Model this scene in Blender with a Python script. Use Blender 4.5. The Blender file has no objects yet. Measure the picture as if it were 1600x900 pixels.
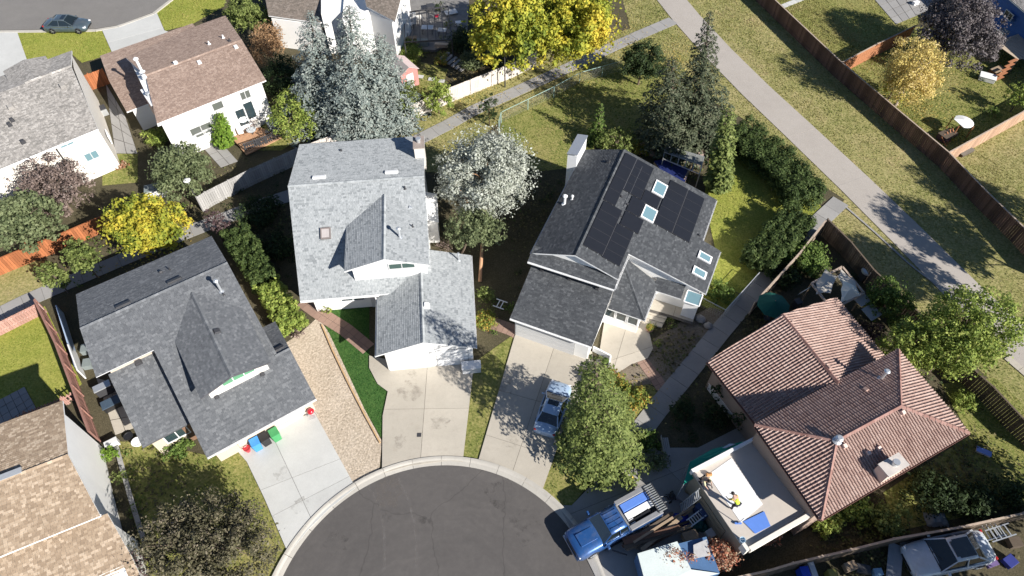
import bpy, bmesh, math, random
import numpy as np
from mathutils import Vector, Matrix

random.seed(7)
rng = np.random.default_rng(11)
sc = bpy.context.scene
COL = sc.collection

# ------------------------------------------------------------------ camera, sky, sun, exposure
CAM_H, PITCH, FPX = 44.0, 53.0, 1067.0
cd = bpy.data.cameras.new('camera')
cd.sensor_width = 36.0
cd.lens = FPX / 1600 * 36
cd.clip_start, cd.clip_end = 0.5, 3000
cam = bpy.data.objects.new('camera', cd)
COL.objects.link(cam)
cam.location = (0, 0, CAM_H)
cam.rotation_euler = (math.radians(90 - PITCH), 0, 0)
sc.camera = cam

SUN_EL, SUN_AZ = math.radians(31), math.radians(40)
sun_dir = Vector((math.cos(SUN_AZ) * math.cos(SUN_EL), -math.sin(SUN_AZ) * math.cos(SUN_EL), math.sin(SUN_EL)))
w = bpy.data.worlds.new('World'); sc.world = w; w.use_nodes = True
nt = w.node_tree
bg = nt.nodes['Background']
sk = nt.nodes.new('ShaderNodeTexSky'); sk.sky_type = 'NISHITA'; sk.sun_disc = False
sk.sun_elevation = SUN_EL
sk.sun_rotation = math.atan2(sun_dir.x, sun_dir.y)
sk.air_density = 0.7; sk.dust_density = 0.15; sk.ozone_density = 1.2; sk.altitude = 1100
nt.links.new(sk.outputs[0], bg.inputs[0])
bg.inputs[1].default_value = 0.075
sl = bpy.data.lights.new('sun', 'SUN'); sl.energy = 5.0; sl.angle = math.radians(0.53); sl.color = (1, 0.955, 0.88)
so = bpy.data.objects.new('sun', sl); COL.objects.link(so)
so.rotation_euler = sun_dir.to_track_quat('Z', 'Y').to_euler()
so.location = (40, -30, 60)
sc.view_settings.view_transform = 'Standard'
sc.view_settings.look = 'None'
sc.view_settings.exposure = 0.75
sc.view_settings.gamma = 1

# ------------------------------------------------------------------ photo -> place survey
_a = math.radians(PITCH); _s, _c = math.sin(_a), math.cos(_a)
def ray(px, py):
    v = 450 - py
    return Vector((px - 800, FPX * _c + v * _s, -FPX * _s + v * _c))
def P(px, py, z=0.0):
    d = ray(px, py); t = (z - CAM_H) / d.z
    return Vector((d.x * t, d.y * t, z))
def mpp(px, py, z=0.0):
    return (CAM_H - z) / -ray(px, py).z
def height_between(px, py, py_top):
    y0 = P(px, py).y; d = ray(px, py_top)
    return CAM_H + d.z * y0 / d.y
class Frame:
    def __init__(s, deg):
        s.a = math.radians(deg); s.c, s.s = math.cos(s.a), math.sin(s.a)
    def __call__(s, u, v, z=0.0):
        return Vector((u * s.c - v * s.s, u * s.s + v * s.c, z))
    def uv(s, p):
        return (p.x * s.c + p.y * s.s, -p.x * s.s + p.y * s.c)
    def hit(s, px, py, plane):
        # plane: (z0, u0, v0, su, sv)
        z0, u0, v0, su, sv = plane
        d = ray(px, py); du, dv = s.uv(d)
        t = (z0 - su * u0 - sv * v0 - CAM_H) / (d.z - su * du - sv * dv)
        return Vector((d.x * t, d.y * t, CAM_H + d.z * t))

# ------------------------------------------------------------------ materials
MATS = {}
def new_mat(name):
    m = bpy.data.materials.new(name); m.use_nodes = True
    n = m.node_tree.nodes; l = m.node_tree.links
    return m, n, l, n['Principled BSDF']
def _noise(n, l, pos, scale, detail=3, rough=0.6, vec=None):
    t = n.new('ShaderNodeTexNoise'); t.inputs['Scale'].default_value = scale
    t.inputs['Detail'].default_value = detail; t.inputs['Roughness'].default_value = rough
    l.new(vec or pos, t.inputs['Vector']); return t.outputs['Fac']
def _ramp(n, l, fac, stops):
    r = n.new('ShaderNodeValToRGB')
    e = r.color_ramp.elements
    e[0].position, e[0].color = stops[0][0], (*stops[0][1], 1)
    e[1].position, e[1].color = stops[-1][0], (*stops[-1][1], 1)
    for p, c in stops[1:-1]:
        k = e.new(p); k.color = (*c, 1)
    l.new(fac, r.inputs[0]); return r.outputs[0]
def _mix(n, l, fac, a, b, mode='MIX'):
    m = n.new('ShaderNodeMix'); m.data_type = 'RGBA'; m.blend_type = mode
    for s, v in ((m.inputs[0], fac), (m.inputs[6], a), (m.inputs[7], b)):
        if isinstance(v, (int, float)): s.default_value = v
        elif isinstance(v, tuple): s.default_value = (*v, 1)
        else: l.new(v, s)
    return m.outputs[2]
def _bump(n, l, bs, h, strength=0.3, dist=0.02):
    b = n.new('ShaderNodeBump'); b.inputs['Strength'].default_value = strength
    b.inputs['Distance'].default_value = dist
    l.new(h, b.inputs['Height']); l.new(b.outputs[0], bs.inputs['Normal'])
def paint(name, c, rough=0.55, var=0.12, scale=3.0, metal=0.0, coat=0.0, bump=0.0, spec=None):
    """plain surface with wear: two noise octaves modulating the base colour"""
    if name in MATS: return MATS[name]
    m, n, l, b = new_mat(name)
    g = n.new('ShaderNodeNewGeometry'); pos = g.outputs['Position']
    f = _noise(n, l, pos, scale, 5, 0.65)
    lo = tuple(x * (1 - var) for x in c); hi = tuple(min(1, x * (1 + var)) for x in c)
    col = _ramp(n, l, f, [(0.3, lo), (0.7, hi)])
    f2 = _noise(n, l, pos, scale * 9, 2)
    col = _mix(n, l, 0.35, col, _ramp(n, l, f2, [(0.25, lo), (0.75, hi)]))
    l.new(col, b.inputs['Base Color'])
    b.inputs['Roughness'].default_value = rough; b.inputs['Metallic'].default_value = metal
    if coat: b.inputs['Coat Weight'].default_value = coat; b.inputs['Coat Roughness'].default_value = 0.08
    if spec is not None: b.inputs['Specular IOR Level'].default_value = spec
    if bump: _bump(n, l, b, f2, bump, 0.01)
    MATS[name] = m; return m
def island(name, cols, rough=0.85, patch=0.35, pscale=0.5, dirt=None, trans=0.0, sat_noise=0.0):
    """each loose piece (shingle, tile, leaf) takes its own tone; broad patches drift over it"""
    if name in MATS: return MATS[name]
    m, n, l, b = new_mat(name)
    g = n.new('ShaderNodeNewGeometry')
    k = len(cols)
    stops = [(i / (k - 1), c) for i, c in enumerate(cols)]
    mx = n.new('ShaderNodeMath'); mx.operation = 'MULTIPLY_ADD'
    f = _noise(n, l, g.outputs['Position'], pscale, 3)
    # fac = rand*(1-patch) + (noise-.5)*2*patch ... kept inside 0..1 by the ramp
    a1 = n.new('ShaderNodeMath'); a1.operation = 'MULTIPLY'; a1.inputs[1].default_value = 1 - patch
    l.new(g.outputs['Random Per Island'], a1.inputs[0])
    mx.inputs[1].default_value = patch * 2.2; l.new(f, mx.inputs[0])
    l.new(a1.outputs[0], mx.inputs[2])
    s1 = n.new('ShaderNodeMath'); s1.operation = 'SUBTRACT'; s1.inputs[1].default_value = patch * 0.6
    l.new(mx.outputs[0], s1.inputs[0])
    col = _ramp(n, l, s1.outputs[0], stops)
    if dirt:
        f3 = _noise(n, l, g.outputs['Position'], 9.0, 4)
        col = _mix(n, l, _ramp(n, l, f3, [(0.35, (0, 0, 0)), (0.75, (dirt, dirt, dirt))]), col, tuple(x * 0.45 for x in cols[0]))
    l.new(col, b.inputs['Base Color'])
    b.inputs['Roughness'].default_value = rough
    b.inputs['Specular IOR Level'].default_value = 0.25
    if trans:
        tr = n.new('ShaderNodeBsdfTranslucent'); l.new(col, tr.inputs[0])
        ms = n.new('ShaderNodeMixShader'); ms.inputs[0].default_value = trans
        out = n['Material Output']
        l.new(b.outputs[0], ms.inputs[1]); l.new(tr.outputs[0], ms.inputs[2]); l.new(ms.outputs[0], out.inputs[0])
    MATS[name] = m; return m
def ground_mat(name, cols, s1=0.12, s2=1.3, s3=14.0, bump=0.5, dist=0.04, rough=0.95, streak=None):
    if name in MATS: return MATS[name]
    m, n, l, b = new_mat(name)
    g = n.new('ShaderNodeNewGeometry'); pos = g.outputs['Position']
    f1 = _noise(n, l, pos, s1, 3); f2 = _noise(n, l, pos, s2, 4); f3 = _noise(n, l, pos, s3, 3, 0.7)
    k = len(cols)
    base = _ramp(n, l, f1, [(0.3 + 0.4 * i / (k - 1), c) for i, c in enumerate(cols)])
    mid = _ramp(n, l, f2, [(0.3 + 0.4 * i / (k - 1), c) for i, c in enumerate(cols)])
    fin = _ramp(n, l, f3, [(0.32, tuple(x * 0.45 for x in cols[0])), (0.5, cols[k // 2]), (0.68, tuple(min(1, x * 1.5) for x in cols[-1]))])
    col = _mix(n, l, 0.45, base, mid); col = _mix(n, l, 0.42, col, fin)
    l.new(col, b.inputs['Base Color']); b.inputs['Roughness'].default_value = rough
    b.inputs['Specular IOR Level'].default_value = 0.15
    if bump: _bump(n, l, b, f3, bump, dist)
    MATS[name] = m; return m
def slab_mat(name, c, stain=(0.25, 0.22, 0.18), samt=0.35, rough=0.9):
    if name in MATS: return MATS[name]
    m, n, l, b = new_mat(name)
    g = n.new('ShaderNodeNewGeometry'); pos = g.outputs['Position']
    f1 = _noise(n, l, pos, 0.35, 5, 0.7); f2 = _noise(n, l, pos, 2.2, 5, 0.7); f3 = _noise(n, l, pos, 30, 2)
    col = _ramp(n, l, f1, [(0.3, tuple(x * 0.88 for x in c)), (0.7, tuple(x * 1.06 for x in c))])
    st = _ramp(n, l, f2, [(0.52, (0, 0, 0)), (0.8, (samt,) * 3)])
    col = _mix(n, l, st, col, stain)
    col = _mix(n, l, 0.18, col, _ramp(n, l, f3, [(0.3, tuple(x * 0.6 for x in c)), (0.7, tuple(min(1, x * 1.3) for x in c))]))
    oi = n.new('ShaderNodeObjectInfo')
    tone = _ramp(n, l, oi.outputs['Random'], [(0.0, (0.86, 0.86, 0.86)), (1.0, (1.0, 1.0, 1.0))])
    col = _mix(n, l, 1.0, col, tone, 'MULTIPLY')
    l.new(col, b.inputs['Base Color']); b.inputs['Roughness'].default_value = rough
    b.inputs['Specular IOR Level'].default_value = 0.2
    _bump(n, l, b, f3, 0.25, 0.01)
    MATS[name] = m; return m
def glass(name='window_glass', c=(0.03, 0.05, 0.06), rough=0.06):
    if name in MATS: return MATS[name]
    m, n, l, b = new_mat(name)
    b.inputs['Base Color'].default_value = (*c, 1); b.inputs['Roughness'].default_value = rough
    b.inputs['Specular IOR Level'].default_value = 0.9
    b.inputs['Coat Weight'].default_value = 0.6; b.inputs['Coat Roughness'].default_value = 0.03
    MATS[name] = m; return m

# ------------------------------------------------------------------ object plumbing
def props(o, label=None, cat=None, group=None, kind=None):
    if label: o['label'] = label
    if cat: o['category'] = cat
    if group: o['group'] = group
    if kind: o['kind'] = kind
    return o
def thing(name, label, cat, loc=(0, 0, 0), rotz=0.0, group=None, kind=None, scale=1.0):
    o = bpy.data.objects.new(name, None); COL.objects.link(o)
    o.empty_display_size = 0.3
    o.location = loc; o.rotation_euler = (0, 0, rotz); o.scale = (scale,) * 3
    return props(o, label, cat, group, kind)
def root_loc(parent):
    l = Vector((0, 0, 0)); p = parent
    while p is not None:
        l += p.location; p = p.parent
    return l
class MB:
    """collects shapes, then links them as one mesh object"""
    def __init__(s): s.v = []; s.f = []; s.mi = []
    def add(s, vs, fs, mi=0):
        k = len(s.v); s.v += [tuple(x) for x in vs]
        s.f += [tuple(i + k for i in f) for f in fs]; s.mi += [mi] * len(fs); return s
    def box(s, c, d, rz=0.0, mi=0, taper=1.0, M=None):
        x, y, z = d[0] / 2, d[1] / 2, d[2] / 2
        vs = [Vector((sx * x * (taper if sz > 0 else 1), sy * y * (taper if sz > 0 else 1), sz * z)) for sz in (-1, 1) for sx, sy in ((-1, -1), (1, -1), (1, 1), (-1, 1))]
        R = M if M is not None else Matrix.Rotation(rz, 3, 'Z')
        vs = [R @ v + Vector(c) for v in vs]
        return s.add(vs, [(3, 2, 1, 0), (4, 5, 6, 7), (0, 1, 5, 4), (1, 2, 6, 5), (2, 3, 7, 6), (3, 0, 4, 7)], mi)
    def prism(s, pts, z0, z1, mi=0):
        n = len(pts); vs = [(p[0], p[1], z0) for p in pts] + [(p[0], p[1], z1) for p in pts]
        fs = [tuple(range(n - 1, -1, -1)), tuple(range(n, 2 * n))] + [(i, (i + 1) % n, n + (i + 1) % n, n + i) for i in range(n)]
        return s.add(vs, fs, mi)
    def slab(s, pts, off, mi=0):
        """polygon of 3-D points thickened by vector off"""
        n = len(pts); off = Vector(off); vs = [Vector(p) for p in pts] + [Vector(p) + off for p in pts]
        fs = [tuple(range(n)), tuple(range(2 * n - 1, n - 1, -1))] + [(i, n + i, n + (i + 1) % n, (i + 1) % n) for i in range(n)]
        return s.add(vs, fs, mi)
    def tube(s, a, b, r0, r1=None, n=8, mi=0):
        a, b = Vector(a), Vector(b); r1 = r0 if r1 is None else r1
        d = (b - a).normalized(); x = d.orthogonal().normalized(); y = d.cross(x)
        vs = []
        for p, r in ((a, r0), (b, r1)):
            vs += [p + x * (math.cos(t) * r) + y * (math.sin(t) * r) for t in (2 * math.pi * i / n for i in range(n))]
        fs = [(i, (i + 1) % n, n + (i + 1) % n, n + i) for i in range(n)] + [tuple(range(n - 1, -1, -1)), tuple(range(n, 2 * n))]
        return s.add(vs, fs, mi)
    def bar(s, a, b, wd, h, mi=0):
        a, b = Vector(a), Vector(b); d = b - a; L = d.length
        if L < 1e-5: return s
        x = d.normalized(); up = Vector((0, 0, 1))
        if abs(x.z) > 0.95: up = Vector((1, 0, 0))
        y = up.cross(x).normalized(); z = x.cross(y)
        M = Matrix((x, y, z)).transposed()
        return s.box((a + b) / 2, (L, wd, h), M=M, mi=mi)
    def lathe(s, prof, c=(0, 0, 0), n=16, mi=0, M=None):
        vs = []
        for r, z in prof:
            for i in range(n):
                t = 2 * math.pi * i / n; p = Vector((r * math.cos(t), r * math.sin(t), z))
                vs.append((M @ p if M else p) + Vector(c))
        fs = [(j * n + i, j * n + (i + 1) % n, (j + 1) * n + (i + 1) % n, (j + 1) * n + i) for j in range(len(prof) - 1) for i in range(n)]
        fs += [tuple(range(n - 1, -1, -1)), tuple((len(prof) - 1) * n + i for i in range(n))]
        return s.add(vs, fs, mi)
    def loft(s, rings, mi=0, cap=True):
        n = len(rings[0]); vs = [p for r in rings for p in r]
        fs = [(j * n + i, j * n + (i + 1) % n, (j + 1) * n + (i + 1) % n, (j + 1) * n + i) for j in range(len(rings) - 1) for i in range(n)]
        if cap: fs += [tuple(range(n - 1, -1, -1)), tuple((len(rings) - 1) * n + i for i in range(n))]
        return s.add(vs, fs, mi)
    def build(s, name, mat, parent=None, label=None, cat=None, group=None, kind=None, local=False, smooth=False, bevel=0.0, loc=None):
        me = bpy.data.meshes.new(name)
        off = Vector((0, 0, 0))
        if parent is not None and not local: off = root_loc(parent)
        if loc is not None: off = Vector(loc)
        me.from_pydata([(x - off.x, y - off.y, z - off.z) for x, y, z in s.v], [], s.f)
        for m in (mat if isinstance(mat, (list, tuple)) else [mat]): me.materials.append(m)
        if any(s.mi): me.polygons.foreach_set('material_index', s.mi)
        me.validate()
        bm = bmesh.new(); bm.from_mesh(me); bmesh.ops.recalc_face_normals(bm, faces=bm.faces); bm.to_mesh(me); bm.free()
        if smooth: me.polygons.foreach_set('use_smooth', [True] * len(me.polygons))
        o = bpy.data.objects.new(name, me); COL.objects.link(o)
        if loc is not None: o.location = loc
        o.parent = parent
        if bevel:
            b = o.modifiers.new('bevel', 'BEVEL'); b.width = bevel; b.segments = 2; b.limit_method = 'ANGLE'; b.angle_limit = math.radians(40)
        return props(o, label, cat, group, kind)
def np_mesh(name, V, F, mat, parent=None, kind=None, smooth=False, off=None):
    """V (n,3) array, F (m,4) or (m,3) array"""
    me = bpy.data.meshes.new(name)
    V = np.asarray(V, dtype=np.float32).copy(); F = np.asarray(F, dtype=np.int32)
    if off is not None: V -= np.array(off, dtype=np.float32)
    k = F.shape[1]
    me.vertices.add(len(V)); me.vertices.foreach_set('co', V.ravel())
    me.loops.add(F.size); me.loops.foreach_set('vertex_index', F.ravel())
    me.polygons.add(len(F)); me.polygons.foreach_set('loop_start', np.arange(0, F.size, k, dtype=np.int32))
    me.polygons.foreach_set('loop_total', np.full(len(F), k, dtype=np.int32))
    if smooth: me.polygons.foreach_set('use_smooth', np.ones(len(F), dtype=bool))
    me.materials.append(mat); me.update(calc_edges=True)
    o = bpy.data.objects.new(name, me); COL.objects.link(o); o.parent = parent
    if kind: o['kind'] = kind
    return o
def copy_tree(o, parent=None):
    c = o.copy(); COL.objects.link(c)
    if parent is not None: c.parent = parent
    for ch in list(o.children): copy_tree(ch, c)
    return c

# ------------------------------------------------------------------ shared palettes
WHITE = paint('white_siding', (0.84, 0.83, 0.81), 0.6, 0.05, 0.8)
TRIM = paint('white_trim', (0.8, 0.8, 0.8), 0.45, 0.04)
CREAM = paint('cream_stucco', (0.72, 0.68, 0.62), 0.85, 0.06, 1.2, bump=0.3)
BEIGE = paint('beige_siding', (0.55, 0.47, 0.38), 0.75, 0.08, 1.2)
GREYW = paint('pale_grey_siding', (0.6, 0.6, 0.6), 0.7, 0.06)
DARKTRIM = paint('dark_trim', (0.05, 0.05, 0.055), 0.5)
GALV = paint('galvanised_metal', (0.62, 0.64, 0.66), 0.35, 0.1, 6, metal=0.6)
BLACKP = paint('black_plastic', (0.02, 0.02, 0.022), 0.45)
RUBBER = paint('rubber', (0.018, 0.018, 0.018), 0.8)
GLASS = glass()
GLASSB = glass('skylight_glass', (0.16, 0.27, 0.31), 0.08)
WOOD = paint('weathered_wood', (0.34, 0.25, 0.17), 0.85, 0.25, 5)
REDWOOD = paint('red_cedar', (0.36, 0.15, 0.07), 0.85, 0.2, 4)
FELT = paint('roof_deck', (0.06, 0.06, 0.065), 0.9)
SH_M = island('pale_grey_shingle', [(0.21, 0.225, 0.235), (0.325, 0.343, 0.352), (0.355, 0.373, 0.382), (0.378, 0.396, 0.405), (0.42, 0.436, 0.445)], 0.9, 0.12, 0.5, 0.15)
SH_D = island('charcoal_shingle', [(0.11, 0.116, 0.126), (0.14, 0.147, 0.158), (0.165, 0.172, 0.183), (0.235, 0.243, 0.255)], 0.9, 0.25, 0.8, 0.2)
SH_S = island('dark_slate_shingle', [(0.055, 0.059, 0.066), (0.075, 0.08, 0.088), (0.09, 0.096, 0.104), (0.145, 0.151, 0.16)], 0.9, 0.2, 0.8, 0.2)
SH_1 = island('weathered_grey_shingle', [(0.20, 0.192, 0.178), (0.32, 0.30, 0.28), (0.40, 0.375, 0.35), (0.55, 0.52, 0.485)], 0.92, 0.25, 0.6, 0.3)
SH_2 = island('brown_shingle', [(0.23, 0.165, 0.135), (0.29, 0.213, 0.175), (0.335, 0.25, 0.205), (0.41, 0.315, 0.265)], 0.92, 0.2, 0.5, 0.2)
SH_B = island('tan_shingle', [(0.27, 0.20, 0.14), (0.34, 0.255, 0.18), (0.39, 0.30, 0.215), (0.56, 0.45, 0.34)], 0.92, 0.1, 0.5, 0.2)
SH_3 = island('taupe_shingle', [(0.14, 0.12, 0.1), (0.2, 0.17, 0.145), (0.24, 0.2, 0.17), (0.3, 0.26, 0.23)], 0.92, 0.2, 0.5, 0.2)
TILE = island('clay_tile', [(0.30, 0.195, 0.165), (0.39, 0.27, 0.23), (0.44, 0.315, 0.27), (0.51, 0.385, 0.335)], 0.8, 0.35, 0.3, 0.3)

def boards(name, c, var=0.3):
    k = [tuple(x * f for x in c) for f in (1 - var, 1 - var * .3, 1 + var * .3, 1 + var)]
    return island(name, k, 0.85, 0.15, 1.5, 0.25)
# ------------------------------------------------------------------ roofs
def _plane(pts):
    n = Vector((0, 0, 0)); k = len(pts)
    for i in range(k):
        a, b = pts[i], pts[(i + 1) % k]
        n += Vector(((a.y - b.y) * (a.z + b.z), (a.z - b.z) * (a.x + b.x), (a.x - b.x) * (a.y + b.y)))
    n.normalize()
    if n.z < 0: n = -n
    return n, sum(pts, Vector((0, 0, 0))) / k
def _clip(bm, pts, n):
    cen = sum(pts, Vector((0, 0, 0))) / len(pts)
    for i in range(len(pts)):
        a, b = pts[i], pts[(i + 1) % len(pts)]
        nn = (b - a).cross(n)
        if nn.length < 1e-6: continue
        nn.normalize()
        if (cen - a).dot(nn) > 0: nn = -nn
        bmesh.ops.bisect_plane(bm, geom=bm.verts[:] + bm.edges[:] + bm.faces[:], plane_co=a, plane_no=nn, clear_outer=True, dist=1e-5)
def covering(pts, mat, kind, parent, lift=0.012):
    """rows of real shingles or barrel tiles laid on a convex roof plane, cut to its outline"""
    n, cen = _plane(pts)
    if n.z > 0.9995: down = Vector((0, -1, 0))
    else:
        down = Vector((n.x, n.y, 0)); down = (down - n * down.dot(n)).normalized()
    al = n.cross(down).normalized()
    A = [p.dot(al) for p in pts]; D = [p.dot(down) for p in pts]
    a0, a1, d0, d1 = min(A), max(A), min(D), max(D)
    off = n.dot(cen)
    V = []; F = []
    if kind == 'shingle':
        w_, h_ = 0.21, 0.142
        for r in range(int(math.floor(d0 / h_)), int(math.ceil(d1 / h_)) + 1):
            sh = (r * 0.41) % 1 * w_
            x = math.floor(a0 / w_) * w_ - sh
            while x < a1:
                ww = w_ * random.choice((0.6, 1, 1, 1.35))
                th = 0.014 + random.random() * 0.012
                da, db = r * h_, (r + 1) * h_ + 0.004
                k = len(V)
                for (aa, dd, zz) in ((x, da, 0.0), (x + ww - 0.008, da, 0.0), (x + ww - 0.008, db, th), (x, db, th), (x, db, -0.005), (x + ww - 0.008, db, -0.005)):
                    V.append(al * aa + down * dd + n * (off + lift + zz))
                F += [(k, k + 1, k + 2, k + 3), (k + 3, k + 2, k + 5, k + 4)]
                x += ww
    else:
        w_, h_ = 0.20, 0.33
        prof = [(0, -0.01), (0.08, 0.045), (0.27, 0.07), (0.46, 0.045), (0.54, -0.01), (0.98, -0.015)]
        for r in range(int(math.floor(d0 / h_)), int(math.ceil(d1 / h_)) + 1):
            x = math.floor(a0 / w_) * w_
            while x < a1:
                k = len(V); j = random.uniform(-0.006, 0.006)
                da, db = r * h_, (r + 1) * h_ + 0.01
                m_ = len(prof)
                for dd, zz in ((da, 0.0), (db, 0.04 + j), (db, -0.01)):
                    for (pa, pz) in prof: V.append(al * (x + pa * w_) + down * dd + n * (off + lift + (pz if zz >= 0 else 0) + zz))
                for i in range(m_ - 1):
                    F += [(k + i, k + i + 1, k + m_ + i + 1, k + m_ + i), (k + m_ + i, k + m_ + i + 1, k + 2 * m_ + i + 1, k + 2 * m_ + i)]
                x += w_
    me = bpy.data.meshes.new('covering'); me.from_pydata(V, [], F)
    bm = bmesh.new(); bm.from_mesh(me)
    # drop what lies wholly outside first, so the cut stays quick
    _clip(bm, pts, n)
    ol = root_loc(parent)
    bmesh.ops.translate(bm, verts=bm.verts[:], vec=-ol)
    bm.to_mesh(me); bm.free()
    me.materials.append(mat)
    o = bpy.data.objects.new('shingles' if kind == 'shingle' else 'tiles', me); COL.objects.link(o); o.parent = parent
    o['kind'] = 'stuff'
    return o
def roof(house, pts, mat, kind='shingle', fascia=None, th=0.11, name='roof_slope'):
    pts = [Vector(p) for p in pts]
    n, cen = _plane(pts)
    pts = [Vector((p.x, p.y, cen.z - (n.x * (p.x - cen.x) + n.y * (p.y - cen.y)) / n.z)) for p in pts]
    o = MB().slab(pts, (0, 0, -th)).build(name, fascia or TRIM, house)
    n, cen = _plane(pts)
    MB().slab([p + Vector((0, 0, 0.004)) + (cen - p).normalized() * 0.03 for p in pts], (0, 0, -0.02)).build('underlay', FELT, o)
    # convex outlines only: fit the plane through the corners
    covering(pts, mat, kind, o)
    return o
def caps(house, a, b, mat, w_=0.26, name='ridge_cap', step=0.28, h_=0.05):
    a, b = Vector(a), Vector(b); L = (b - a).length; k = max(1, int(L / step)); m = MB()
    for i in range(k):
        p = a.lerp(b, i / k); q = a.lerp(b, (i + 1) / k)
        d = (q - p).normalized(); side = Vector((-d.y, d.x, 0)).normalized(); up = Vector((0, 0, 1))
        j = random.uniform(0, 0.01)
        r = [[p - side * w_ / 2 - up * w_ * 0.12, p + up * (h_ + j), p + side * w_ / 2 - up * w_ * 0.12],
             [q - side * w_ / 2 - up * w_ * 0.12 + up * 0.02, q + up * (h_ + j + 0.025), q + side * w_ / 2 - up * w_ * 0.12 + up * 0.02]]
        m.add(r[0] + r[1], [(0, 1, 4, 3), (1, 2, 5, 4), (3, 4, 5), (0, 2, 1)])
    o = m.build(name, mat, house); o['kind'] = 'stuff'; return o
def gutter(house, a, b, mat=None, drop=0.05):
    a, b = Vector(a), Vector(b)
    d = (b - a).normalized(); out = Vector((d.y, -d.x, 0)).normalized()
    m = MB()
    m.bar(a + out * 0.04 - Vector((0, 0, drop + 0.08)), b + out * 0.04 - Vector((0, 0, drop + 0.08)), 0.075, 0.015)
    m.bar(a + out * 0.08 - Vector((0, 0, drop + 0.04)), b + out * 0.08 - Vector((0, 0, drop + 0.04)), 0.014, 0.08)
    m.bar(a + out * 0.005 - Vector((0, 0, drop + 0.04)), b + out * 0.005 - Vector((0, 0, drop + 0.04)), 0.01, 0.08)
    return m.build('gutter', mat or TRIM, house)
def body(house, F, fp, mat, base=0.0, name='wall'):
    """closed walls over a footprint of (u, v, top z)"""
    n = len(fp)
    lo = [F(u, v, base) for u, v, z in fp]; hi = [F(u, v, z) for u, v, z in fp]
    m = MB(); m.add(lo + hi, [tuple(range(n, 2 * n))] + [(i, (i + 1) % n, n + (i + 1) % n, n + i) for i in range(n)])
    return m.build(name, mat, house)
def wall_local(F, u, v, z, ang):
    """origin on a wall and unit vectors along it and out of it; ang = direction of the outward normal in frame degrees"""
    a = F.a + math.radians(ang); out = Vector((math.cos(a), math.sin(a), 0)); al = Vector((-out.y, out.x, 0))
    return F(u, v, z), al, out
def window(house, F, u, v, z, ang, w_, h_, panes=2, frame=None, gl=None, name='window', fr=0.07):
    o, al, out = wall_local(F, u, v, z, ang); up = Vector((0, 0, 1))
    m = MB(); t = 0.06
    def bx(c, w2, h2, d2=0.07): m.slab([c - al * w2 / 2 - up * h2 / 2, c + al * w2 / 2 - up * h2 / 2, c + al * w2 / 2 + up * h2 / 2, c - al * w2 / 2 + up * h2 / 2], out * d2)
    bx(o + up * (h_ / 2), w_ + fr, fr); bx(o - up * (h_ / 2), w_ + fr, fr)
    bx(o - al * (w_ / 2), fr, h_ - fr); bx(o + al * (w_ / 2), fr, h_ - fr)
    for i in range(1, panes): bx(o - al * (w_ / 2) + al * (w_ * i / panes), fr * 0.8, h_ - fr, 0.06)
    f = m.build(name, frame or TRIM, house)
    for i in range(panes):
        c = o - al * (w_ / 2) + al * (w_ * (i + 0.5) / panes)
        pw = w_ / panes - fr
        MB().slab([c - al * pw / 2 - up * (h_ - fr) / 2, c + al * pw / 2 - up * (h_ - fr) / 2, c + al * pw / 2 + up * (h_ - fr) / 2, c - al * pw / 2 + up * (h_ - fr) / 2], out * 0.03).build('pane', gl or GLASS, f)
    return f
def door(house, F, u, v, ang, w_=0.9, h_=2.05, mat=None, z=0.0, name='door'):
    o, al, out = wall_local(F, u, v, z + h_ / 2, ang); up = Vector((0, 0, 1))
    m = MB(); m.slab([o - al * w_ / 2 - up * h_ / 2, o + al * w_ / 2 - up * h_ / 2, o + al * w_ / 2 + up * h_ / 2, o - al * w_ / 2 + up * h_ / 2], out * 0.05)
    d = m.build(name, mat or TRIM, house)
    MB().tube(o + al * (w_ * 0.38) + out * 0.05, o + al * (w_ * 0.38) + out * 0.12, 0.03).build('handle', GALV, d)
    return d
def garage_door(house, F, u, v, ang, w_, h_=2.15, rows=4, mat=None):
    o, al, out = wall_local(F, u, v, 0, ang); up = Vector((0, 0, 1))
    m = MB(); m.slab([o - al * w_ / 2, o + al * w_ / 2, o + al * w_ / 2 + up * h_, o - al * w_ / 2 + up * h_], out * 0.015)
    d = m.build('garage_door', DARKTRIM, house)
    for r in range(rows):
        z0, z1 = h_ * r / rows + 0.02, h_ * (r + 1) / rows - 0.02
        MB().slab([o - al * (w_ / 2 - 0.02) + up * z0, o + al * (w_ / 2 - 0.02) + up * z0, o + al * (w_ / 2 - 0.02) + up * z1, o - al * (w_ / 2 - 0.02) + up * z1], out * 0.045).build('panel', mat or TRIM, d)
    return d
def on_plane_box(house, name, c, al, dn, w_, l_, h_, mat, taper=1.0, bevel=0.01):
    n = al.cross(dn).normalized()
    if n.z < 0: n = -n
    M = Matrix((al.normalized(), dn.normalized(), n)).transposed()
    m = MB(); m.box(Vector(c) + n * (h_ / 2), (w_, l_, h_), M=M, taper=taper)
    return m.build(name, mat, house, bevel=bevel)
def roof_vent(house, F, px, py, plane, mat=None, s=0.32, h=0.16):
    c = F.hit(px, py, plane); z0, u0, v0, su, sv = plane
    al = (F(1, 0, su) - F(0, 0, 0)).normalized(); dn = (F(0, 1, sv) - F(0, 0, 0)).normalized()
    o = on_plane_box(house, 'roof_vent', c, al, dn, s, s, 0.03, mat or DARKTRIM)
    on_plane_box(o, 'hood', c + Vector((0, 0, 0.03)), al, dn, s * 0.8, s * 0.8, h, mat or DARKTRIM, 0.85)
    return o
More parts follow.
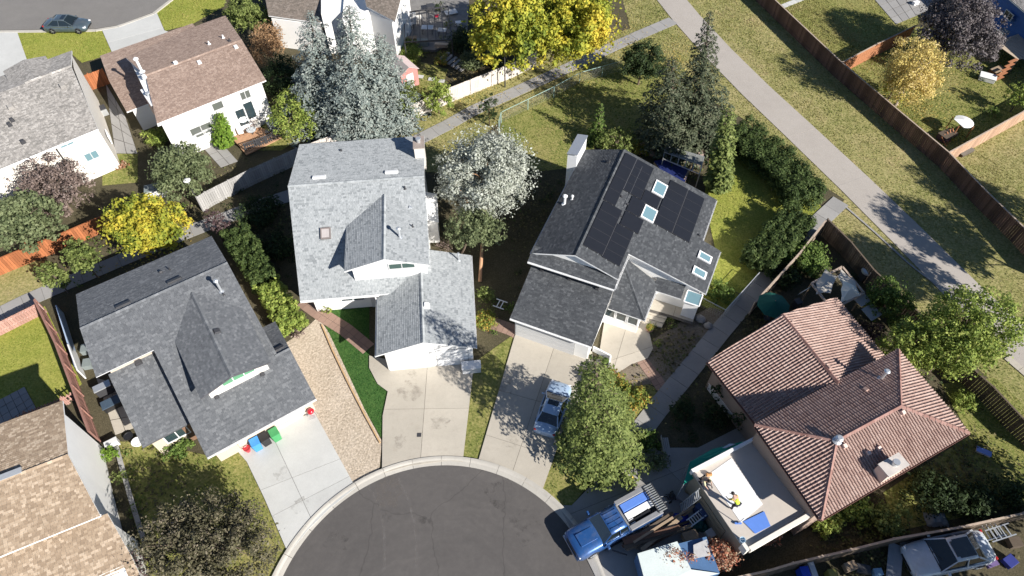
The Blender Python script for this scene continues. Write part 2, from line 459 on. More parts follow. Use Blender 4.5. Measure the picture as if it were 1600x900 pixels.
def pipe(house, c, h=0.5, r=0.05, mat=None, cap=False, name='vent_pipe'):
    m = MB(); c = Vector(c); m.tube(c - Vector((0, 0, 0.1)), c + Vector((0, 0, h)), r, n=10)
    m.lathe([(r * 2.4, 0.0), (r * 1.1, 0.06)], c, 10)
    if cap: m.lathe([(r * 1.9, h - 0.02), (r * 2.0, h + 0.05), (r * 1.2, h + 0.14)], c, 12)
    return m.build(name, mat or GALV, house, smooth=False)
def skylight(house, F, u0, u1, v0, v1, plane, frame=None, gl=None, h=0.14):
    z0, pu, pv, su, sv = plane
    Z = lambda u, v: z0 + su * (u - pu) + sv * (v - pv)
    q = [F(u, v, Z(u, v)) for u, v in ((u0, v0), (u1, v0), (u1, v1), (u0, v1))]
    n, cen = _plane(q)
    m = MB(); fr = 0.09
    ins = lambda k: [p + ((cen - p)) * k for p in q]
    inner = ins(fr * 2 / min((q[1] - q[0]).length, (q[2] - q[1]).length))
    for i in range(4):
        j = (i + 1) % 4; m.slab([q[i], q[j], inner[j], inner[i]], n * h)
    o = m.build('skylight', frame or GALV, house)
    MB().slab([p + n * (h - 0.05) for p in inner], n * 0.03).build('pane', gl or GLASSB, o)
    return o
def chimney(house, F, u0, u1, v0, v1, z0, z1, mat, topmat=None, name='chimney'):
    m = MB(); m.prism([F(u0, v0), F(u1, v0), F(u1, v1), F(u0, v1)], z0, z1)
    o = m.build(name, mat, house)
    c = MB(); e = 0.06
    c.prism([F(u0 - e, v0 - e), F(u1 + e, v0 - e), F(u1 + e, v1 + e), F(u0 - e, v1 + e)], z1 + 0.001, z1 + 0.08)
    c.build('cap', topmat or mat, o)
    cc = F((u0 + u1) / 2, (v0 + v1) / 2, z1 + 0.08)
    MB().lathe([(0.16, 0), (0.15, 0.3), (0.22, 0.32), (0.2, 0.4)], cc, 12).build('flue', GALV, o)
    return o

# ------------------------------------------------------------------ ground sheets
HARD = []     # outlines where no grass grows
LAWNS = []
def poly_world(px, z=0.0): return [P(x, y, z) for x, y in px]
LEVEL = [0.0]
def sheet(name, px, mat, z, world=False, kind='structure', hard=False, parent=None):
    pts = px if world else poly_world(px, z)
    pts = [Vector((p[0], p[1], z)) for p in pts]
    bm = bmesh.new(); vs = [bm.verts.new(p) for p in pts]; f = bm.faces.new(vs)
    if f.normal.z < 0: f.normal_flip()
    bmesh.ops.triangulate(bm, faces=[f])
    me = bpy.data.meshes.new(name)
    bm.normal_update()
    for f in bm.faces:
        if f.normal.z < 0: f.normal_flip()
    bm.to_mesh(me); bm.free(); me.materials.append(mat)
    o = bpy.data.objects.new(name, me); COL.objects.link(o); o.parent = parent
    if kind: o['kind'] = kind
    if hard: HARD.append([(p.x, p.y) for p in pts])
    return o
def halfplane(poly, a, n, off):
    """part of a 2-D polygon where (p-a).n >= off"""
    out = []
    for i in range(len(poly)):
        p, q = poly[i], poly[(i + 1) % len(poly)]
        dp = (p[0] - a[0]) * n[0] + (p[1] - a[1]) * n[1] - off; dq = (q[0] - a[0]) * n[0] + (q[1] - a[1]) * n[1] - off
        if dp >= 0: out.append(p)
        if (dp >= 0) != (dq >= 0):
            t = dp / (dp - dq); out.append((p[0] + (q[0] - p[0]) * t, p[1] + (q[1] - p[1]) * t))
    return out
def drive(name, px, cuts, mat, z=0.05, hard=True, part='slab'):
    """concrete drive: a dark joint bed, and each poured slab a piece of its own; cuts = pairs of photo points"""
    base = sheet(name, px, JOINT, z - 0.03, hard=hard)
    polys = [[(p.x, p.y) for p in poly_world(px)]]
    for a, b in cuts:
        A, B = P(*a), P(*b); d = (B - A).normalized(); n = (-d.y, d.x)
        nxt = []
        for q in polys:
            for sgn in (1, -1):
                r = halfplane(q, (A.x, A.y), (n[0] * sgn, n[1] * sgn), 0.012)
                if len(r) >= 3: nxt.append(r)
        polys = nxt
    for q in polys:
        bm = bmesh.new(); vs = [bm.verts.new((x, y, z)) for x, y in q]
        try: f = bm.faces.new(vs)
        except ValueError: bm.free(); continue
        ar = f.calc_area()
        if ar < 0.05: bm.free(); continue
        r = bmesh.ops.extrude_face_region(bm, geom=[f])
        bmesh.ops.translate(bm, verts=[g for g in r['geom'] if isinstance(g, bmesh.types.BMVert)], vec=(0, 0, -0.028))
        bmesh.ops.recalc_face_normals(bm, faces=bm.faces)
        me = bpy.data.meshes.new(part); bm.to_mesh(me); bm.free(); me.materials.append(mat)
        o = bpy.data.objects.new(part, me); COL.objects.link(o); o.parent = base
    return base
def walk(name, px, width, mat, slab_len=1.5, z=0.045, jointed=True, across=1, part='slab', start=0.0, hard=True, gap=0.012):
    """path along a centre line; every slab a piece"""
    c = [P(*p) for p in px]
    seg = [(c[i + 1] - c[i]).length for i in range(len(c) - 1)]; L = sum(seg)
    def at(s):
        for i, g in enumerate(seg):
            if s <= g or i == len(seg) - 1:
                return c[i].lerp(c[i + 1], s / g), (c[i + 1] - c[i]).normalized()
            s -= g
    def edge(s, o_):
        # smoothed normal so neighbouring slabs stay joined at bends
        p, d = at(max(0, min(L, s))); _, d1 = at(max(0, s - 0.6)); _, d2 = at(min(L, s + 0.6)); dd = (d1 + d2).normalized()
        return p + Vector((-dd.y, dd.x, 0)) * o_
    n = max(1, int(round(L / slab_len)))
    h = width / 2
    outl = [edge(L * i / n, h) for i in range(n + 1)] + [edge(L * i / n, -h) for i in range(n, -1, -1)]
    base = sheet(name, outl, JOINT, z - 0.03, world=True, hard=hard)
    for i in range(n):
        for k in range(across):
            o0 = -h + width * k / across + gap * (k > 0); o1 = -h + width * (k + 1) / across - gap * (k < across - 1)
            s0, s1 = L * i / n + gap, L * (i + 1) / n - gap
            q = [edge(s0, o0), edge(s1, o0), edge(s1, o1), edge(s0, o1)]
            dz = random.uniform(-0.006, 0.006)
            MB().prism(q, z - 0.028, z + dz).build(part, mat, base)
    return base

# ------------------------------------------------------------------ fences
def fence(label, px, h, plank_mat, post_mat, zt=None, base=True, group=None, name='fence', style='v', bay=2.4, pw=0.19, cat='fence', cap=True, gap=0.016, posts=True):
    """px: photo points of the fence foot (base=True) or of its top edge"""
    pts = [P(x, y, 0 if base else h) for x, y in px]
    pts = [Vector((p.x, p.y, 0)) for p in pts]
    root = thing(name, label, cat, pts[0], group=group)
    for i in range(len(pts) - 1):
        a, b = pts[i], pts[i + 1]; L = (b - a).length; n = max(1, int(round(L / bay))); d = (b - a).normalized(); s = Vector((-d.y, d.x, 0))
        for k in range(n):
            p, q = a.lerp(b, k / n), a.lerp(b, (k + 1) / n); W = (q - p).length
            pm = MB()
            if style == 'v':
                m = max(1, int(W / pw)); ww = W / m
                for j in range(m):
                    o = p + d * (ww * (j + 0.5)) + s * random.uniform(-0.004, 0.004)
                    pm.box(o + Vector((0, 0, (h - 0.06) / 2 - 0.02 + random.uniform(-0.02, 0.012))), (ww - gap, 0.022, h), rz=math.atan2(d.y, d.x))
            elif style == 'picket':
                m = max(1, int(W / 0.2)); ww = W / m
                for j in range(m):
                    o = p + d * (ww * (j + 0.5)); pm.box(o + Vector((0, 0, h / 2)), (0.09, 0.022, h - 0.1), rz=math.atan2(d.y, d.x))
            elif style == 'wire':
                for j in range(int(W / 0.16) + 1):
                    o = p + d * (j * 0.16)
                    pm.bar(o + Vector((0, 0, 0.05)), o + d * 0.5 + Vector((0, 0, h - 0.03)), 0.006, 0.006)
                    pm.bar(o + Vector((0, 0, h - 0.03)), o + d * 0.5 + Vector((0, 0, 0.05)), 0.006, 0.006)
            pm.build('panel', plank_mat, root)
            if posts:
                (MB().tube(p, p + Vector((0, 0, h)), 0.035, n=8) if style == 'wire' else MB().box(p + Vector((0, 0, h / 2 + 0.02)) + s * 0.05, (0.09, 0.09, h + 0.04), rz=math.atan2(d.y, d.x))).build('post', post_mat, root)
        if style == 'wire':
            MB().tube(a + Vector((0, 0, h)), b + Vector((0, 0, h)), 0.025, n=8).build('rail', post_mat, root)
        else:
            for zz in (0.35, h - 0.3): MB().bar(a + s * 0.035 + Vector((0, 0, zz)), b + s * 0.035 + Vector((0, 0, zz)), 0.04, 0.09).build('rail', post_mat, root)
            if cap: MB().bar(a + Vector((0, 0, h + 0.005)), b + Vector((0, 0, h + 0.005)), 0.13, 0.035).build('cap_board', post_mat, root)
    MB().box(pts[-1] + Vector((0, 0, h / 2 + 0.02)), (0.09, 0.09, h + 0.04)).build('post', post_mat, root)
    return root

# ------------------------------------------------------------------ vegetation
def quads(cen, nrm, size, asp=1.6):
    """leaf quads: centres (n,3), normals (n,3), sizes (n,)"""
    n = len(cen); nrm = nrm / (np.linalg.norm(nrm, axis=1, keepdims=True) + 1e-9)
    r = rng.normal(size=(n, 3)); t = np.cross(nrm, r); t /= np.linalg.norm(t, axis=1, keepdims=True) + 1e-9
    b = np.cross(nrm, t)
    s = size[:, None]
    V = np.stack([cen - t * s * asp / 2, cen + b * s * 0.5 + nrm * s * 0.12, cen + t * s * asp / 2, cen - b * s * 0.5 + nrm * s * 0.12], axis=1)
    return V.reshape(-1, 3), np.arange(4 * n).reshape(-1, 4)
def leafy(name, V, F, mat, root):
    return np_mesh(name, V, F, mat, root, 'stuff', off=root_loc(root))
def cloud(clumps, per, size, up=0.5, spread=1.0):
    C = []; N = []; S = []
    for c, r in clumps:
        k = max(10, int(per * 4.6 * (r ** 2)))
        d = rng.normal(size=(k, 3)); d /= np.linalg.norm(d, axis=1, keepdims=True)
        rad = r * (0.35 + 0.65 * rng.random((k, 1)) ** 0.6) * np.array([1, 1, 0.8])
        C.append(np.array(c) + d * rad); N.append(d * 1.1 + rng.normal(size=(k, 3)) * 0.4 + np.array([0, 0, up])); S.append(size * 0.72 * (0.45 + 1.15 * rng.random(k) ** 1.5))
    return quads(np.concatenate(C), np.concatenate(N), np.concatenate(S))
def trunk_mesh(root, base, top, r, limbs, mat):
    m = MB(); base, top = Vector(base), Vector(top)
    prev = base; k = 4
    for i in range(k):
        t = (i + 1) / k; q = base.lerp(top, t) + Vector((random.uniform(-.06, .06), random.uniform(-.06, .06), 0)) * (i < k - 1)
        m.tube(prev, q, r * (1 - 0.7 * i / k), r * (1 - 0.7 * (i + 1) / k), n=8); prev = q
    t_ = m.build('trunk', mat, root)
    b = MB()
    for L in limbs:
        t = random.uniform(0.35, 0.9); p = base.lerp(top, t); q = Vector(L)
        mid = p.lerp(q, 0.5) + Vector((0, 0, 0.15 * (q - p).length))
        b.tube(p, mid, r * 0.35, r * 0.22, n=6); b.tube(mid, q, r * 0.22, r * 0.06, n=6)
    if limbs: b.build('limbs', mat, root, kind='stuff')
BARK = paint('bark', (0.16, 0.12, 0.09), 0.95, 0.3, 8, bump=0.6)
BARKL = paint('pale_bark', (0.36, 0.3, 0.24), 0.95, 0.25, 8, bump=0.6)
BARKO = paint('orange_brown_bark', (0.42, 0.24, 0.14), 0.95, 0.25, 8, bump=0.6)
def tree(label, px, py, zc, rx, ry, rz, mat, n=42, leaf=0.2, dens=60, name='tree', group=None, bark=None, base=None, crown_k=0.34, cat='tree', hollow=0.0, flat=0.0, limb_n=9):
    """px,py photo centre of the crown, whose middle is zc m up; rx, ry half sizes in photo pixels (across, up); rz half height in m"""
    c = P(px, py, zc); sc_ = mpp(px, py, zc)
    RX = rx * sc_
    # what is seen vertically is a mix of depth and height
    el = math.atan2(-ray(px, py).z, ray(px, py).y)
    app = ry * sc_
    d2 = max((app ** 2 - (rz * math.cos(el)) ** 2), (0.45 * app) ** 2) ** 0.5 / max(0.35, math.sin(el))
    RY = min(max(d2, 0.5 * RX), 1.6 * RX) if not flat else RX * flat
    bp = P(*base) if base else Vector((c.x, c.y, 0))
    root = thing(name, label, cat, bp, group=group)
    R = (RX + RY) / 2; clumps = []
    big = cat == 'tree'
    n2 = int(n * (2.3 if big else 1.5)); lobes = [(Vector((random.gauss(0, 1), random.gauss(0, 1), random.gauss(0, .6))).normalized(), random.uniform(-.34, .22)) for _ in range(11)]
    for i in range(n2):
        t = (i + 0.5) / n2; zz = 1 - 1.7 * t; rr = math.sqrt(max(0, 1 - min(1, zz * zz))); ph = i * 2.39996 + random.uniform(-.4, .4)
        d = Vector((rr * math.cos(ph), rr * math.sin(ph), zz))
        f = 1.0 + sum(a * max(0, d.dot(l)) ** 5 for l, a in lobes)
        k = f * random.choice((random.uniform(0.45, 0.7), random.uniform(0.72, 0.98), random.uniform(0.72, 0.98))) 
        cr = R * crown_k * (random.uniform(0.38, 0.85) if big else random.uniform(0.5, 1.0)) * (1.15 - 0.35 * k)
        clumps.append(((c.x + RX * k * d.x, c.y + RY * k * d.y, c.z + rz * k * zz), cr))
    for i in range(n // 3):
        clumps.append(((c.x + RX * random.uniform(-.4, .4), c.y + RY * random.uniform(-.4, .4), c.z + rz * random.uniform(-.5, .3)), R * crown_k * .8))
    V, F = cloud(clumps, dens, leaf)
    # stray sprigs
    k = int(len(F) * 0.03); th = rng.random(k) * 6.283; zz = rng.random(k) * 1.7 - 0.7; rr = np.sqrt(np.clip(1 - zz * zz, 0, 1))
    sp = np.stack([c.x + RX * rr * np.cos(th) * 0.96, c.y + RY * rr * np.sin(th) * 0.96, c.z + rz * zz], 1) + rng.normal(size=(k, 3)) * 0.05 * R
    V2, F2 = quads(sp, rng.normal(size=(k, 3)) + np.array([0, 0, .6]), np.full(k, leaf * 0.72) * (0.5 + rng.random(k)))
    keep = np.ones(len(F), bool)
    zmin = 0.05
    V[:, 2] = np.maximum(V[:, 2], zmin); V2[:, 2] = np.maximum(V2[:, 2], zmin)
    V = np.concatenate([V, V2]); F = np.concatenate([F, F2 + len(V) - len(V2)])
    leafy('crown', V, F, mat, root)
    if c.z > 1.0:
        limbs = [Vector(cl[0]) for cl in random.sample(clumps, min(limb_n, len(clumps)))]
        trunk_mesh(root, bp, (c.x, c.y, c.z + rz * 0.3), max(0.05, min(0.16, R * 0.05)), limbs, bark or BARK)
    else:
        m = MB()
        for cl in random.sample(clumps, min(6, len(clumps))): m.tube(bp, Vector(cl[0]), 0.03, 0.012, n=5)
        m.build('stems', bark or BARK, root, kind='stuff')
    return root
def shrub(label, px, py, r, mat, h=1.0, leaf=0.12, dens=110, n=14, name='shrub', group=None, ry=None, **kw):
    return tree(label, px, py, h * 0.5, r, ry or r * 0.85, h * 0.55, mat, n=n, leaf=leaf, dens=dens, name=name, group=group, cat=kw.pop('cat', 'shrub'), crown_k=kw.pop('crown_k', 0.42), **kw)
def spruce(label, bx, by, ty, R, mat, name='spruce_tree', group=None, levels=30, dens=1.0, droop=0.35, leaf=0.24, bark=None, lo=0.05, ragged=0.25, power=0.85, topx=None):
    b = P(bx, by); H = height_between(bx, by, ty)
    root = thing(name, label, 'tree', b, group=group)
    C = []; N = []; S = []
    lean = 0.0
    if topx is not None: lean = (P(topx, ty, H).x - b.x) / H
    bm = MB()
    for i in range(levels):
        t = i / levels; z = H * (lo + (1 - lo) * t)
        r = R * (1 - t) ** power * random.uniform(1 - ragged, 1.08) + 0.12
        nb = max(4, int(6 + 5 * (1 - t)))
        for j in range(nb):
            ph = 2 * math.pi * (j + random.random() * 0.6) / nb + i * 0.7; rr = r * random.uniform(0.7, 1.1)
            dx, dy = math.cos(ph), math.sin(ph)
            k = max(3, int(rr / 0.16 * dens))
            s = rng.random(k) ** 0.55
            zz = z + 0.28 * rr * s * 0.4 - droop * rr * s * s
            w_ = 0.24 * rr * (0.3 + np.sin(s * 3.0)) * 0.85
            side = rng.normal(size=k) * w_ * 0.6
            C.append(np.stack([b.x + lean * z + dx * rr * s - dy * side, b.y + dy * rr * s + dx * side, zz + rng.normal(size=k) * 0.09 - np.abs(side) * 0.35], 1))
            N.append(np.stack([dx * 0.5 + rng.normal(size=k) * .35, dy * 0.5 + rng.normal(size=k) * .35, 0.9 + rng.normal(size=k) * .25], 1))
            S.append(leaf * (0.6 + 0.7 * rng.random(k)) * (0.6 + 0.5 * (1 - t)))
            if j % 2 == 0: bm.tube((b.x + lean * z, b.y, z), (b.x + lean * z + dx * rr * 0.85, b.y + dy * rr * 0.85, z + 0.11 * rr - droop * rr * .7), 0.03, 0.008, n=4)
    V, F = quads(np.concatenate(C), np.concatenate(N), np.concatenate(S), 2.0)
    V[:, 2] = np.maximum(V[:, 2], 0.05)
    leafy('crown', V, F, mat, root)
    bm.build('branches', bark or BARK, root, kind='stuff')
    MB().tube(b, b + Vector((lean * H * 0.97, 0, H * 0.97)), 0.07 * R, 0.03, n=8).build('trunk', bark or BARK, root)
    return root
def hedge(label, px, width, h, mat, leaf=0.12, dens=190, name='hedge', group=None, wob=0.15, z=None):
    c = [P(x, y, h * 0.6) for x, y in px]
    root = thing(name, label, 'hedge', (c[0].x, c[0].y, 0), group=group)
    clumps = []
    for i in range(len(c) - 1):
        a, b = c[i], c[i + 1]; L = (b - a).length; n = max(3, int(L / (width * 0.15))); d = (b - a).normalized(); s = Vector((-d.y, d.x, 0))
        for k in range(n):
            for o in (-0.36, -0.12, 0.12, 0.36):
                for zz in (0.35, 0.8):
                    q = a.lerp(b, (k + random.random()) / n) + s * (o * width + random.uniform(-wob, wob))
                    clumps.append(((q.x, q.y, h * zz + random.uniform(-.22, .18)), width * random.uniform(0.12, 0.2)))
    V, F = cloud(clumps, dens, leaf, up=0.7)
    V[:, 2] = np.maximum(V[:, 2], 0.04)
    leafy('foliage', V, F, mat, root)
    m = MB()
    for cl in clumps[::24]: m.tube((cl[0][0], cl[0][1], 0), cl[0], 0.03, 0.015, n=5)
    m.build('stems', BARK, root, kind='stuff')
    return root
def LM(name, cols, patch=0.3, ps=0.6, trans=0.25): return island('leaf_' + name, cols, 0.7, patch, ps, None, trans)
L_GOLD = LM('gold', [(0.07, 0.11, 0.02), (0.19, 0.24, 0.035), (0.38, 0.37, 0.045), (0.62, 0.49, 0.06), (0.72, 0.5, 0.08)], 0.7, 0.4)
L_YELGREEN = LM('yellow_green', [(0.05, 0.08, 0.015), (0.17, 0.22, 0.03), (0.40, 0.40, 0.05), (0.62, 0.50, 0.06), (0.74, 0.52, 0.08)], 0.7, 0.3)
L_AMBER = LM('amber', [(0.07, 0.08, 0.02), (0.30, 0.26, 0.04), (0.56, 0.40, 0.05), (0.65, 0.42, 0.07)], 0.5, 0.3)
L_PALEGOLD = LM('pale_gold', [(0.35, 0.27, 0.12), (0.6, 0.48, 0.14), (0.66, 0.52, 0.2), (0.5, 0.42, 0.28)], 0.4, 0.4)
L_GREEN = LM('green', [(0.035, 0.065, 0.014), (0.08, 0.135, 0.027), (0.14, 0.205, 0.045), (0.22, 0.28, 0.08)])
L_OLIVE = LM('olive', [(0.05, 0.075, 0.02), (0.12, 0.155, 0.04), (0.20, 0.245, 0.07), (0.31, 0.34, 0.12)])
L_LIME = LM('lime', [(0.08, 0.13, 0.025), (0.19, 0.26, 0.05), (0.30, 0.36, 0.08), (0.43, 0.45, 0.12)])
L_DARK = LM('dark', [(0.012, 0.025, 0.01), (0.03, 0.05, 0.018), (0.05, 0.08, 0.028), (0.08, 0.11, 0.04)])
L_SAGE = LM('sage', [(0.06, 0.08, 0.035), (0.12, 0.15, 0.07), (0.18, 0.21, 0.10), (0.26, 0.29, 0.16)])
L_BLUE = LM('blue_spruce', [(0.10, 0.13, 0.125), (0.18, 0.215, 0.20), (0.26, 0.295, 0.27), (0.36, 0.385, 0.35)], 0.2, 0.8, 0.1)
L_SILVER = LM('silver', [(0.17, 0.19, 0.15), (0.32, 0.34, 0.28), (0.44, 0.46, 0.40), (0.57, 0.58, 0.52)], 0.25, 0.5, 0.15)
L_PINE = LM('pine', [(0.025, 0.035, 0.02), (0.055, 0.07, 0.038), (0.09, 0.105, 0.06), (0.15, 0.155, 0.10)], 0.2, 0.8, 0.1)
L_PURPLE = LM('purple', [(0.035, 0.018, 0.022), (0.075, 0.045, 0.05), (0.12, 0.085, 0.085), (0.19, 0.14, 0.13)], 0.25, 0.6, 0.1)
L_PLUM = LM('plum_grey', [(0.05, 0.035, 0.04), (0.10, 0.085, 0.09), (0.16, 0.14, 0.14), (0.24, 0.22, 0.21)], 0.25, 0.6, 0.1)
L_MAUVE = LM('mauve_brown', [(0.07, 0.05, 0.04), (0.15, 0.11, 0.095), (0.23, 0.175, 0.155), (0.33, 0.26, 0.23)], 0.25, 0.6, 0.1)
L_MIXED = LM('crab', [(0.035, 0.035, 0.02), (0.08, 0.075, 0.04), (0.14, 0.125, 0.075), (0.22, 0.18, 0.14)], 0.3, 0.5, 0.1)
L_ORANGE = LM('orange', [(0.12, 0.08, 0.04), (0.28, 0.17, 0.09), (0.42, 0.26, 0.14), (0.5, 0.36, 0.22)], 0.3, 0.7)
L_REDV = LM('red_vine', [(0.14, 0.04, 0.025), (0.33, 0.10, 0.06), (0.45, 0.20, 0.12), (0.55, 0.40, 0.28), (0.12, 0.16, 0.05)], 0.3, 1.5)
L_FLOWER = LM('flower_bed', [(0.06, 0.10, 0.02), (0.14, 0.2, 0.035), (0.24, 0.29, 0.06), (0.42, 0.28, 0.05), (0.45, 0.16, 0.10)], 0.35, 1.2)
L_CEDAR = LM('cedar', [(0.06, 0.12, 0.015), (0.12, 0.21, 0.025), (0.19, 0.30, 0.04), (0.25, 0.36, 0.06)], 0.2, 1.0)

JOINT = paint('joint_filler', (0.1, 0.09, 0.08), 0.95, 0.2, 4)
CONC_W = slab_mat('pale_concrete', (0.56, 0.56, 0.54), (0.42, 0.42, 0.4), 0.25)
CONC_B = slab_mat('beige_concrete', (0.50, 0.455, 0.385), (0.33, 0.28, 0.23), 0.4)
CONC_G = slab_mat('grey_concrete', (0.34, 0.33, 0.32), (0.22, 0.21, 0.2), 0.4)
CONC_K = slab_mat('kerb_concrete', (0.52, 0.49, 0.44), (0.3, 0.27, 0.24), 0.45)
ASPHALT0 = ground_mat('asphalt_plain', [(0.08, 0.072, 0.069), (0.10, 0.09, 0.086), (0.135, 0.12, 0.114)], 0.16, 0.9, 45, 0.3, 0.006, 0.9)
PATHASPH = ground_mat('path_asphalt', [(0.34, 0.305, 0.275), (0.39, 0.355, 0.32), (0.44, 0.40, 0.365)], 0.2, 1.2, 40, 0.3, 0.006, 0.9)
G_PARK = ground_mat('park_grass', [(0.13, 0.16, 0.045), (0.20, 0.21, 0.065), (0.29, 0.265, 0.11), (0.40, 0.32, 0.18)], 0.11, 0.8, 5, 0.3)
G_YARD = ground_mat('yard_grass', [(0.09, 0.14, 0.03), (0.16, 0.19, 0.045), (0.24, 0.23, 0.075), (0.34, 0.27, 0.13)], 0.16, 1.0, 6, 0.3)
G_LUSH = ground_mat('lush_grass', [(0.025, 0.07, 0.018), (0.045, 0.11, 0.026), (0.09, 0.15, 0.04)], 0.4, 2, 10)
G_BRIGHT = ground_mat('bright_grass', [(0.16, 0.21, 0.03), (0.26, 0.28, 0.055), (0.34, 0.31, 0.09)], 0.25, 1.5, 8)
SHADE_SOIL = ground_mat('shade_soil', [(0.055, 0.05, 0.03), (0.085, 0.075, 0.045), (0.12, 0.10, 0.065)], 0.3, 2.0, 12)  # bare earth, toned dark to stand in for shade between the houses
BARE = ground_mat('bare_earth', [(0.16, 0.13, 0.10), (0.20, 0.165, 0.125), (0.26, 0.22, 0.17)], 0.3, 1.6, 12)
SAND = ground_mat('sandy_dirt', [(0.37, 0.30, 0.225), (0.48, 0.40, 0.31), (0.57, 0.49, 0.40)], 0.35, 1.6, 7, 0.8, 0.06)
PAVER = slab_mat('brick_paver', (0.36, 0.24, 0.19), (0.2, 0.14, 0.11), 0.3)

def turning_asphalt(cx, cy):
    m, n, l, b = new_mat('asphalt')
    g = n.new('ShaderNodeNewGeometry'); pos = g.outputs['Position']
    sub_ = n.new('ShaderNodeVectorMath'); sub_.operation = 'SUBTRACT'; l.new(pos, sub_.inputs[0]); sub_.inputs[1].default_value = (cx, cy, 0)
    wob = _noise(n, l, pos, 0.25, 2); ln = n.new('ShaderNodeVectorMath'); ln.operation = 'LENGTH'; l.new(sub_.outputs[0], ln.inputs[0])
    ad = n.new('ShaderNodeMath'); ad.operation = 'MULTIPLY_ADD'; ad.inputs[1].default_value = 4.0; l.new(wob, ad.inputs[0]); l.new(ln.outputs['Value'], ad.inputs[2])
    sep = n.new('ShaderNodeSeparateXYZ'); l.new(sub_.outputs[0], sep.inputs[0])
    at2 = n.new('ShaderNodeMath'); at2.operation = 'ARCTAN2'; l.new(sep.outputs[1], at2.inputs[0]); l.new(sep.outputs[0], at2.inputs[1])
    cmb = n.new('ShaderNodeCombineXYZ'); l.new(ad.outputs[0], cmb.inputs[0]); l.new(at2.outputs[0], cmb.inputs[1])
    f1 = _noise(n, l, pos, 1.1, 5, 0.65, vec=cmb.outputs[0])
    f2 = _noise(n, l, pos, 0.22, 5, 0.7); f3 = _noise(n, l, pos, 3.0, 5, 0.7); f4 = _noise(n, l, pos, 60, 2)
    c0, c1, c2 = (0.064, 0.057, 0.054), (0.09, 0.08, 0.075), (0.14, 0.125, 0.116)
    a = _ramp(n, l, f1, [(0.3, c0), (0.5, c1), (0.72, c2)]); d = _ramp(n, l, f2, [(0.3, c0), (0.5, c1), (0.75, c2)]); e = _ramp(n, l, f3, [(0.28, c0), (0.5, c1), (0.75, c2)])
    col = _mix(n, l, 0.5, a, d); col = _mix(n, l, 0.3, col, e); col = _mix(n, l, 0.2, col, _ramp(n, l, f4, [(0.3, (0.05,) * 3), (0.7, (0.17,) * 3)]))
    vo = n.new('ShaderNodeTexVoronoi'); vo.feature = 'DISTANCE_TO_EDGE'; vo.inputs['Scale'].default_value = 0.16
    wv = n.new('ShaderNodeVectorMath'); wv.operation = 'ADD'; nz = n.new('ShaderNodeTexNoise'); nz.inputs['Scale'].default_value = 0.9; l.new(pos, nz.inputs['Vector']); l.new(nz.outputs['Color'], wv.inputs[0]); l.new(pos, wv.inputs[1]); l.new(wv.outputs[0], vo.inputs['Vector'])
    cr = _ramp(n, l, vo.outputs['Distance'], [(0.0, (0.55, 0.55, 0.55)), (0.006, (0, 0, 0))])
    col = _mix(n, l, cr, col, (0.04, 0.036, 0.034))
    l.new(col, b.inputs['Base Color']); b.inputs['Roughness'].default_value = 0.88; _bump(n, l, b, f4, 0.3, 0.006)
    return m
def stain_mat(name, c, lo=0.45, hi=0.7, scale=1.6):
    m, n, l, b = new_mat(name); b.inputs['Base Color'].default_value = (*c, 1); b.inputs['Roughness'].default_value = 0.95
    g = n.new('ShaderNodeNewGeometry'); f = _noise(n, l, g.outputs['Position'], scale, 6, 0.75)
    tr = n.new('ShaderNodeBsdfTransparent'); mx = n.new('ShaderNodeMixShader'); out = n['Material Output']
    l.new(_ramp(n, l, f, [(lo, (0, 0, 0)), (hi, (0.75, 0.75, 0.75))]), mx.inputs[0]); l.new(tr.outputs[0], mx.inputs[1]); l.new(b.outputs[0], mx.inputs[2]); l.new(mx.outputs[0], out.inputs[0])
    return m
def undergrowth(name, px, mat, dens=1.2, r=(0.18, 0.42), h=0.5, leaf=0.11, per=70):
    pts = [(p.x, p.y) for p in poly_world(px)]; a = np.array(pts); x0, y0 = a.min(0); x1, y1 = a.max(0)
    n = int((x1 - x0) * (y1 - y0) * dens); X = rng.uniform(x0, x1, n); Y = rng.uniform(y0, y1, n); k = inside(pts, X, Y)
    for h_ in HARD: k &= ~inside(h_, X, Y)
    cl = [((x, y, random.uniform(0.02, h * .7)), random.uniform(*r)) for x, y in zip(X[k], Y[k])]
    if not cl: return
    V, F = cloud(cl, per, leaf, up=0.8); V[:, 2] = np.maximum(V[:, 2], 0.01)
    return np_mesh(name, V, F, mat, None, 'stuff')
def inside(poly, X, Y):
    r = np.zeros(len(X), bool); n = len(poly)
    for i in range(n):
        x0, y0 = poly[i]; x1, y1 = poly[(i + 1) % n]
        if y0 == y1: continue
        c = ((y0 > Y) != (y1 > Y)) & (X < (x1 - x0) * (Y - y0) / (y1 - y0) + x0)
        r ^= c
    return r

L_HEDGE = LM('hedge', [(0.018, 0.035, 0.012), (0.045, 0.075, 0.02), (0.08, 0.115, 0.032), (0.14, 0.18, 0.06)])
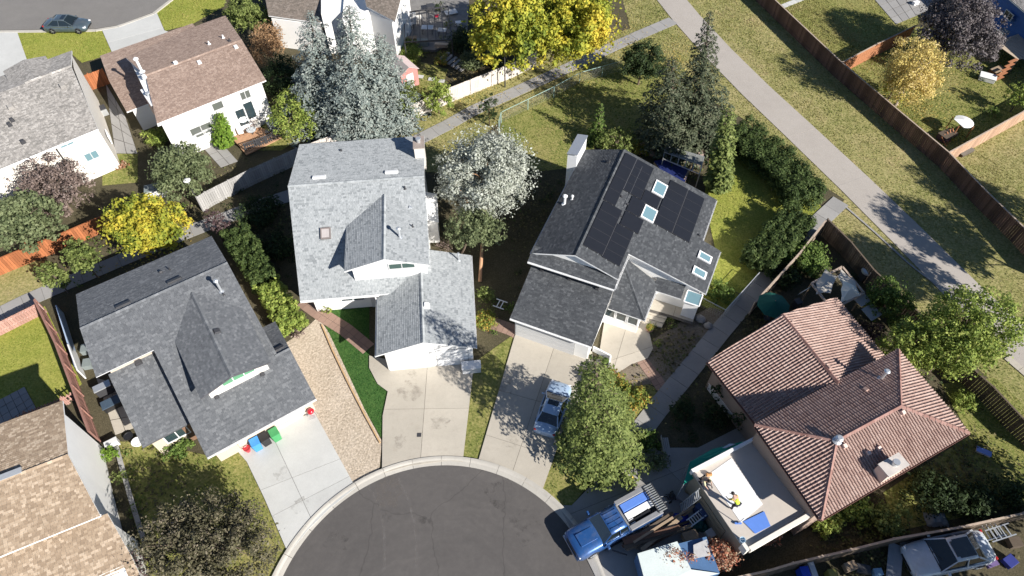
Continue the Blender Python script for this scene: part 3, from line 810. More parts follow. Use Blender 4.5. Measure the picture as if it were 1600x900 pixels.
# ================================================================== SETTING: ground, streets, paths
sheet('ground', [Vector((-600, -300, 0)), Vector((600, -300, 0)), Vector((600, 900, 0)), Vector((-600, 900, 0))], SHADE_SOIL, -0.06, world=True)
def lawn(name, px, mat, z, dens=1.0, tone=0):
    LAWNS.append(([(p.x, p.y) for p in poly_world(px)], dens, tone))
    return sheet(name, px, mat, z)
lawn('park_lawn', [(560, 262), (700, 150), (830, 85), (985, 45), (950, -90), (1180, -90), (1660, 350), (1700, 760), (1560, 605), (1450, 505), (1370, 425), (1293, 338), (1320, 312), (1240, 260), (1160, 185), (1100, 150), (1000, 95), (870, 145), (780, 190), (690, 270)], G_PARK, -0.045, 1.0, 0)
lawn('shady_back_lawn', [(783, 187), (865, 143), (975, 98), (1060, 90), (1110, 200), (1040, 240), (930, 230), (895, 262), (840, 268), (775, 250)], G_YARD, -0.04, 0.8, 1)  # stops short: dark earth left of the solar house stands in for its shadow
lawn('side_lawn', [(1110, 240), (1160, 190), (1290, 330), (1178, 437), (1127, 495), (1085, 470), (1120, 400), (1100, 310)], G_BRIGHT, -0.038, 1.0, 2)
lawn('front_lawn', [(178, 690), (230, 690), (325, 712), (362, 696), (388, 722), (452, 862), (415, 925), (240, 925), (195, 760)], G_YARD, -0.04, 1.1, 1)
lawn('neighbour_lawn', [(-40, 540), (70, 478), (128, 600), (100, 625), (-40, 690)], G_BRIGHT, -0.04, 1.0, 2)
lawn('corner_lawn', [(-40, 450), (40, 405), (80, 410), (76, 445), (-40, 505)], G_PARK, -0.04, 0.8, 0)
lawn('strip_lawn', [(741, 566), (806, 520), (748, 718), (722, 722)], G_YARD, -0.04, 1.0, 1)
lawn('tree_lawn', [(846, 762), (872, 680), (925, 612), (985, 590), (1018, 603), (1034, 612), (985, 680), (930, 745), (893, 790), (872, 790)], G_YARD, -0.04, 1.0, 1)
lawn('feature_lawn', [(497, 478), (577, 478), (577, 575), (606, 612), (598, 688), (570, 640), (512, 520)], G_LUSH, -0.035, 1.6, 3)
lawn('street_lawn', [(27, 50), (160, 47), (175, 84), (128, 98), (113, 85), (44, 108)], G_BRIGHT, -0.04, 1.0, 2)
lawn('street_lawn', [(244, 18), (275, -20), (360, -30), (350, 10), (300, 38), (258, 48)], G_BRIGHT, -0.04, 1.0, 2)
lawn('garden_lawn', [(607, 85), (640, 92), (700, 108), (690, 140), (650, 150), (600, 110)], G_YARD, -0.04, 1.0, 1)
lawn('garden_lawn', [(160, 240), (215, 235), (215, 285), (160, 290)], G_YARD, -0.04, 0.8, 1)
lawn('back_lawn', [(1200, 5), (1190, -60), (1470, -60), (1435, 38), (1318, 98)], G_YARD, -0.035, 1.0, 0)
lawn('back_lawn', [(1320, 100), (1432, 42), (1620, 40), (1620, 165), (1482, 238)], G_YARD, -0.035, 1.0, 1)
lawn('back_lawn', [(1486, 242), (1620, 170), (1680, 150), (1680, 420), (1600, 352)], G_PARK, -0.035, 1.0, 0)
lawn('shady_side_lawn', [(1470, 600), (1555, 590), (1640, 670), (1640, 780), (1400, 830), (1380, 770), (1515, 680)], G_YARD, -0.04, 0.9, 1)
lawn('patio_lawn', [(400, 195), (440, 180), (470, 215), (440, 235), (400, 235)], G_YARD, -0.04, 0.8, 1)
sheet('garden_bed', [(915, 615), (1000, 545), (1060, 505), (1110, 480), (1150, 490), (1120, 540), (1040, 610), (1015, 600)], BARE, -0.036)
sheet('garden_bed', [(960, 700), (1000, 672), (1030, 650), (1110, 590), (1170, 660), (1130, 690), (1030, 745), (975, 715)], SHADE_SOIL, -0.034)

# cul-de-sac: circle fitted to the kerb seen in the photo
arc = [P(*p) for p in [(433, 900), (470, 855), (520, 800), (560, 768), (600, 747), (650, 731), (700, 725), (750, 729), (800, 746), (845, 775), (868, 800), (902, 850)]]
Am = np.array([[p.x, p.y, 1] for p in arc]); bm_ = np.array([-(p.x ** 2 + p.y ** 2) for p in arc])
q_ = np.linalg.lstsq(Am, bm_, rcond=None)[0]
CX, CY = -q_[0] / 2, -q_[1] / 2; CR = math.sqrt(CX * CX + CY * CY - q_[2])
ASPHALT = turning_asphalt(CX, CY)
circ = [Vector((CX + CR * math.cos(t), CY + CR * math.sin(t), 0)) for t in np.linspace(-0.35, math.pi + 0.35, 72)]
road = sheet('road', circ + [Vector((CX - 5, CY - 60, 0)), Vector((CX + 5, CY - 60, 0))], ASPHALT, 0.0, world=True, hard=True)
# rolled kerb and gutter in cast lengths
kerb = bpy.data.objects.new('kerb', None); COL.objects.link(kerb); kerb['kind'] = 'structure'
prof = [(0.0, 0.0), (0.10, 0.012), (0.30, 0.035), (0.42, 0.085), (0.50, 0.10), (0.62, 0.10), (0.62, -0.06), (0.0, -0.06)]
t = -0.3
while t < math.pi + 0.3:
    t2 = t + 1.9 / CR; rings = []
    for s in np.linspace(t + 0.0012, t2 - 0.0012, 6):
        rings.append([Vector((CX + (CR + a - 0.05) * math.cos(s), CY + (CR + a - 0.05) * math.sin(s), z)) for a, z in prof])
    MB().loft(rings).build('kerb_length', CONC_K, kerb); t = t2
HARD.append([(CX + (CR + .7) * math.cos(s), CY + (CR + .7) * math.sin(s)) for s in np.linspace(0, 2 * math.pi, 40)])
# tyre scuffs and patches worn into the asphalt
SCUFF = stain_mat('tyre_scuff', (0.24, 0.222, 0.21), 0.4, 0.85, 3.0)
for pts in ([(574, 757), (590, 785), (599, 820), (601, 850), (600, 890)], [(622, 748), (638, 780), (647, 815), (650, 850), (650, 885)]):
    c = [P(*p) for p in pts]; m = MB()
    for i in range(len(c) - 1):
        d = (c[i + 1] - c[i]).normalized(); s = Vector((-d.y, d.x, 0)) * 0.08
        m.add([c[i] - s, c[i + 1] - s, c[i + 1] + s, c[i] + s], [(0, 1, 2, 3)])
    for i in range(len(m.v)): m.v[i] = (m.v[i][0], m.v[i][1], 0.004)
    m.build('tyre_scuff', SCUFF, road)

ST1 = stain_mat('oil_stain', (0.045, 0.042, 0.04), 0.52, 0.85, 1.2); ST2 = stain_mat('sand_wash', (0.20, 0.175, 0.155), 0.4, 0.9, 2.4)
def stain(px, r, mat, ry=None, z=0.005, parent=None):
    c = P(*px); m = MB(); n = 18; V = [c + Vector((math.cos(t) * r * random.uniform(.6, 1.2), math.sin(t) * (ry or r) * random.uniform(.6, 1.2), 0)) for t in np.linspace(0, 2 * math.pi * (n - 1) / n, n)]
    m.add([(v.x, v.y, z) for v in V], [tuple(range(n))]); return m.build('stain', mat, parent or road)
for a in (((605, 808), .35, ST1), ((606, 768), 1.1, ST2), ((740, 870), .5, ST1), ((520, 850), .9, ST1), ((820, 820), 1.2, ST1), ((780, 770), 1.0, ST1), ((660, 812), .3, ST1)): stain(*a)
# drives
drive('driveway', [(362, 694), (372, 706), (386, 722), (413, 778), (451, 866), (480, 830), (515, 795), (556, 762), (512, 682), (489, 640), (430, 650)], [((385, 775), (530, 718)), ((400, 820), (545, 745)), ((430, 690), (505, 850))], CONC_W)
drive('driveway', [(577, 556), (577, 575), (590, 600), (606, 612), (598, 650), (597, 740), (640, 728), (700, 720), (723, 722), (741, 566), (605, 562)], [((590, 640), (742, 638)), ((668, 570), (656, 735))], CONC_B)
drive('driveway', [(812, 500), (800, 540), (748, 718), (790, 735), (846, 770), (885, 660), (925, 600), (930, 580), (925, 550), (870, 520)], [((780, 610), (920, 650)), ((870, 530), (800, 740)), ((760, 680), (870, 715))], CONC_B)
drive('driveway', [(935, 560), (948, 478), (990, 480), (1010, 500), (1020, 545), (1012, 560), (985, 570), (955, 590), (925, 600), (920, 575)], [((985, 490), (955, 590)), ((920, 575), (1010, 545))], CONC_B, z=0.06)
drive('driveway', [(872, 790), (893, 790), (940, 742), (985, 690), (1000, 700), (1090, 700), (1170, 660), (1185, 680), (1080, 745), (1120, 860), (1010, 905), (940, 920), (905, 850)], [((960, 720), (1020, 860)), ((900, 800), (1060, 735)), ((1000, 690), (1110, 800))], CONC_G)
drive('driveway', [(160, 48), (245, 20), (257, 48), (290, 60), (200, 100), (176, 84)], [((165, 68), (270, 40))], CONC_W)
drive('driveway', [(-20, 48), (27, 50), (48, 110), (-20, 130)], [], CONC_W)
STD = stain_mat('drive_stain', (0.20, 0.17, 0.14), 0.45, 0.95, 1.8)
for a in (((640, 610), .9), ((688, 660), .7), ((625, 690), .5), ((790, 600), .8), ((800, 690), .6), ((440, 740), .5), ((470, 790), .6), ((955, 540), .5), ((645, 585), .35)): stain(a[0], a[1], STD, z=0.0575)
sheet('dirt_strip', [(440, 540), (470, 520), (497, 495), (514, 520), (570, 640), (597, 690), (592, 740), (556, 764), (512, 682), (489, 640), (455, 560)], SAND, -0.03, hard=True)
# timber edging beside the dirt
ed = MB(); pts = [P(*p) for p in [(503, 508), (520, 548), (546, 602), (572, 652), (594, 692)]]
for a, b in zip(pts, pts[1:]): ed.bar(a + Vector((0, 0, .05)), b + Vector((0, 0, .05)), 0.1, 0.12)
props(ed.build('timber_edging', paint('new_timber', (0.5, 0.33, 0.17), 0.85, 0.2), loc=tuple(pts[0])), 'pale timber edging board between the dirt strip and dark green grass', 'edging')
# top-left street
up = [(-60, 52), (0, 50), (75, 49), (150, 48), (185, 42), (240, 22), (275, -5), (300, -40)]
sheet('road', [P(x, y - 3) for x, y in up] + [P(300, -120), P(-60, -120)], ASPHALT_LIGHT := ground_mat('street_asphalt', [(0.17, 0.16, 0.15), (0.20, 0.19, 0.18), (0.24, 0.225, 0.21)], 0.16, 0.9, 40, 0.3, 0.006, 0.9), 0.0, world=True, hard=True)
kb = bpy.data.objects.new('kerb', None); COL.objects.link(kb); kb['kind'] = 'structure'
c = [P(*p) for p in up]
for a, b in zip(c, c[1:]):
    n = max(1, int((b - a).length / 2.5))
    for i in range(n):
        MB().bar(a.lerp(b, i / n) + Vector((0, 0, 0.03)), a.lerp(b, (i + .99) / n) + Vector((0, 0, 0.03)), 0.35, 0.12).build('kerb_length', CONC_K, kb)

# paths
walk('greenway_path', [(1000, -70), (1040, -10), (1092, 50), (1160, 122), (1200, 158), (1350, 300), (1434, 383), (1490, 444), (1550, 495), (1640, 580)], 3.4, PATHASPH, slab_len=7.0, z=0.0, gap=0.003)
walk('footpath', [(1052, 32), (1000, 54), (960, 72), (890, 105), (830, 132), (790, 150), (740, 172), (700, 195), (640, 225)], 1.5, CONC_G, 1.5, z=0.01)
walk('footpath', [(640, 225), (560, 262), (470, 300), (400, 322), (300, 360), (180, 410), (110, 440), (40, 470), (-60, 520)], 1.5, CONC_G, 1.5, z=0.01)
walk('footpath', [(1314, 314), (1270, 355), (1200, 432), (1130, 512), (1075, 580), (1030, 635), (990, 688)], 1.5, CONC_G, 1.5, z=0.02)
walk('edging_strip', [(1320, 322), (1366, 362), (1420, 412), (1472, 452)], 0.16, CONC_G, 1.2, z=0.02, hard=False)
walk('edging_strip', [(1573, 558), (1640, 615)], 0.6, CONC_B, 1.2, z=0.02, hard=False)
walk('garden_path', [(472, 470), (500, 490), (540, 515), (576, 545)], 1.15, PAVER, 0.55, z=0.0, across=2)
walk('garden_path', [(1000, 558), (1024, 590), (1042, 618)], 0.9, PAVER, 0.5, z=0.0, across=2)
walk('garden_path', [(770, 505), (800, 515), (812, 522)], 1.1, PAVER, 0.5, z=0.0, across=2)
walk('garden_path', [(1210, 15), (1262, -6), (1300, -24)], 0.7, CONC_W, 0.7, z=0.0)
for x, y in ((641, 116), (657, 120), (674, 124), (690, 127)):
    c = P(x, y); o = MB(); o.box((c.x, c.y, 0.03), (0.62, 0.5, 0.05), rz=-0.15)
    props(o.build('stepping_stone', CONC_W, loc=tuple(c)), {641: 'white stepping stone nearest the pink shed', 657: 'white stepping stone second from the pink shed', 674: 'white stepping stone third from the pink shed', 690: 'white stepping stone farthest from the pink shed'}[x], 'stepping stone', 'stepping stones in the garden lawn')
def patio(name, px_rect, nu, nv, mat, z=0.0):
    a, b, c_, d = [P(*p) for p in px_rect]
    base = sheet(name, [a, b, c_, d], JOINT, z - 0.02, world=True, hard=True)
    for i in range(nu):
        for j in range(nv):
            g = 0.03
            f = lambda s, t_: a.lerp(b, s).lerp(d.lerp(c_, s), t_)
            q = [f((i + g) / nu, (j + g) / nv), f((i + 1 - g) / nu, (j + g) / nv), f((i + 1 - g) / nu, (j + 1 - g) / nv), f((i + g) / nu, (j + 1 - g) / nv)]
            MB().prism(q, z - 0.03, z + random.uniform(0.005, 0.02)).build('paver', mat, base)
patio('patio', [(1358, -10), (1440, -40), (1462, 12), (1400, 38)], 6, 5, CONC_G, 0.0)
patio('patio', [(-30, 640), (38, 604), (58, 640), (-10, 690)], 6, 4, CONC_G, 0.0)
patio('patio', [(318, 232), (345, 222), (372, 252), (345, 262)], 2, 3, CONC_G, 0.0)
drive('patio', [(1022, 460), (1068, 468), (1092, 476), (1081, 507), (1043, 495), (1014, 487)], [((1060, 465), (1050, 500))], CONC_B, z=0.36)
MB().prism([p[:2] for p in poly_world([(1022, 460), (1068, 468), (1092, 476), (1081, 507), (1043, 495), (1014, 487)])], 0, 0.325).build('patio_base', CONC_B).__setitem__('kind', 'structure')
patio('patio', [(165, 130), (195, 180), (215, 240), (180, 240)], 2, 5, CONC_G, 0.0)
patio('patio', [(150, 590), (185, 600), (212, 668), (180, 680)], 2, 4, CONC_B, 0.0)

# ================================================================== HOUSE M: pale grey roof
F = Frame(6)
h = thing('house', 'white house with pale grey shingle roof and front garage facing the round road', 'house', F(-7.5, 33))
body(h, F, [(-12.0, 32.3, 3.5), (-2.95, 32.3, 3.6), (-2.95, 39.2, 6.75), (-2.95, 44.3, 6.1), (-12.5, 44.3, 6.1), (-12.6, 39.2, 6.75)], WHITE)
body(h, F, [(-6.37, 26.33, 2.75), (-3.4, 26.33, 3.76), (-0.11, 26.33, 2.72), (0.05, 34.1, 2.72), (-3.3, 34.1, 3.76), (-6.37, 34.1, 2.75)], WHITE)
body(h, F, [(-8.35, 32.1, 5.4), (-5.8, 32.1, 6.28), (-2.97, 32.1, 5.4), (-2.97, 37, 5.4), (-5.8, 37, 6.28), (-8.35, 37, 5.4)], WHITE, base=3.2)
roof(h, [F(-13.1, 39.2, 7.0), F(-12.45, 31.0, 3.2), F(-2.72, 31.0, 3.2), F(-2.72, 39.2, 7.0)], SH_M)
roof(h, [F(-13.1, 39.2, 7.0), F(-2.72, 39.2, 7.0), F(-2.6, 44.75, 6.3), F(-12.85, 44.75, 6.3)], SH_M)
roof(h, [F(-8.82, 31.57, 5.5), F(-5.83, 31.57, 6.5), F(-5.83, 38.8, 6.5), F(-8.82, 37.2, 5.5)], SH_M)
roof(h, [F(-5.83, 31.57, 6.5), F(-2.72, 31.57, 5.45), F(-2.72, 37.2, 5.45), F(-5.83, 38.8, 6.5)], SH_M)
roof(h, [F(-6.88, 25.9, 2.82), F(-3.45, 25.9, 4.0), F(-3.45, 33.6, 4.0), F(-6.88, 31.3, 2.82)], SH_M)
roof(h, [F(-3.45, 25.9, 4.0), F(0.15, 25.9, 2.75), F(0.39, 34.45, 2.75), F(-3.45, 34.45, 4.0)], SH_M)
for a, b in (((-13.1, 39.2, 7.03), (-2.72, 39.2, 7.03)), ((-5.83, 31.57, 6.53), (-5.83, 38.0, 6.53)), ((-3.45, 25.9, 4.03), (-3.45, 32.6, 4.03))): caps(h, F(*a), F(*b), SH_M)
gutter(h, F(-12.45, 31.0, 3.2), F(-6.7, 31.0, 3.2)); gutter(h, F(0.15, 25.9, 2.75), F(0.39, 34.45, 2.75)); gutter(h, F(-6.88, 31.0, 2.82), F(-6.88, 25.9, 2.82))
FR = (3.2, 0, 31.0, 0, 3.8 / 8.2); BK = (7.0, 0, 39.2, 0, -0.7 / 5.55)
GRt = (4.0, -3.45, 0, -0.335, 0)
chimney(h, F, -3.38, -2.6, 41.6, 42.9, 5.5, 7.75, paint('chimney_render', (0.62, 0.58, 0.53), 0.85), paint('chimney_cap', (0.3, 0.25, 0.22), 0.9, 0.25))
for px, py in ((499, 278), (612, 270)):
    p = F.hit(px, py, BK); on_plane_box(h, 'ridge_vent', p, F(1, 0) - F(0, 0), F(0, 1, -0.23), 1.0, 0.32, 0.16, WHITE)
skylight(h, F, -10.75, -10.0, 35.15, 35.95, FR, paint('bronze_frame', (0.2, 0.17, 0.16), 0.5), paint('milky_dome', (0.42, 0.38, 0.37), 0.4), 0.2)
pl = F.hit(533, 236, BK); roof_vent(h, F, 533, 236, BK, DARKTRIM, 0.22, 0.12)
pipe(h, F.hit(633, 295, FR), 0.25, 0.06, DARKTRIM); roof_vent(h, F, 641, 325, (6.5, -5.83, 0, -0.3376, 0), GALV, 0.4, 0.16)
pipe(h, F.hit(645, 355, (6.5, -5.83, 0, -0.3376, 0)), 0.3, 0.05, DARKTRIM)
pipe(h, F.hit(625, 371, (6.5, -5.83, 0, -0.3376, 0)), 0.95, 0.09, GALV, True)
pipe(h, F.hit(717, 407, GRt), 0.75, 0.06, GALV, True); roof_vent(h, F, 666, 478, GRt, TRIM, 0.5, 0.18)
window(h, F, -4.75, 32.1, 5.05, -90, 1.9, 0.62, 2, GREYW, paint('green_tinted_pane', (0.06, 0.10, 0.09), 0.15))
window(h, F, -9.0, 32.3, 1.6, -90, 1.8, 1.1, 2)
garage_door(h, F, -4.35, 26.33, -90, 2.3); garage_door(h, F, -1.6, 26.33, -90, 2.3)
door(h, F, -5.85, 26.33, -90, 0.85)
door(h, F, -7.2, 32.3, -90, 0.95, mat=GREYW); window(h, F, -2.95, 41, 1.8, 0, 1.4, 1.0); window(h, F, 0.0, 30, 1.6, 0, 0.9, 0.7, 1)
m = MB(); m.prism([F(-2.95, 38.2), F(-2.1, 38.2), F(-2.1, 41.2), F(-2.95, 41.2)], 0.3, 2.9); m.build('bay', WHITE, h)
MB().slab([F(-3.0, 38.1, 3.3), F(-2.0, 38.1, 2.9), F(-2.0, 41.3, 2.9), F(-3.0, 41.3, 3.3)], (0, 0, -0.08)).build('bay_roof', TRIM, h)
bx = F(-0.3, 25.75)
o = thing('storage_box', 'white plastic storage box with lid by the right end of the white garage front', 'storage box', bx, F.a)
MB().box((0, 0, 0.34), (1.35, 0.65, 0.66)).build('box', GREYW, o, local=True, bevel=0.03); MB().box((0, 0, 0.71), (1.42, 0.7, 0.06)).build('lid', TRIM, o, local=True, bevel=0.02)
# downpipe across the porch
m = MB(); m.tube(F(-7.0, 31.0, 3.0), F(-6.55, 30.2, 0.2), 0.05, n=8); m.build('downpipe', TRIM, h)

# ================================================================== HOUSE D: charcoal roof, left
F = Frame(34)
D0 = (2.8, 0, 25.4, 0, 0.325)
zD = lambda v: 2.8 + 0.325 * (v - 25.4)
h = thing('house', 'beige house with charcoal shingle roof and wide garage left of the dirt strip', 'house', F(-4.5, 33))
body(h, F, [(-9.3, 33.7, zD(33.7) - .2), (0.05, 33.7, zD(33.7) - .2), (0.05, 36.6, zD(36.6) - .2), (0.0, 40.8, 4.9), (-9.2, 40.8, 4.9), (-9.3, 36.6, zD(36.6) - .2)], BEIGE)
body(h, F, [(-6.0, 26.3, zD(26.3) - .2), (0.9, 26.3, zD(26.3) - .2), (0.9, 29.2, zD(29.2) - .2), (0.95, 32.4, 2.8), (0.0, 33, 2.8), (0.0, 34.5, zD(34.5) - .2), (-6.0, 34.5, zD(34.5) - .2)], BEIGE)
body(h, F, [(-9.1, 28.9, 2.8), (-6.0, 28.9, 2.8), (-6.0, 33.7, 4.2), (-9.1, 33.7, 4.2)], BEIGE)
body(h, F, [(-4.5, 28.6, 5.15), (-2.6, 28.6, 5.85), (-0.5, 28.6, 5.15), (-0.5, 34, 5.15), (-2.6, 34, 5.85), (-4.5, 34, 5.15)], CREAM, base=3.4)
DK = paint('dark_fascia', (0.09, 0.09, 0.1), 0.6)
roof(h, [F(-9.65, 36.6, zD(36.6)), F(-10.0, 33.2, zD(33.2)), F(-6.3, 33.2, zD(33.2)), F(-6.3, 36.6, zD(36.6))], SH_D, fascia=DK)
roof(h, [F(-6.3, 36.6, zD(36.6)), F(-6.3, 25.4, 2.8), F(0.37, 25.4, 2.8), F(0.37, 36.6, zD(36.6))], SH_D, fascia=DK)
roof(h, [F(0.37, 29.2, zD(29.2)), F(0.37, 25.4, 2.8), F(1.2, 25.4, 2.8), F(1.27, 29.2, zD(29.2))], SH_D, fascia=DK)
roof(h, [F(-9.65, 36.6, zD(36.6)), F(0.37, 36.6, zD(36.6)), F(0.3, 41.2, 5.0), F(-9.55, 41.2, 5.0)], SH_D, fascia=DK)
roof(h, [F(-0.2, 29.2, zD(29.2)), F(1.27, 29.2, zD(29.2)), F(1.35, 32.8, 2.85), F(-0.2, 32.8, 2.85)], SH_D, fascia=DK)
roof(h, [F(-9.5, 28.4, 2.75), F(-6.02, 28.4, 2.75), F(-6.02, 33.7, 4.45), F(-9.5, 33.7, 4.45)], SH_D, fascia=DK)
roof(h, [F(-4.93, 27.9, 5.3), F(-2.65, 27.75, 6.15), F(-2.6, 36.2, 6.15), F(-4.93, 33.8, 5.3)], SH_D, fascia=DK)
roof(h, [F(-2.65, 27.75, 6.15), F(-0.2, 27.95, 5.3), F(-0.1, 33.6, 5.3), F(-2.6, 36.2, 6.15)], SH_D, fascia=DK)
for a, b in (((-9.65, 36.6, zD(36.6) + .03), (0.37, 36.6, zD(36.6) + .03)), ((-2.65, 27.75, 6.18), (-2.6, 35.6, 6.18)), ((0.2, 29.2, zD(29.2) + .03), (1.27, 29.2, zD(29.2) + .03))): caps(h, F(*a), F(*b), SH_D)
gutter(h, F(-6.3, 25.4, 2.8), F(1.2, 25.4, 2.8)); MB().bar(F(-10.0, 33.19, zD(33.2) - .03), F(-6.3, 33.19, zD(33.2) - .03), .03, .03).build('drip_edge', TRIM, h)
BKD = (zD(36.6), 0, 36.6, 0, -1.45 / 4.6)
for px, py in ((273, 439), (193, 477)):
    p = F.hit(px, py, BKD); on_plane_box(h, 'ridge_vent', p, F(1, 0) - F(0, 0), F(0, 1, -0.3), 0.95, 0.3, 0.14, DARKTRIM)
roof_vent(h, F, 252, 426, BKD, DARKTRIM, .26, .14); pipe(h, F.hit(266, 422, BKD), .25, .05, DARKTRIM)
pw = (2.75, 0, 28.4, 0, 1.7 / 5.3)
for px, py, pln in ((216, 566, pw), (339, 518, (6.15, -2.65, 0, -0.347, 0)), (339, 621, D0), (410, 585, D0)):
    roof_vent(h, F, px, py, pln, DARKTRIM, 0.5 if px in (216, 339) and py < 600 else 0.3, 0.1)
p = F.hit(434, 546, (zD(29.2), 0, 29.2, 0, -0.31)); on_plane_box(h, 'ridge_vent', p, F(1, 0) - F(0, 0), F(0, 1, -0.3), 0.9, 0.3, 0.12, DARKTRIM)
pipe(h, F.hit(346, 455, D0), 1.15, 0.09, GALV, True); pipe(h, F.hit(350, 461, D0), .2, .05, DARKTRIM)
window(h, F, -2.4, 28.6, 4.75, -90, 2.2, 0.62, 3, TRIM, paint('green_glass', (0.12, 0.3, 0.17), 0.15))
garage_door(h, F, -2.1, 26.3, -90, 4.9, mat=paint('tan_door', (0.6, 0.52, 0.43), 0.7))
window(h, F, -7.6, 28.9, 1.6, -90, 1.5, 1.0); door(h, F, -6.7, 28.9, -90, 0.85, mat=paint('brown_door', (0.2, 0.12, 0.08), 0.6))
window(h, F, -9.3, 35, 1.7, 180, 1.3, 1.0)

# ================================================================== HOUSE S: solar panels
F = Frame(-23)
zS = lambda u: 6.3 - 0.33 * (u + 8.1)
SP = (6.3, -8.1, 0, -0.33, 0); SL = (6.3, -8.1, 0, 0.39, 0)
h = thing('house', 'white house with dark slate shingle roof carrying black solar panels, right of the silver tree', 'house', F(-6, 35))
body(h, F, [(-11.1, 30.9, 4.9), (-8.1, 30.9, 6.1), (-4.95, 30.9, 4.95), (-4.95, 33.6, 4.95), (1.0, 33.7, 2.85), (1.0, 38.0, 2.85), (-0.2, 38.0, 3.3), (-0.2, 42.4, 3.3), (-8.1, 42.4, 6.1), (-11.1, 42.4, 4.9)], WHITE)
body(h, F, [(-11.0, 26.5, 2.6), (-5.2, 26.5, 2.6), (-5.2, 31.2, 3.9), (-11.0, 31.2, 3.9)], WHITE)
body(h, F, [(-5.2, 30.2, 2.6), (-2.5, 30.2, 2.6), (-2.5, 33.8, 2.6), (-5.2, 33.8, 3.5)], WHITE)
roof(h, [F(-11.55, 42.9, zS(-8.1) - 1.33), F(-11.45, 30.6, zS(-8.1) - 1.3), F(-8.05, 30.6, 6.3), F(-8.2, 42.75, 6.3)], SH_S)
roof(h, [F(-8.1, 42.75, 6.3), F(-8.05, 30.6, 6.3), F(-4.72, 30.6, zS(-4.72)), F(-4.72, 42.8, zS(-4.72))], SH_S)
roof(h, [F(-4.72, 33.2, zS(-4.72)), F(0.0, 33.4, zS(0)), F(0.02, 42.9, zS(0)), F(-4.72, 42.8, zS(-4.72))], SH_S)
roof(h, [F(0.0, 33.4, zS(0)), F(1.42, 33.45, zS(1.42)), F(1.54, 38.05, zS(1.54)), F(0.0, 38.1, zS(0))], SH_S)
roof(h, [F(-11.45, 29.95, 4.75), F(-4.72, 29.9, 4.85), F(-4.72, 31.2, 5.3), F(-11.45, 31.2, 5.25)], SH_S)
roof(h, [F(-11.2, 26.0, 2.75), F(-4.87, 26.0, 2.75), F(-4.87, 31.3, 4.1), F(-11.3, 31.3, 4.1)], SH_S)
roof(h, [F(-4.87, 29.6, 2.8), F(-2.1, 29.6, 2.8), F(-4.87, 33.0, 4.1)], SH_S)
roof(h, [F(-2.1, 29.6, 2.8), F(-2.05, 33.3, 2.8), F(-4.87, 33.6, 4.1), F(-4.87, 33.0, 4.1)], SH_S)
roof(h, [F(-2.3, 32.6, 2.75), F(-0.1, 32.6, 2.75), F(-0.1, 33.8, 3.15), F(-2.3, 33.8, 3.15)], SH_S)
caps(h, F(-8.2, 42.7, 6.33), F(-8.05, 30.6, 6.33), SH_S, 0.3); caps(h, F(-2.1, 29.6, 2.83), F(-4.87, 33.0, 4.13), SH_S, 0.2)
gutter(h, F(-11.45, 29.95, 4.75), F(-4.72, 29.9, 4.85)); gutter(h, F(-11.2, 26.0, 2.75), F(-4.87, 26.0, 2.75)); gutter(h, F(-4.72, 29.9, 4.95), F(-4.72, 33.2, 4.95)); gutter(h, F(0.02, 38.2, zS(0)), F(0.02, 42.9, zS(0)))
gutter(h, F(-11.55, 42.5, 4.95), F(-11.45, 30.6, 5.0)); gutter(h, F(-2.1, 29.6, 2.8), F(-2.05, 33.3, 2.8)); gutter(h, F(1.42, 33.45, zS(1.42)), F(1.54, 38.05, zS(1.54)))
# chimney chase on the left eave
c0 = F(-11.35, 41.6)
m = MB(); m.prism([F(-12.3, 40.6), F(-11.5, 40.6), F(-11.5, 43.0), F(-12.3, 43.0)], 0, 6.2); ch = m.build('chimney', TRIM, h)
MB().slab([F(-12.35, 40.5, 6.2), F(-11.45, 40.5, 6.35), F(-11.45, 43.1, 6.35), F(-12.35, 43.1, 6.2)], (0, 0, 0.08)).build('cap', GALV, ch)
PV = paint('solar_cell', (0.016, 0.017, 0.021), 0.28, 0.1, 2, coat=0.2); PF = paint('panel_frame', (0.045, 0.045, 0.05), 0.4)
PVF = paint('panel_edge', (0.13, 0.13, 0.14), 0.4)
def pv(u0, u1, v0, v1, rows):
    for i in range(rows):
        a, b = v0 + (v1 - v0) * i / rows + 0.005, v0 + (v1 - v0) * (i + 1) / rows - 0.005
        q = [F(u, v, zS(u) + 0.12) for u, v in ((u0, a), (u1, a), (u1, b), (u0, b))]
        fr = MB().slab(q, (0, 0, -0.045)).build('solar_panel', PF, h)
        k = 0.014; q2 = [F(u, v, zS(u) + 0.1215) for u, v in ((u0 + k, a + k), (u1 - k, a + k), (u1 - k, b - k), (u0 + k, b - k))]
        MB().slab(q2, (0, 0, 0.004)).build('cells', PV, fr)
    ml = MB()
    for s_ in (0.22, 0.78):
        uu = u0 + (u1 - u0) * s_; ml.bar(F(uu, v0 - 0.1, zS(uu) + 0.05), F(uu, v1 + 0.02, zS(uu) + 0.05), 0.04, 0.05)
    ml.build('mounting_rail', GALV, h)
pv(-7.95, -6.97, 36.65, 42.4, 4); pv(-7.87, -6.36, 31.75, 36.6, 5); pv(-6.92, -5.47, 38.6, 42.4, 4)
pv(-6.12, -5.05, 36.85, 38.55, 1); pv(-5.42, -4.05, 38.55, 39.85, 1); pv(-6.12, -4.62, 35.28, 36.8, 1); pv(-6.31, -4.95, 31.65, 35.22, 4)
pv(-3.88, -2.38, 37.1, 42.22, 5); pv(-2.3, -0.9, 37.1, 42.22, 5)
m = MB()
for v in (31.7, 37.1): m.bar(F(-6.34, v, zS(-6.34) + .13), F(-6.34, v + 4.8, zS(-6.34) + .13), .02, .02)
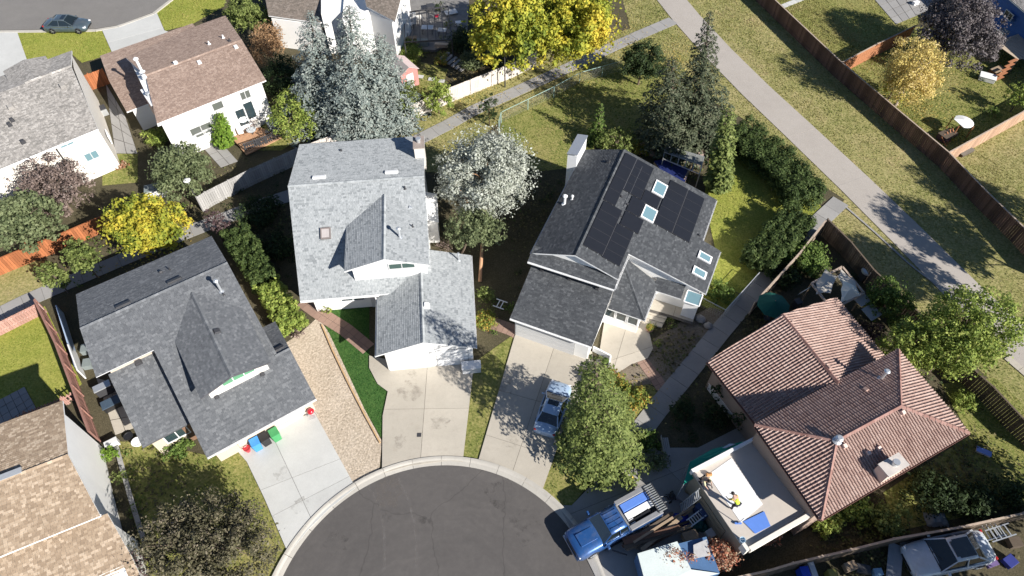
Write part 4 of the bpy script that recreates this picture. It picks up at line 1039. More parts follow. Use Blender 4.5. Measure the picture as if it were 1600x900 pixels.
m.bar(F(-2.34, 37.1, zS(-2.34) + .13), F(-2.34, 42.2, zS(-2.34) + .13), .03, .02); m.bar(F(-6.945, 38.6, zS(-6.945) + .13), F(-6.945, 42.4, zS(-6.945) + .13), .03, .02)
m.build('panel_trim', PVF, h)
for u0, u1, v0, v1 in ((-4.97, -3.95, 39.95, 41.4), (-5.0, -3.95, 37.0, 38.4)): skylight(h, F, u0, u1, v0, v1, SP, TRIM)
for u0, u1, v0, v1 in ((0.0, 1.08, 36.22, 36.95), (-0.02, 1.06, 34.55, 35.3)): skylight(h, F, u0, u1, v0, v1, SP, TRIM)
for px, py in ((971, 308), (980, 320), (970, 338)): roof_vent(h, F, px, py, SP, DARKTRIM, .2, .12)
pipe(h, F.hit(882, 319, SL), 0.85, 0.1, TRIM, True); pipe(h, F.hit(894, 312, SL), .35, .06, TRIM, True); roof_vent(h, F, 951, 254, SL, DARKTRIM, .35, .14); roof_vent(h, F, 1092, 368, SP, DARKTRIM, .22, .12)
for px, py in ((847, 422), (890, 436), (933, 451)): roof_vent(h, F, px, py, (2.75, 0, 26.0, 0, 0.255), DARKTRIM, .34, .15)
garage_door(h, F, -8.6, 26.5, -90, 4.7, mat=GREYW)
for i, u in enumerate((-4.75, -3.85, -2.95)): window(h, F, u, 30.2, 1.6, -90, 0.78, 1.1, 1, TRIM)
window(h, F, -1.2, 33.7, 1.9, -90, 1.2, 0.8, 2); window(h, F, 1.0, 35.5, 1.6, 0, 1.4, 1.0)
# sloping glazed bay at the right corner
sk_ = MB(); q = [F(0.15, 32.85, 2.2), F(1.3, 32.85, 2.2), F(1.3, 33.6, 2.75), F(0.15, 33.6, 2.75)]
sb = MB().prism([F(0.2, 32.95), F(1.25, 32.95), F(1.25, 33.7), F(0.2, 33.7)], 0, 2.1).build('glazed_bay', TRIM, h)
MB().slab(q, (0, 0, 0.05)).build('bay_glass', GLASSB, sb)
mm = MB()
for a, b in ((0, 1), (1, 2), (2, 3), (3, 0)): mm.bar(q[a] + Vector((0, 0, .05)), q[b] + Vector((0, 0, .05)), .09, .07)
mm.build('bay_frame', TRIM, sb)
# entry steps
for i in range(3):
    a, b, c_, d_ = P(1014 - i * 3.2, 486 + i * 5.5), P(1043 - i * 3.2, 494 + i * 6), P(1040 - i * 3.2, 501 + i * 6), P(1010.5 - i * 3.2, 492.5 + i * 5.5)
    MB().prism([p[:2] for p in (a, b, c_, d_)], 0.0, 0.28 - 0.09 * i).build('step', CONC_B, h)
# garden wall in front of the garage
gw = thing('garden_wall', 'low white rail wall at the corner of the beige entry court', 'wall', P(925, 545, 0))
m = MB(); m.bar(P(926, 548, 0) + Vector((0, 0, .3)), P(953, 562, 0) + Vector((0, 0, .3)), .12, .6); m.bar(P(953, 562, 0) + Vector((0, 0, .3)), P(951, 576, 0) + Vector((0, 0, .3)), .12, .6); m.build('wall_run', TRIM, gw)
# ================================================================== HOUSE T: clay tiles
F = Frame(26.6)
h = thing('house', 'brown stucco house with red clay tile roof, beside the flat garage deck', 'house', F(27, 9))
STU = paint('brown_stucco', (0.34, 0.25, 0.2), 0.9, 0.15, 1.5, bump=0.3); RF = paint('brown_fascia', (0.2, 0.1, 0.08), 0.7)
body(h, F, [(23.4, 9.5, 3.15), (28.7, 9.5, 4.9), (33.6, 9.5, 3.15), (34.2, 15.3, 3.1), (28.7, 15.3, 4.9), (23.4, 15.3, 3.15)], STU)
body(h, F, [(22.0, 4.1, 4.9), (33.0, 4.1, 4.9), (33.5, 9.8, 4.9), (22.0, 9.7, 4.9)], STU)
A1, A2 = F(28.83, 15.77, 5.1), F(28.5, 8.9, 5.1)
def troof(q): return roof(h, q, TILE, 'tile', RF, 0.14)
troof([F(22.95, 15.73, 3.25), F(22.95, 9.2, 3.25), A2, A1]); troof([A1, A2, F(34.05, 9.2, 3.25), F(34.84, 15.95, 3.25)])
r1, r2 = F(24.9, 6.74, 6.1), F(30.05, 6.72, 6.1)
e = [F(21.45, 3.62, 5.0), F(33.35, 3.65, 5.0), F(33.97, 10.1, 5.0), F(21.85, 10.02, 5.0)]
troof([e[0], e[1], r2, r1]); troof([e[1], e[2], r2]); troof([e[2], e[3], r1, r2]); troof([e[3], e[0], r1])
RC = island('clay_ridge', [(0.20, 0.10, 0.085), (0.28, 0.16, 0.135), (0.36, 0.22, 0.19)], 0.8)
up_ = Vector((0, 0, .06))
for a, b in ((A1, F(28.5, 9.9, 5.1)), (r1, r2), (e[0], r1), (e[3], r1), (e[1], r2), (e[2], r2)): caps(h, a + up_, b + up_, RC, 0.3, step=0.36, h_=0.07)
for a, b in ((e[0], e[1]), (e[1], e[2]), (e[3], e[0]), (F(22.95, 15.73, 3.25), F(22.95, 10.2, 3.25))): gutter(h, a, b, RF)
FTN = (5.0, 0, 3.63, 0, 1.1 / 3.1); BTN = (6.1, 0, 6.73, 0, -1.1 / 3.3); ALP = (3.25, 22.95, 0, 1.85 / 5.85, 0); ARP = (5.1, 28.7, 0, -1.85 / 5.8, 0)
cc = F.hit(1384, 738, FTN); cu, cv = F.uv(cc)
chimney(h, F, cu - 0.75, cu + 0.75, cv - 0.35, cv + 0.4, 4.8, 6.2, paint('stucco_chimney', (0.62, 0.5, 0.43), 0.9), paint('stucco_cap', (0.55, 0.5, 0.46), 0.9))
for px, py in ((1318, 697), (1372, 701), (1355, 708), (1409, 645)): roof_vent(h, F, px, py, FTN, paint('clay_vent', (0.66, 0.5, 0.43), 0.7), .34, .2)
pipe(h, F.hit(1307, 690, FTN) + Vector((0, 0, .1)), .35, .12, GALV, True)
pipe(h, F.hit(1376, 592, BTN), 0.95, 0.1, GALV, True); roof_vent(h, F, 1236, 503, ARP, TILE, .3, .14); roof_vent(h, F, 1294, 575, ARP, TILE, .34, .16); roof_vent(h, F, 1352, 610, BTN, TILE, .4, .15)
window(h, F, 27, 4.1, 1.8, -90, 2.0, 1.2)
# flat garage deck with parapet, being re-covered
dk = thing('garage', 'flat roofed garage being re-covered with white sheet, left of the tiled house', 'garage', F(20, 7))
DKT = paint('deck_membrane', (0.5, 0.45, 0.4), 0.85, 0.06, 1.0); GWALL = paint('garage_wall', (0.3, 0.26, 0.2), 0.9, 0.2, 1.2)
body(dk, F, [(17.5, 4.6, 2.95), (22.3, 4.6, 2.95), (22.3, 9.6, 2.95), (17.5, 9.6, 2.95)], GWALL)
MB().prism([F(17.4, 4.5), F(22.35, 4.5), F(22.35, 9.65), F(17.4, 9.65)], 2.96, 3.04).build('deck', DKT, dk)
MB().prism([F(17.35, 9.62), F(22.3, 9.62), F(22.3, 9.8), F(17.35, 9.8)], 2.8, 3.35).build('parapet', TRIM, dk)
MB().prism([F(17.6, 4.2), F(22.3, 4.2), F(22.3, 4.45), F(17.6, 4.45)], 2.8, 3.3).build('parapet', CREAM, dk)
MB().prism([F(17.3, 4.3), F(17.52, 4.3), F(17.52, 4.75), F(17.3, 4.75)], 2.6, 3.4).build('corner_post', CREAM, dk)
# stained flashing band along the house wall
m = MB()
for i in range(9):
    v0 = 4.7 + i * 0.53; m.prism([F(22.1, v0), F(22.3, v0), F(22.3, v0 + .5), F(22.1, v0 + .5)], 3.05, 3.35 + random.uniform(-.05, .12))
m.build('flashing', paint('worn_flashing', (0.4, 0.36, 0.34), 0.8, 0.5, 2), dk)
garage_door(dk, F, 17.5, 7.2, 180, 2.5, 2.0, mat=paint('old_door', (0.3, 0.24, 0.16), 0.8))
SHEETW = paint('white_sheet', (0.82, 0.82, 0.83), 0.5, 0.03, 1.0); BLUEPAINT = paint('blue_sheet', (0.1, 0.22, 0.62), 0.6, 0.1)
def deck_sheet(name, px, mat, z, label):
    q = [P(x, y, z) for x, y in px]; m = MB().slab(q, (0, 0, 0.015)); return props(m.build(name, mat, loc=tuple(q[0])), label, 'sheet')
deck_sheet('membrane_sheet', [(1106, 742), (1143, 716), (1192, 788), (1158, 817)], SHEETW, 3.05, 'broad white membrane sheet laid across the flat garage deck')
deck_sheet('blue_sheet', [(1161, 815), (1194, 799), (1204, 822), (1180, 834)], BLUEPAINT, 3.075, 'blue sheet lying in the shade at the front of the flat deck')
BUC = thing('bucket', 'pale blue bucket at the front corner of the flat deck', 'bucket', P(1158, 846, 3.05))
MB().lathe([(0.14, 0), (0.17, 0.35), (0.18, 0.36), (0.16, 0.36), (0.13, 0.03)], n=16).build('pail', paint('bucket_blue', (0.45, 0.6, 0.72), 0.5), BUC, local=True); MB().bar((-.17, 0, .37), (.17, 0, .37), .015, .015).build('handle', GALV, BUC, local=True)
q = P(1153, 818, 3.1); br = thing('roof_broom', 'long handled pale blue roller standing beside the bucket on the deck', 'broom', q)
MB().tube(q, q + Vector((0, -.1, 1.3)), 0.025).build('handle', GALV, br); MB().box(q + Vector((0, 0, .04)), (.4, .1, .08)).build('head', BLUEPAINT, br)

# ================================================================== HOUSE H2: brown roof
F = Frame(37)
h = thing('house', 'white two-storey house with brown shingle roof and back patio, top left', 'house', F(9, 62))
body(h, F, [(4.1, 57.3, 4.6), (13.7, 57.3, 4.6), (14.0, 62.0, 5.85), (14.6, 68.6, 4.5), (12, 68.6, 4.5), (4.9, 67.2, 4.7), (4.5, 62.0, 5.85)], WHITE)
body(h, F, [(2.8, 63.5, 2.6), (5.2, 63.5, 2.6), (5.2, 72.8, 2.6), (3.2, 72.8, 2.6)], WHITE); body(h, F, [(3.3, 67.6, 2.8), (12.2, 67.6, 2.8), (12.2, 73.1, 2.6), (3.3, 73.1, 2.6)], WHITE)
z2b = lambda v: 6.15 - 0.2 * (v - 62.0)
roof(h, [F(3.75, 56.75, 4.8), F(14.05, 56.75, 4.8), F(14.4, 62.0, 6.15), F(5.15, 62.0, 6.15)], SH_2)
roof(h, [F(5.15, 62.0, 6.15), F(8.95, 62.0, 6.15), F(12.15, z_ := 69.6, z2b(69.6)), F(4.75, 68.0, z2b(68))], SH_2)
roof(h, [F(8.95, 62.0, 6.15), F(14.4, 62.0, 6.15), F(15.4, 69.6, z2b(69.6)), F(12.15, 69.6, z2b(69.6))], SH_2)
roof(h, [F(2.44, 68.2, 3.2), F(12.6, 68.2, 3.2), F(12.75, 73.6, 2.75), F(3.04, 73.6, 2.75)], SH_2)
roof(h, [F(2.27, 63.1, 2.75), F(5.6, 63.1, 2.75), F(5.4, 68.2, 3.2), F(2.44, 68.2, 3.2)], SH_2)
caps(h, F(5.15, 62.0, 6.18), F(14.4, 62.0, 6.18), SH_2); gutter(h, F(3.7, 56.6, 4.8), F(14.05, 56.95, 4.8)); gutter(h, F(12.7, 73.6, 2.75), F(3.0, 73.6, 2.75))
P2F = (4.8, 0, 56.7, 0, 0.245); P2B = (6.15, 0, 62.2, 0, -0.19)
chimney(h, F, 4.2, 4.75, 58.9, 61.6, 2.8, 5.2, paint('brick_chimney', (0.6, 0.42, 0.32), 0.9, 0.2, 5), TRIM)
for px, py in ((226, 121), (275, 100), (312, 99), (369, 75)): roof_vent(h, F, px, py, P2F, TRIM, .45, .22)
pipe(h, F.hit(222, 112, P2F), 1.3, .12, TRIM, True); pipe(h, F.hit(327, 69, P2B), .3, .07, TRIM); pipe(h, F.hit(349, 59, P2B), .3, .07, TRIM); pipe(h, F.hit(359, 64, P2B), .25, .07, DARKTRIM)
GR = glass('grey_window', (0.12, 0.13, 0.12), 0.15)
for px, py, w_, h_, pn in ((340, 165, 1.0, 0.8, 1), (383, 148, 0.95, 0.85, 2), (314, 201, 2.0, 0.8, 2), (313, 210, .9, .4, 1), (325, 204, .9, .4, 1)):
    # wall plane v = 57.3
    d = ray(px, py); du, dv = F.uv(d); t = 57.3 / dv; window(h, F, du * t, 57.3, CAM_H + d.z * t, -90, w_, h_, pn, GREYW, GR)
for px, py in ((378, 183), (390, 172)):
    d = ray(px, py); du, dv = F.uv(d); t = 57.3 / dv; window(h, F, du * t, 57.3, max(1.1, CAM_H + d.z * t), -90, 0.95, 1.9, 1, TRIM, GLASS, name='patio_door')

# ================================================================== HOUSE H1: weathered grey roof, far left
F = Frame(39)
h = thing('house', 'white house with weathered grey shingle roof at the left edge beside the parked dark car', 'house', F(-4, 64))
body(h, F, [(-14, 59.6, 4.7), (1.45, 59.6, 4.75), (2.6, 66.8, 6.25), (3.2, 70.8, 5.3), (-14, 70.5, 5.4), (-14, 66.5, 6.2)], CREAM)
z1 = lambda v: 4.9 + 0.21 * (v - 59.0)
roof(h, [F(-15, 59.0, 4.9), F(1.45, 59.0, 4.9), F(2.5, 66.8, z1(66.8)), F(-15, 66.8, z1(66.8))], SH_1)
roof(h, [F(-15, 66.8, z1(66.8)), F(2.5, 66.8, z1(66.8)), F(3.45, 71.5, 5.3), F(-1.9, 71.5, 5.3), F(-15, 71.5, 5.3)], SH_1)
caps(h, F(-1.5, 66.8, z1(66.8) + .03), F(2.5, 66.8, z1(66.8) + .03), SH_1)
roof(h, [F(-2.6, 71.9, 5.35), F(-0.6, 71.9, 5.9), F(-0.6, 66.9, 6.5), F(-2.6, 67.9, 6.2)], SH_1); roof(h, [F(-0.6, 71.9, 5.9), F(1.2, 71.9, 5.35), F(1.2, 67.9, 6.2), F(-0.6, 66.9, 6.5)], SH_1)
gutter(h, F(-15, 59.0, 4.9), F(1.45, 59.0, 4.9))
PL1 = (4.9, 0, 59.0, 0, 0.21)
for px, py, s_ in ((99, 136, .6), (18, 169, .6), (20, 189, .35), (16, 196, .35), (37, 223, .4)): roof_vent(h, F, px, py, PL1, DARKTRIM if s_ < .5 else SH_1, s_, .3)
for px, py, w_ in ((143, 243, 1.1), (102, 222, 1.1)):
    d = ray(px, py); du, dv = F.uv(d); t = 59.6 / dv; window(h, F, du * t, 59.6, CAM_H + d.z * t, -90, w_, .8, 2, GREYW, GLASSB)
MB().tube(F(-2.2, 59.5, 4.7), F(-2.2, 59.5, 0.2), .06).build('downpipe', DARKTRIM, h); window(h, F, 1.95, 62, 1.8, -9, 1.0, .9, 1)

# ================================================================== HOUSE B: tan roof, bottom left
F = Frame(26)
h = thing('house', 'white walled house with tan shingle roof in the bottom left corner', 'house', F(-20, 27))
body(h, F, [(-30, 22.6, 4.8), (-16.15, 22.6, 4.8), (-16.45, 25.9, 5.9), (-16.7, 29.8, 5.5), (-30, 29.8, 5.5), (-30, 26.3, 6.1)], WHITE)
rdg = P(106.7, 710.5, 6.3); ru, rv = F.uv(rdg)
roof(h, [F(-30, rv, 6.3), F(-30, 22.2, 5.0), P(157, 806, 5.0), rdg], SH_B); roof(h, [P(98, 626, 5.7), F(-30, 30.25, 5.7), F(-30, rv, 6.3), rdg], SH_B)
caps(h, F(-30, rv, 6.33), rdg + Vector((0, 0, .03)), SH_B); gutter(h, F(-30, 22.2, 5.0), F(-15.4, 22.2, 5.0))
g0 = P(168, 802, 4.5); g1 = P(205, 868, 3.6); gu, gv = F.uv(g0); g1u, g1v = F.uv(g1)
sl_ = (4.5 - 3.6) / (gv - g1v)
roof(h, [F(-30, gv + .1, 4.52), F(-30, gv - 6, 4.5 - 6 * sl_), F(g1u + .5, gv - 6, 4.5 - 6 * sl_), g1, g0], SH_B)
body(h, F, [(-30, gv - 5.5, 2.8), (g1u - .2, gv - 5.5, 2.8), (gu - .25, gv - .1, 4.3), (-30, gv - .1, 4.3)], WHITE)
dd = F.hit(12, 744, (6.3, ru, rv, 0, -0.24)); on_plane_box(h, 'ridge_vent', dd, F(1, 0) - F(0, 0), F(0, 1, .2), 1.6, .35, .2, GALV)
window(h, F, -16.55, 25.5, 1.8, 4, 1.0, .8, 1)

# ================================================================== HOUSE H3: top centre
F = Frame(0)
h = thing('house', 'white house with taupe roofs partly hidden behind the blue spruces at the top edge', 'house', P(560, 20))
def pxroof(house, pts, mat, fascia=None): return roof(house, [P(*p) for p in pts], mat, fascia=fascia)
def pxwall(house, top, mat, inset=0.0, name='wall'):
    q = [P(*p) for p in top]; m = MB()
    for a, b in zip(q, q[1:]): m.slab([a, b, Vector((b.x, b.y, 0)), Vector((a.x, a.y, 0))], (0, 0.15, 0))
    return m.build(name, mat, house)
pxroof(h, [(404, -60, 5.8), (420, 26, 3.6), (500, 36, 3.6), (540, 20, 4.2), (500, -60, 5.8)], SH_3)
pxwall(h, [(424, 29, 3.4), (500, 39, 3.4), (500, -10, 3.4)], WHITE)
pxroof(h, [(560, -60, 7.6), (573, 13, 5.2), (617, 31, 5.2), (640, -50, 7.6)], SH_3)
pxwall(h, [(540, -30, 5.0), (535, 28, 5.0), (577, 16, 5.0), (612, 33, 4.9), (634, -20, 5.4)], WHITE)
m = MB(); q = [P(575, 14, 5), P(612, 33, 4.8), P(634, -40, 5), P(600, -60, 5), P(500, -60, 5), P(500, 20, 5)]; m.prism([(p.x, p.y + .3) for p in q], 0, 4.7); m.build('wall', WHITE, h)
sail = [P(489, 8, 3.2), P(523, 0, 3.2), P(530, 36, 3.0), P(507, 36, 3.0)]
o = MB().slab(sail, (0, 0, .03)).build('awning_sheet', TRIM, loc=tuple(sail[0])); props(o, 'white canopy sheet between the taupe roof and the white wall', 'canopy')
# blue house, top right
F = Frame(-38)
h = thing('house', 'bright blue sided house with grey roof cut by the top right corner', 'house', P(1620, 20))
BS = paint('blue_siding', (0.035, 0.12, 0.38), 0.6, 0.1)
w0 = [P(1535, -40, 3.8), P(1577, 0, 3.8), P(1620, 32, 3.8)]
q = [Vector((p.x, p.y, 0)) for p in w0]; out = (q[2] - q[0]).normalized(); nb = Vector((-out.y, out.x, 0))
MB().prism([(q[0] - out * 6)[:2], (q[2] + out * 12)[:2], (q[2] + out * 12 + nb * 8)[:2], (q[0] - out * 6 + nb * 8)[:2]], 0, 3.9).build('wall', BS, h)
rp_ = [w0[0] - out * 6 - nb * .4, w0[2] + out * 12 - nb * .4, w0[2] + out * 12 + nb * 5, w0[0] - out * 6 + nb * 5]
roof(h, [Vector((rp_[0].x, rp_[0].y, 3.9)), Vector((rp_[1].x, rp_[1].y, 3.9)), Vector((rp_[2].x, rp_[2].y, 5.6)), Vector((rp_[3].x, rp_[3].y, 5.6))], SH_1)
mid = q[1] + out * 1.0; Fh = Frame(math.degrees(math.atan2(out.y, out.x))); mu, mv = Fh.uv(mid); window(h, Fh, mu, mv, 2.6, -90, 1.2, .7, 2, GREYW)
dkp = [P(1552, 66, 1.6), P(1590, 93, 1.6), P(1625, 78, 1.6), P(1600, 50, 1.6), P(1575, 55, 1.6)]
do = thing('deck', 'tan boarded deck with dark timber stairs against the blue house', 'deck', (dkp[0].x, dkp[0].y, 0))
TAN = paint('tan_deck', (0.5, 0.4, 0.3), 0.85, 0.12, 4)
a, b, c_, d_ = dkp[0], dkp[1], dkp[2] + Vector((3, 0, 0)), dkp[3]
for i in range(14):
    s0, s1 = i / 14 + .003, (i + 1) / 14 - .003
    MB().slab([a.lerp(d_, s0), b.lerp(c_, s0), b.lerp(c_, s1), a.lerp(d_, s1)], (0, 0, -.05)).build('board', TAN, do)
for p in (a, b, c_, d_): MB().tube((p.x, p.y, 0), (p.x, p.y, 1.5), .07).build('post', WOOD, do)
for i in range(5):
    s = P(1583 - i * 0.5, 95, 1.6) + Vector((-.3 * i, -.32 * i, -.3 * i)); MB().box(s, (1.3, .3, .05), rz=.5).build('step', REDWOOD, do)
# ================================================================== FENCES
FW = boards('pale_fence', (0.62, 0.565, 0.52), .12); FG = boards('grey_fence', (0.36, 0.35, 0.34), .2)
FB = boards('brown_fence', (0.15, 0.085, 0.06), .45); FBL = paint('brown_fence_cap', (0.42, 0.33, 0.26), 0.85, 0.2, 3)
FO = boards('orange_fence', (0.36, 0.13, 0.055), .35); FP = boards('pink_fence', (0.42, 0.24, 0.2), .2)
FD = boards('grey_brown_fence', (0.13, 0.10, 0.075), .4)
fence('tall pale board fence along the footpath below the tall blue spruces', [(836, 103), (800, 121), (703, 160), (653, 183), (573, 220), (540, 228), (470, 254)], 1.8, FW, FW, cap=False)
fence('greyer pale board fence along the footpath continuing left behind the pale roofed house', [(470, 254), (400, 286), (330, 322), (318, 330)], 1.8, FG, FG, cap=False)
fence('long dark brown board fence along the grass verge of the greenway', [(1150, -60), (1190, -20), (1315, 97), (1417, 183), (1483, 238), (1540, 297), (1600, 355), (1660, 420)], 1.8, FB, FBL, base=False)
fence('brown board fence between the two upper back yards', [(1317, 97), (1372, 68), (1430, 40)], 1.7, REDWOOD, FBL, base=False)
fence('new looking board fence between the yard with the toys and the lower yard', [(1483, 238), (1540, 207), (1600, 174), (1660, 140)], 1.7, boards('tan_fence', (0.45, 0.29, 0.2), .25), FBL, base=False)
fence('dark weathered fence beside the grass strip behind the gazebo', [(1293, 342), (1330, 378), (1367, 423), (1410, 462), (1450, 503), (1530, 585), (1553, 605), (1600, 655), (1650, 700)], 1.8, FD, FD, base=False)
fence('dark board fence along the lower side of the concrete footpath by the green umbrella', [(1290, 345), (1250, 395), (1200, 450), (1180, 472)], 1.7, FD, FBL, base=False)
fence('green chain link fence across the shady back lawn', [(975, 110), (905, 130), (865, 152), (783, 192), (780, 205)], 1.3, GALV, paint('green_post', (0.3, 0.45, 0.42), 0.5), style='wire', bay=3)
fence('thin wire fence at the end of the side lawn by the footpath', [(1180, 440), (1128, 498), (1090, 478)], 1.2, GALV, GALV, style='wire', bay=3)
fence('old board fence along the bottom right of the tiled house', [(1080, 918), (1200, 892), (1240, 880), (1330, 859), (1397, 842), (1500, 824), (1600, 802), (1660, 790)], 1.6, FD, FBL, base=False)
fence('orange stained fence at the left edge under the green trees', [(-40, 448), (0, 430), (60, 405), (110, 385), (190, 350)], 1.6, FO, FO)
fence('orange stained fence piece with broken corner by the left trees', [(36, 372), (58, 405)], 1.6, FO, FO, cap=False)
fence('pink boarded low fence along the top of the neighbour lawn', [(-40, 540), (0, 524), (72, 488)], 1.3, FP, TRIM, cap=False)
fence('brown red board fence between the neighbour lawn and the narrow side deck', [(72, 488), (105, 555), (157, 690)], 1.7, boards('red_brown_fence', (0.30, 0.16, 0.13), .25), MATS['red_brown_fence'])
fence('dark picket fence above the tan roof in the bottom left', [(-20, 690), (50, 655), (108, 632), (128, 620)], 1.1, FP, FP, style='picket', cap=False)
fence('orange board gate fence between the grey roofed and brown roofed houses', [(132, 145), (150, 138), (172, 130)], 1.8, FO, FO, cap=False)
fence('low dark slatted railing round the brown house patio', [(385, 238), (418, 226), (446, 213)], 1.0, DARKTRIM, DARKTRIM, style='picket', cap=True)

# ================================================================== TREES
tree('golden yellow maple above the charcoal roof', 225, 355, 3.6, 68, 50, 2.6, L_GOLD, n=60, leaf=0.2, dens=75, name='maple_tree', crown_k=0.3)
tree('large green and yellow tree nearest the lamp post at the top', 800, 42, 7.5, 74, 66, 5.0, L_YELGREEN, n=70, leaf=0.25, dens=55, name='ash_tree', crown_k=0.27, base=(735, 60), bark=BARKL)
tree('large amber tinted tree by the top of the footpath junction', 890, 30, 6.5, 80, 78, 4.6, L_YELGREEN, n=80, leaf=0.25, dens=55, name='ash_tree', crown_k=0.26, base=(860, 95))
tree('thin pale yellow tree inside the dark brown fence', 1428, 112, 4.0, 50, 50, 3.0, L_PALEGOLD, n=50, leaf=0.14, dens=70, name='aspen_tree', crown_k=0.32, bark=BARKL, limb_n=26)
tree('small yellow green tree left of the thin pale yellow tree', 1402, 128, 2.2, 26, 30, 1.8, L_GOLD, n=24, leaf=0.14, dens=90, name='aspen_tree')
tree('greyish purple leaved tree beside the blue house', 1500, 42, 4.2, 62, 58, 3.2, L_PLUM, n=60, leaf=0.17, dens=80, name='plum_tree', crown_k=0.28)
tree('brownish mauve tree in front of the weathered grey roofed house', 82, 290, 3.2, 62, 48, 2.3, L_MAUVE, n=50, leaf=0.15, dens=62, name='cherry_tree', crown_k=0.28, limb_n=20)
tree('broad sage green tree at the left edge', 35, 345, 3.6, 48, 50, 2.6, L_SAGE, n=44, leaf=0.2, dens=70, name='tree')
tree('bright green slender tree right of the leftmost tree', 128, 402, 2.6, 28, 32, 1.9, L_OLIVE, n=26, leaf=0.17, dens=100, name='tree')
tree('small bushy green tree above the narrow side deck', 84, 432, 2.2, 28, 24, 1.6, L_OLIVE, n=24, leaf=0.16, dens=100, name='tree')
tree('grey green tree behind the left lamp post', 282, 266, 2.9, 50, 42, 2.3, L_SAGE, n=46, leaf=0.17, dens=85, name='pear_tree')
tree('dark green tree against the right end of the brown roof', 385, 22, 2.8, 36, 30, 2.2, L_OLIVE, n=34, leaf=0.18, dens=85)
tree('orange brown autumn tree between the brown roof and the blue spruces', 418, 68, 2.4, 28, 34, 1.9, L_ORANGE, n=30, leaf=0.14, dens=70, name='autumn_tree')
tree('loose yellow green tree left of the blue spruces', 462, 178, 2.6, 42, 42, 2.0, L_LIME, n=40, leaf=0.15, dens=55, name='apple_tree', crown_k=0.3)
tree('dark green tree left of the blue spruces behind the loose one', 440, 120, 2.2, 34, 36, 1.8, L_DARK, n=30, leaf=0.16, dens=80, name='apple_tree')
tree('dark juniper at the foot of the rightmost blue spruce', 632, 158, 1.8, 25, 34, 1.9, L_OLIVE, n=26, leaf=0.12, dens=150, name='juniper')
tree('young bright green tree overhanging the pale fence', 684, 152, 1.9, 24, 30, 1.8, L_LIME, n=24, leaf=0.15, dens=90, name='young_tree')
tree('small dark pine beside the footpath above the silver tree', 764, 172, 1.8, 19, 22, 1.7, L_DARK, n=20, leaf=0.12, dens=170, name='small_pine')
tree('silver leaved tree between the pale roof and the solar roof', 762, 268, 5.2, 80, 72, 3.3, L_SILVER, n=95, leaf=0.15, dens=95, name='olive_tree', crown_k=0.27, base=(750, 440), bark=BARKO, limb_n=10)
tree('green leafed tree below the silver tree', 744, 358, 3.6, 50, 36, 1.9, L_SAGE, n=34, leaf=0.15, dens=100, name='tree', base=(720, 400))
spruce('dense green conifer beside the pale blue car on the cul-de-sac', 944, 712, 562, 3.1, L_OLIVE, name='larch_tree', topx=930, levels=27, dens=6.2, leaf=0.125, power=0.48, ragged=0.35, droop=0.3)
tree('dark crab apple tree at the bottom left', 318, 850, 3.0, 118, 74, 2.2, L_MIXED, n=80, leaf=0.13, dens=95, name='crab_apple_tree', crown_k=0.24, flat=0.7, limb_n=24)
tree('thin dark tree at the bottom edge left of the crab apple', 205, 885, 2.4, 40, 26, 1.6, L_PURPLE, n=24, leaf=0.12, dens=80, name='crab_apple_tree')
tree('large pale green tree overhanging the dark fence at right', 1508, 520, 5.0, 76, 74, 3.8, L_LIME, n=100, leaf=0.15, dens=75, name='willow_tree', crown_k=0.27, limb_n=18)
tree('green tree between the gazebo and the large pale tree', 1425, 540, 3.6, 46, 50, 2.8, L_LIME, n=44, leaf=0.15, dens=95)
tree('dark green tree right of the gazebo', 1388, 470, 2.3, 34, 38, 1.8, L_GREEN, n=34, leaf=0.15, dens=110)
tree('purple leaved small tree above the charcoal roof', 340, 348, 2.3, 20, 24, 1.7, L_PURPLE, n=20, leaf=0.14, dens=120, name='plum_tree')
tree('yellow green small tree by the right edge in the back yard', 1596, 150, 1.9, 24, 22, 1.4, L_LIME, n=18, leaf=0.15, dens=90)
tree('dark green tree by the chain link gap near the pine', 1003, 98, 2.6, 38, 34, 2.3, L_DARK, n=34, leaf=0.15, dens=130, name='cedar_tree')
tree('green tree on the shady lawn under the chimney', 965, 222, 1.6, 34, 22, 1.2, L_OLIVE, n=20, leaf=0.15, dens=90)
BS1 = dict(name='blue_spruce', leaf=0.15, droop=0.3, lo=0.03)
spruce('tallest blue spruce in the middle of the blue spruces', 560, 208, 6, 4.5, L_BLUE, topx=545, power=0.6, ragged=0.4, levels=34, dens=5.0, **BS1)
spruce('blue spruce on the left of the blue spruces', 508, 192, 14, 4.1, L_BLUE, topx=484, power=0.6, ragged=0.4, levels=31, dens=5.0, **BS1)
spruce('shorter blue spruce on the right of the blue spruces', 608, 188, 52, 3.7, L_BLUE, topx=592, power=0.55, ragged=0.4, levels=27, dens=5.0, **BS1)
spruce('tall dark ragged spruce beside the greenway path', 1085, 222, 12, 4.0, L_PINE, topx=1110, levels=27, dens=4.6, leaf=0.16, ragged=0.55, droop=0.2)
spruce('broad dark pine left of the tall ragged spruce', 1048, 228, 88, 4.2, L_PINE, topx=1052, levels=24, dens=4.8, leaf=0.16, ragged=0.4, power=0.6)
spruce('small bright spruce on the shady lawn', 932, 222, 160, 1.1, L_GREEN, levels=16, dens=2.2, leaf=0.16)
spruce('columnar poplar beside the hedge and the pergola', 1120, 300, 172, 1.25, L_OLIVE, name='poplar_tree', topx=1138, levels=34, dens=2.4, leaf=0.2, power=0.28, droop=-0.25)
spruce('bright green conical cedar on the brown house patio', 352, 228, 176, 0.95, L_CEDAR, name='cedar_tree', topx=343, levels=22, dens=3.0, leaf=0.16, power=0.45, droop=-0.3, ragged=0.05)
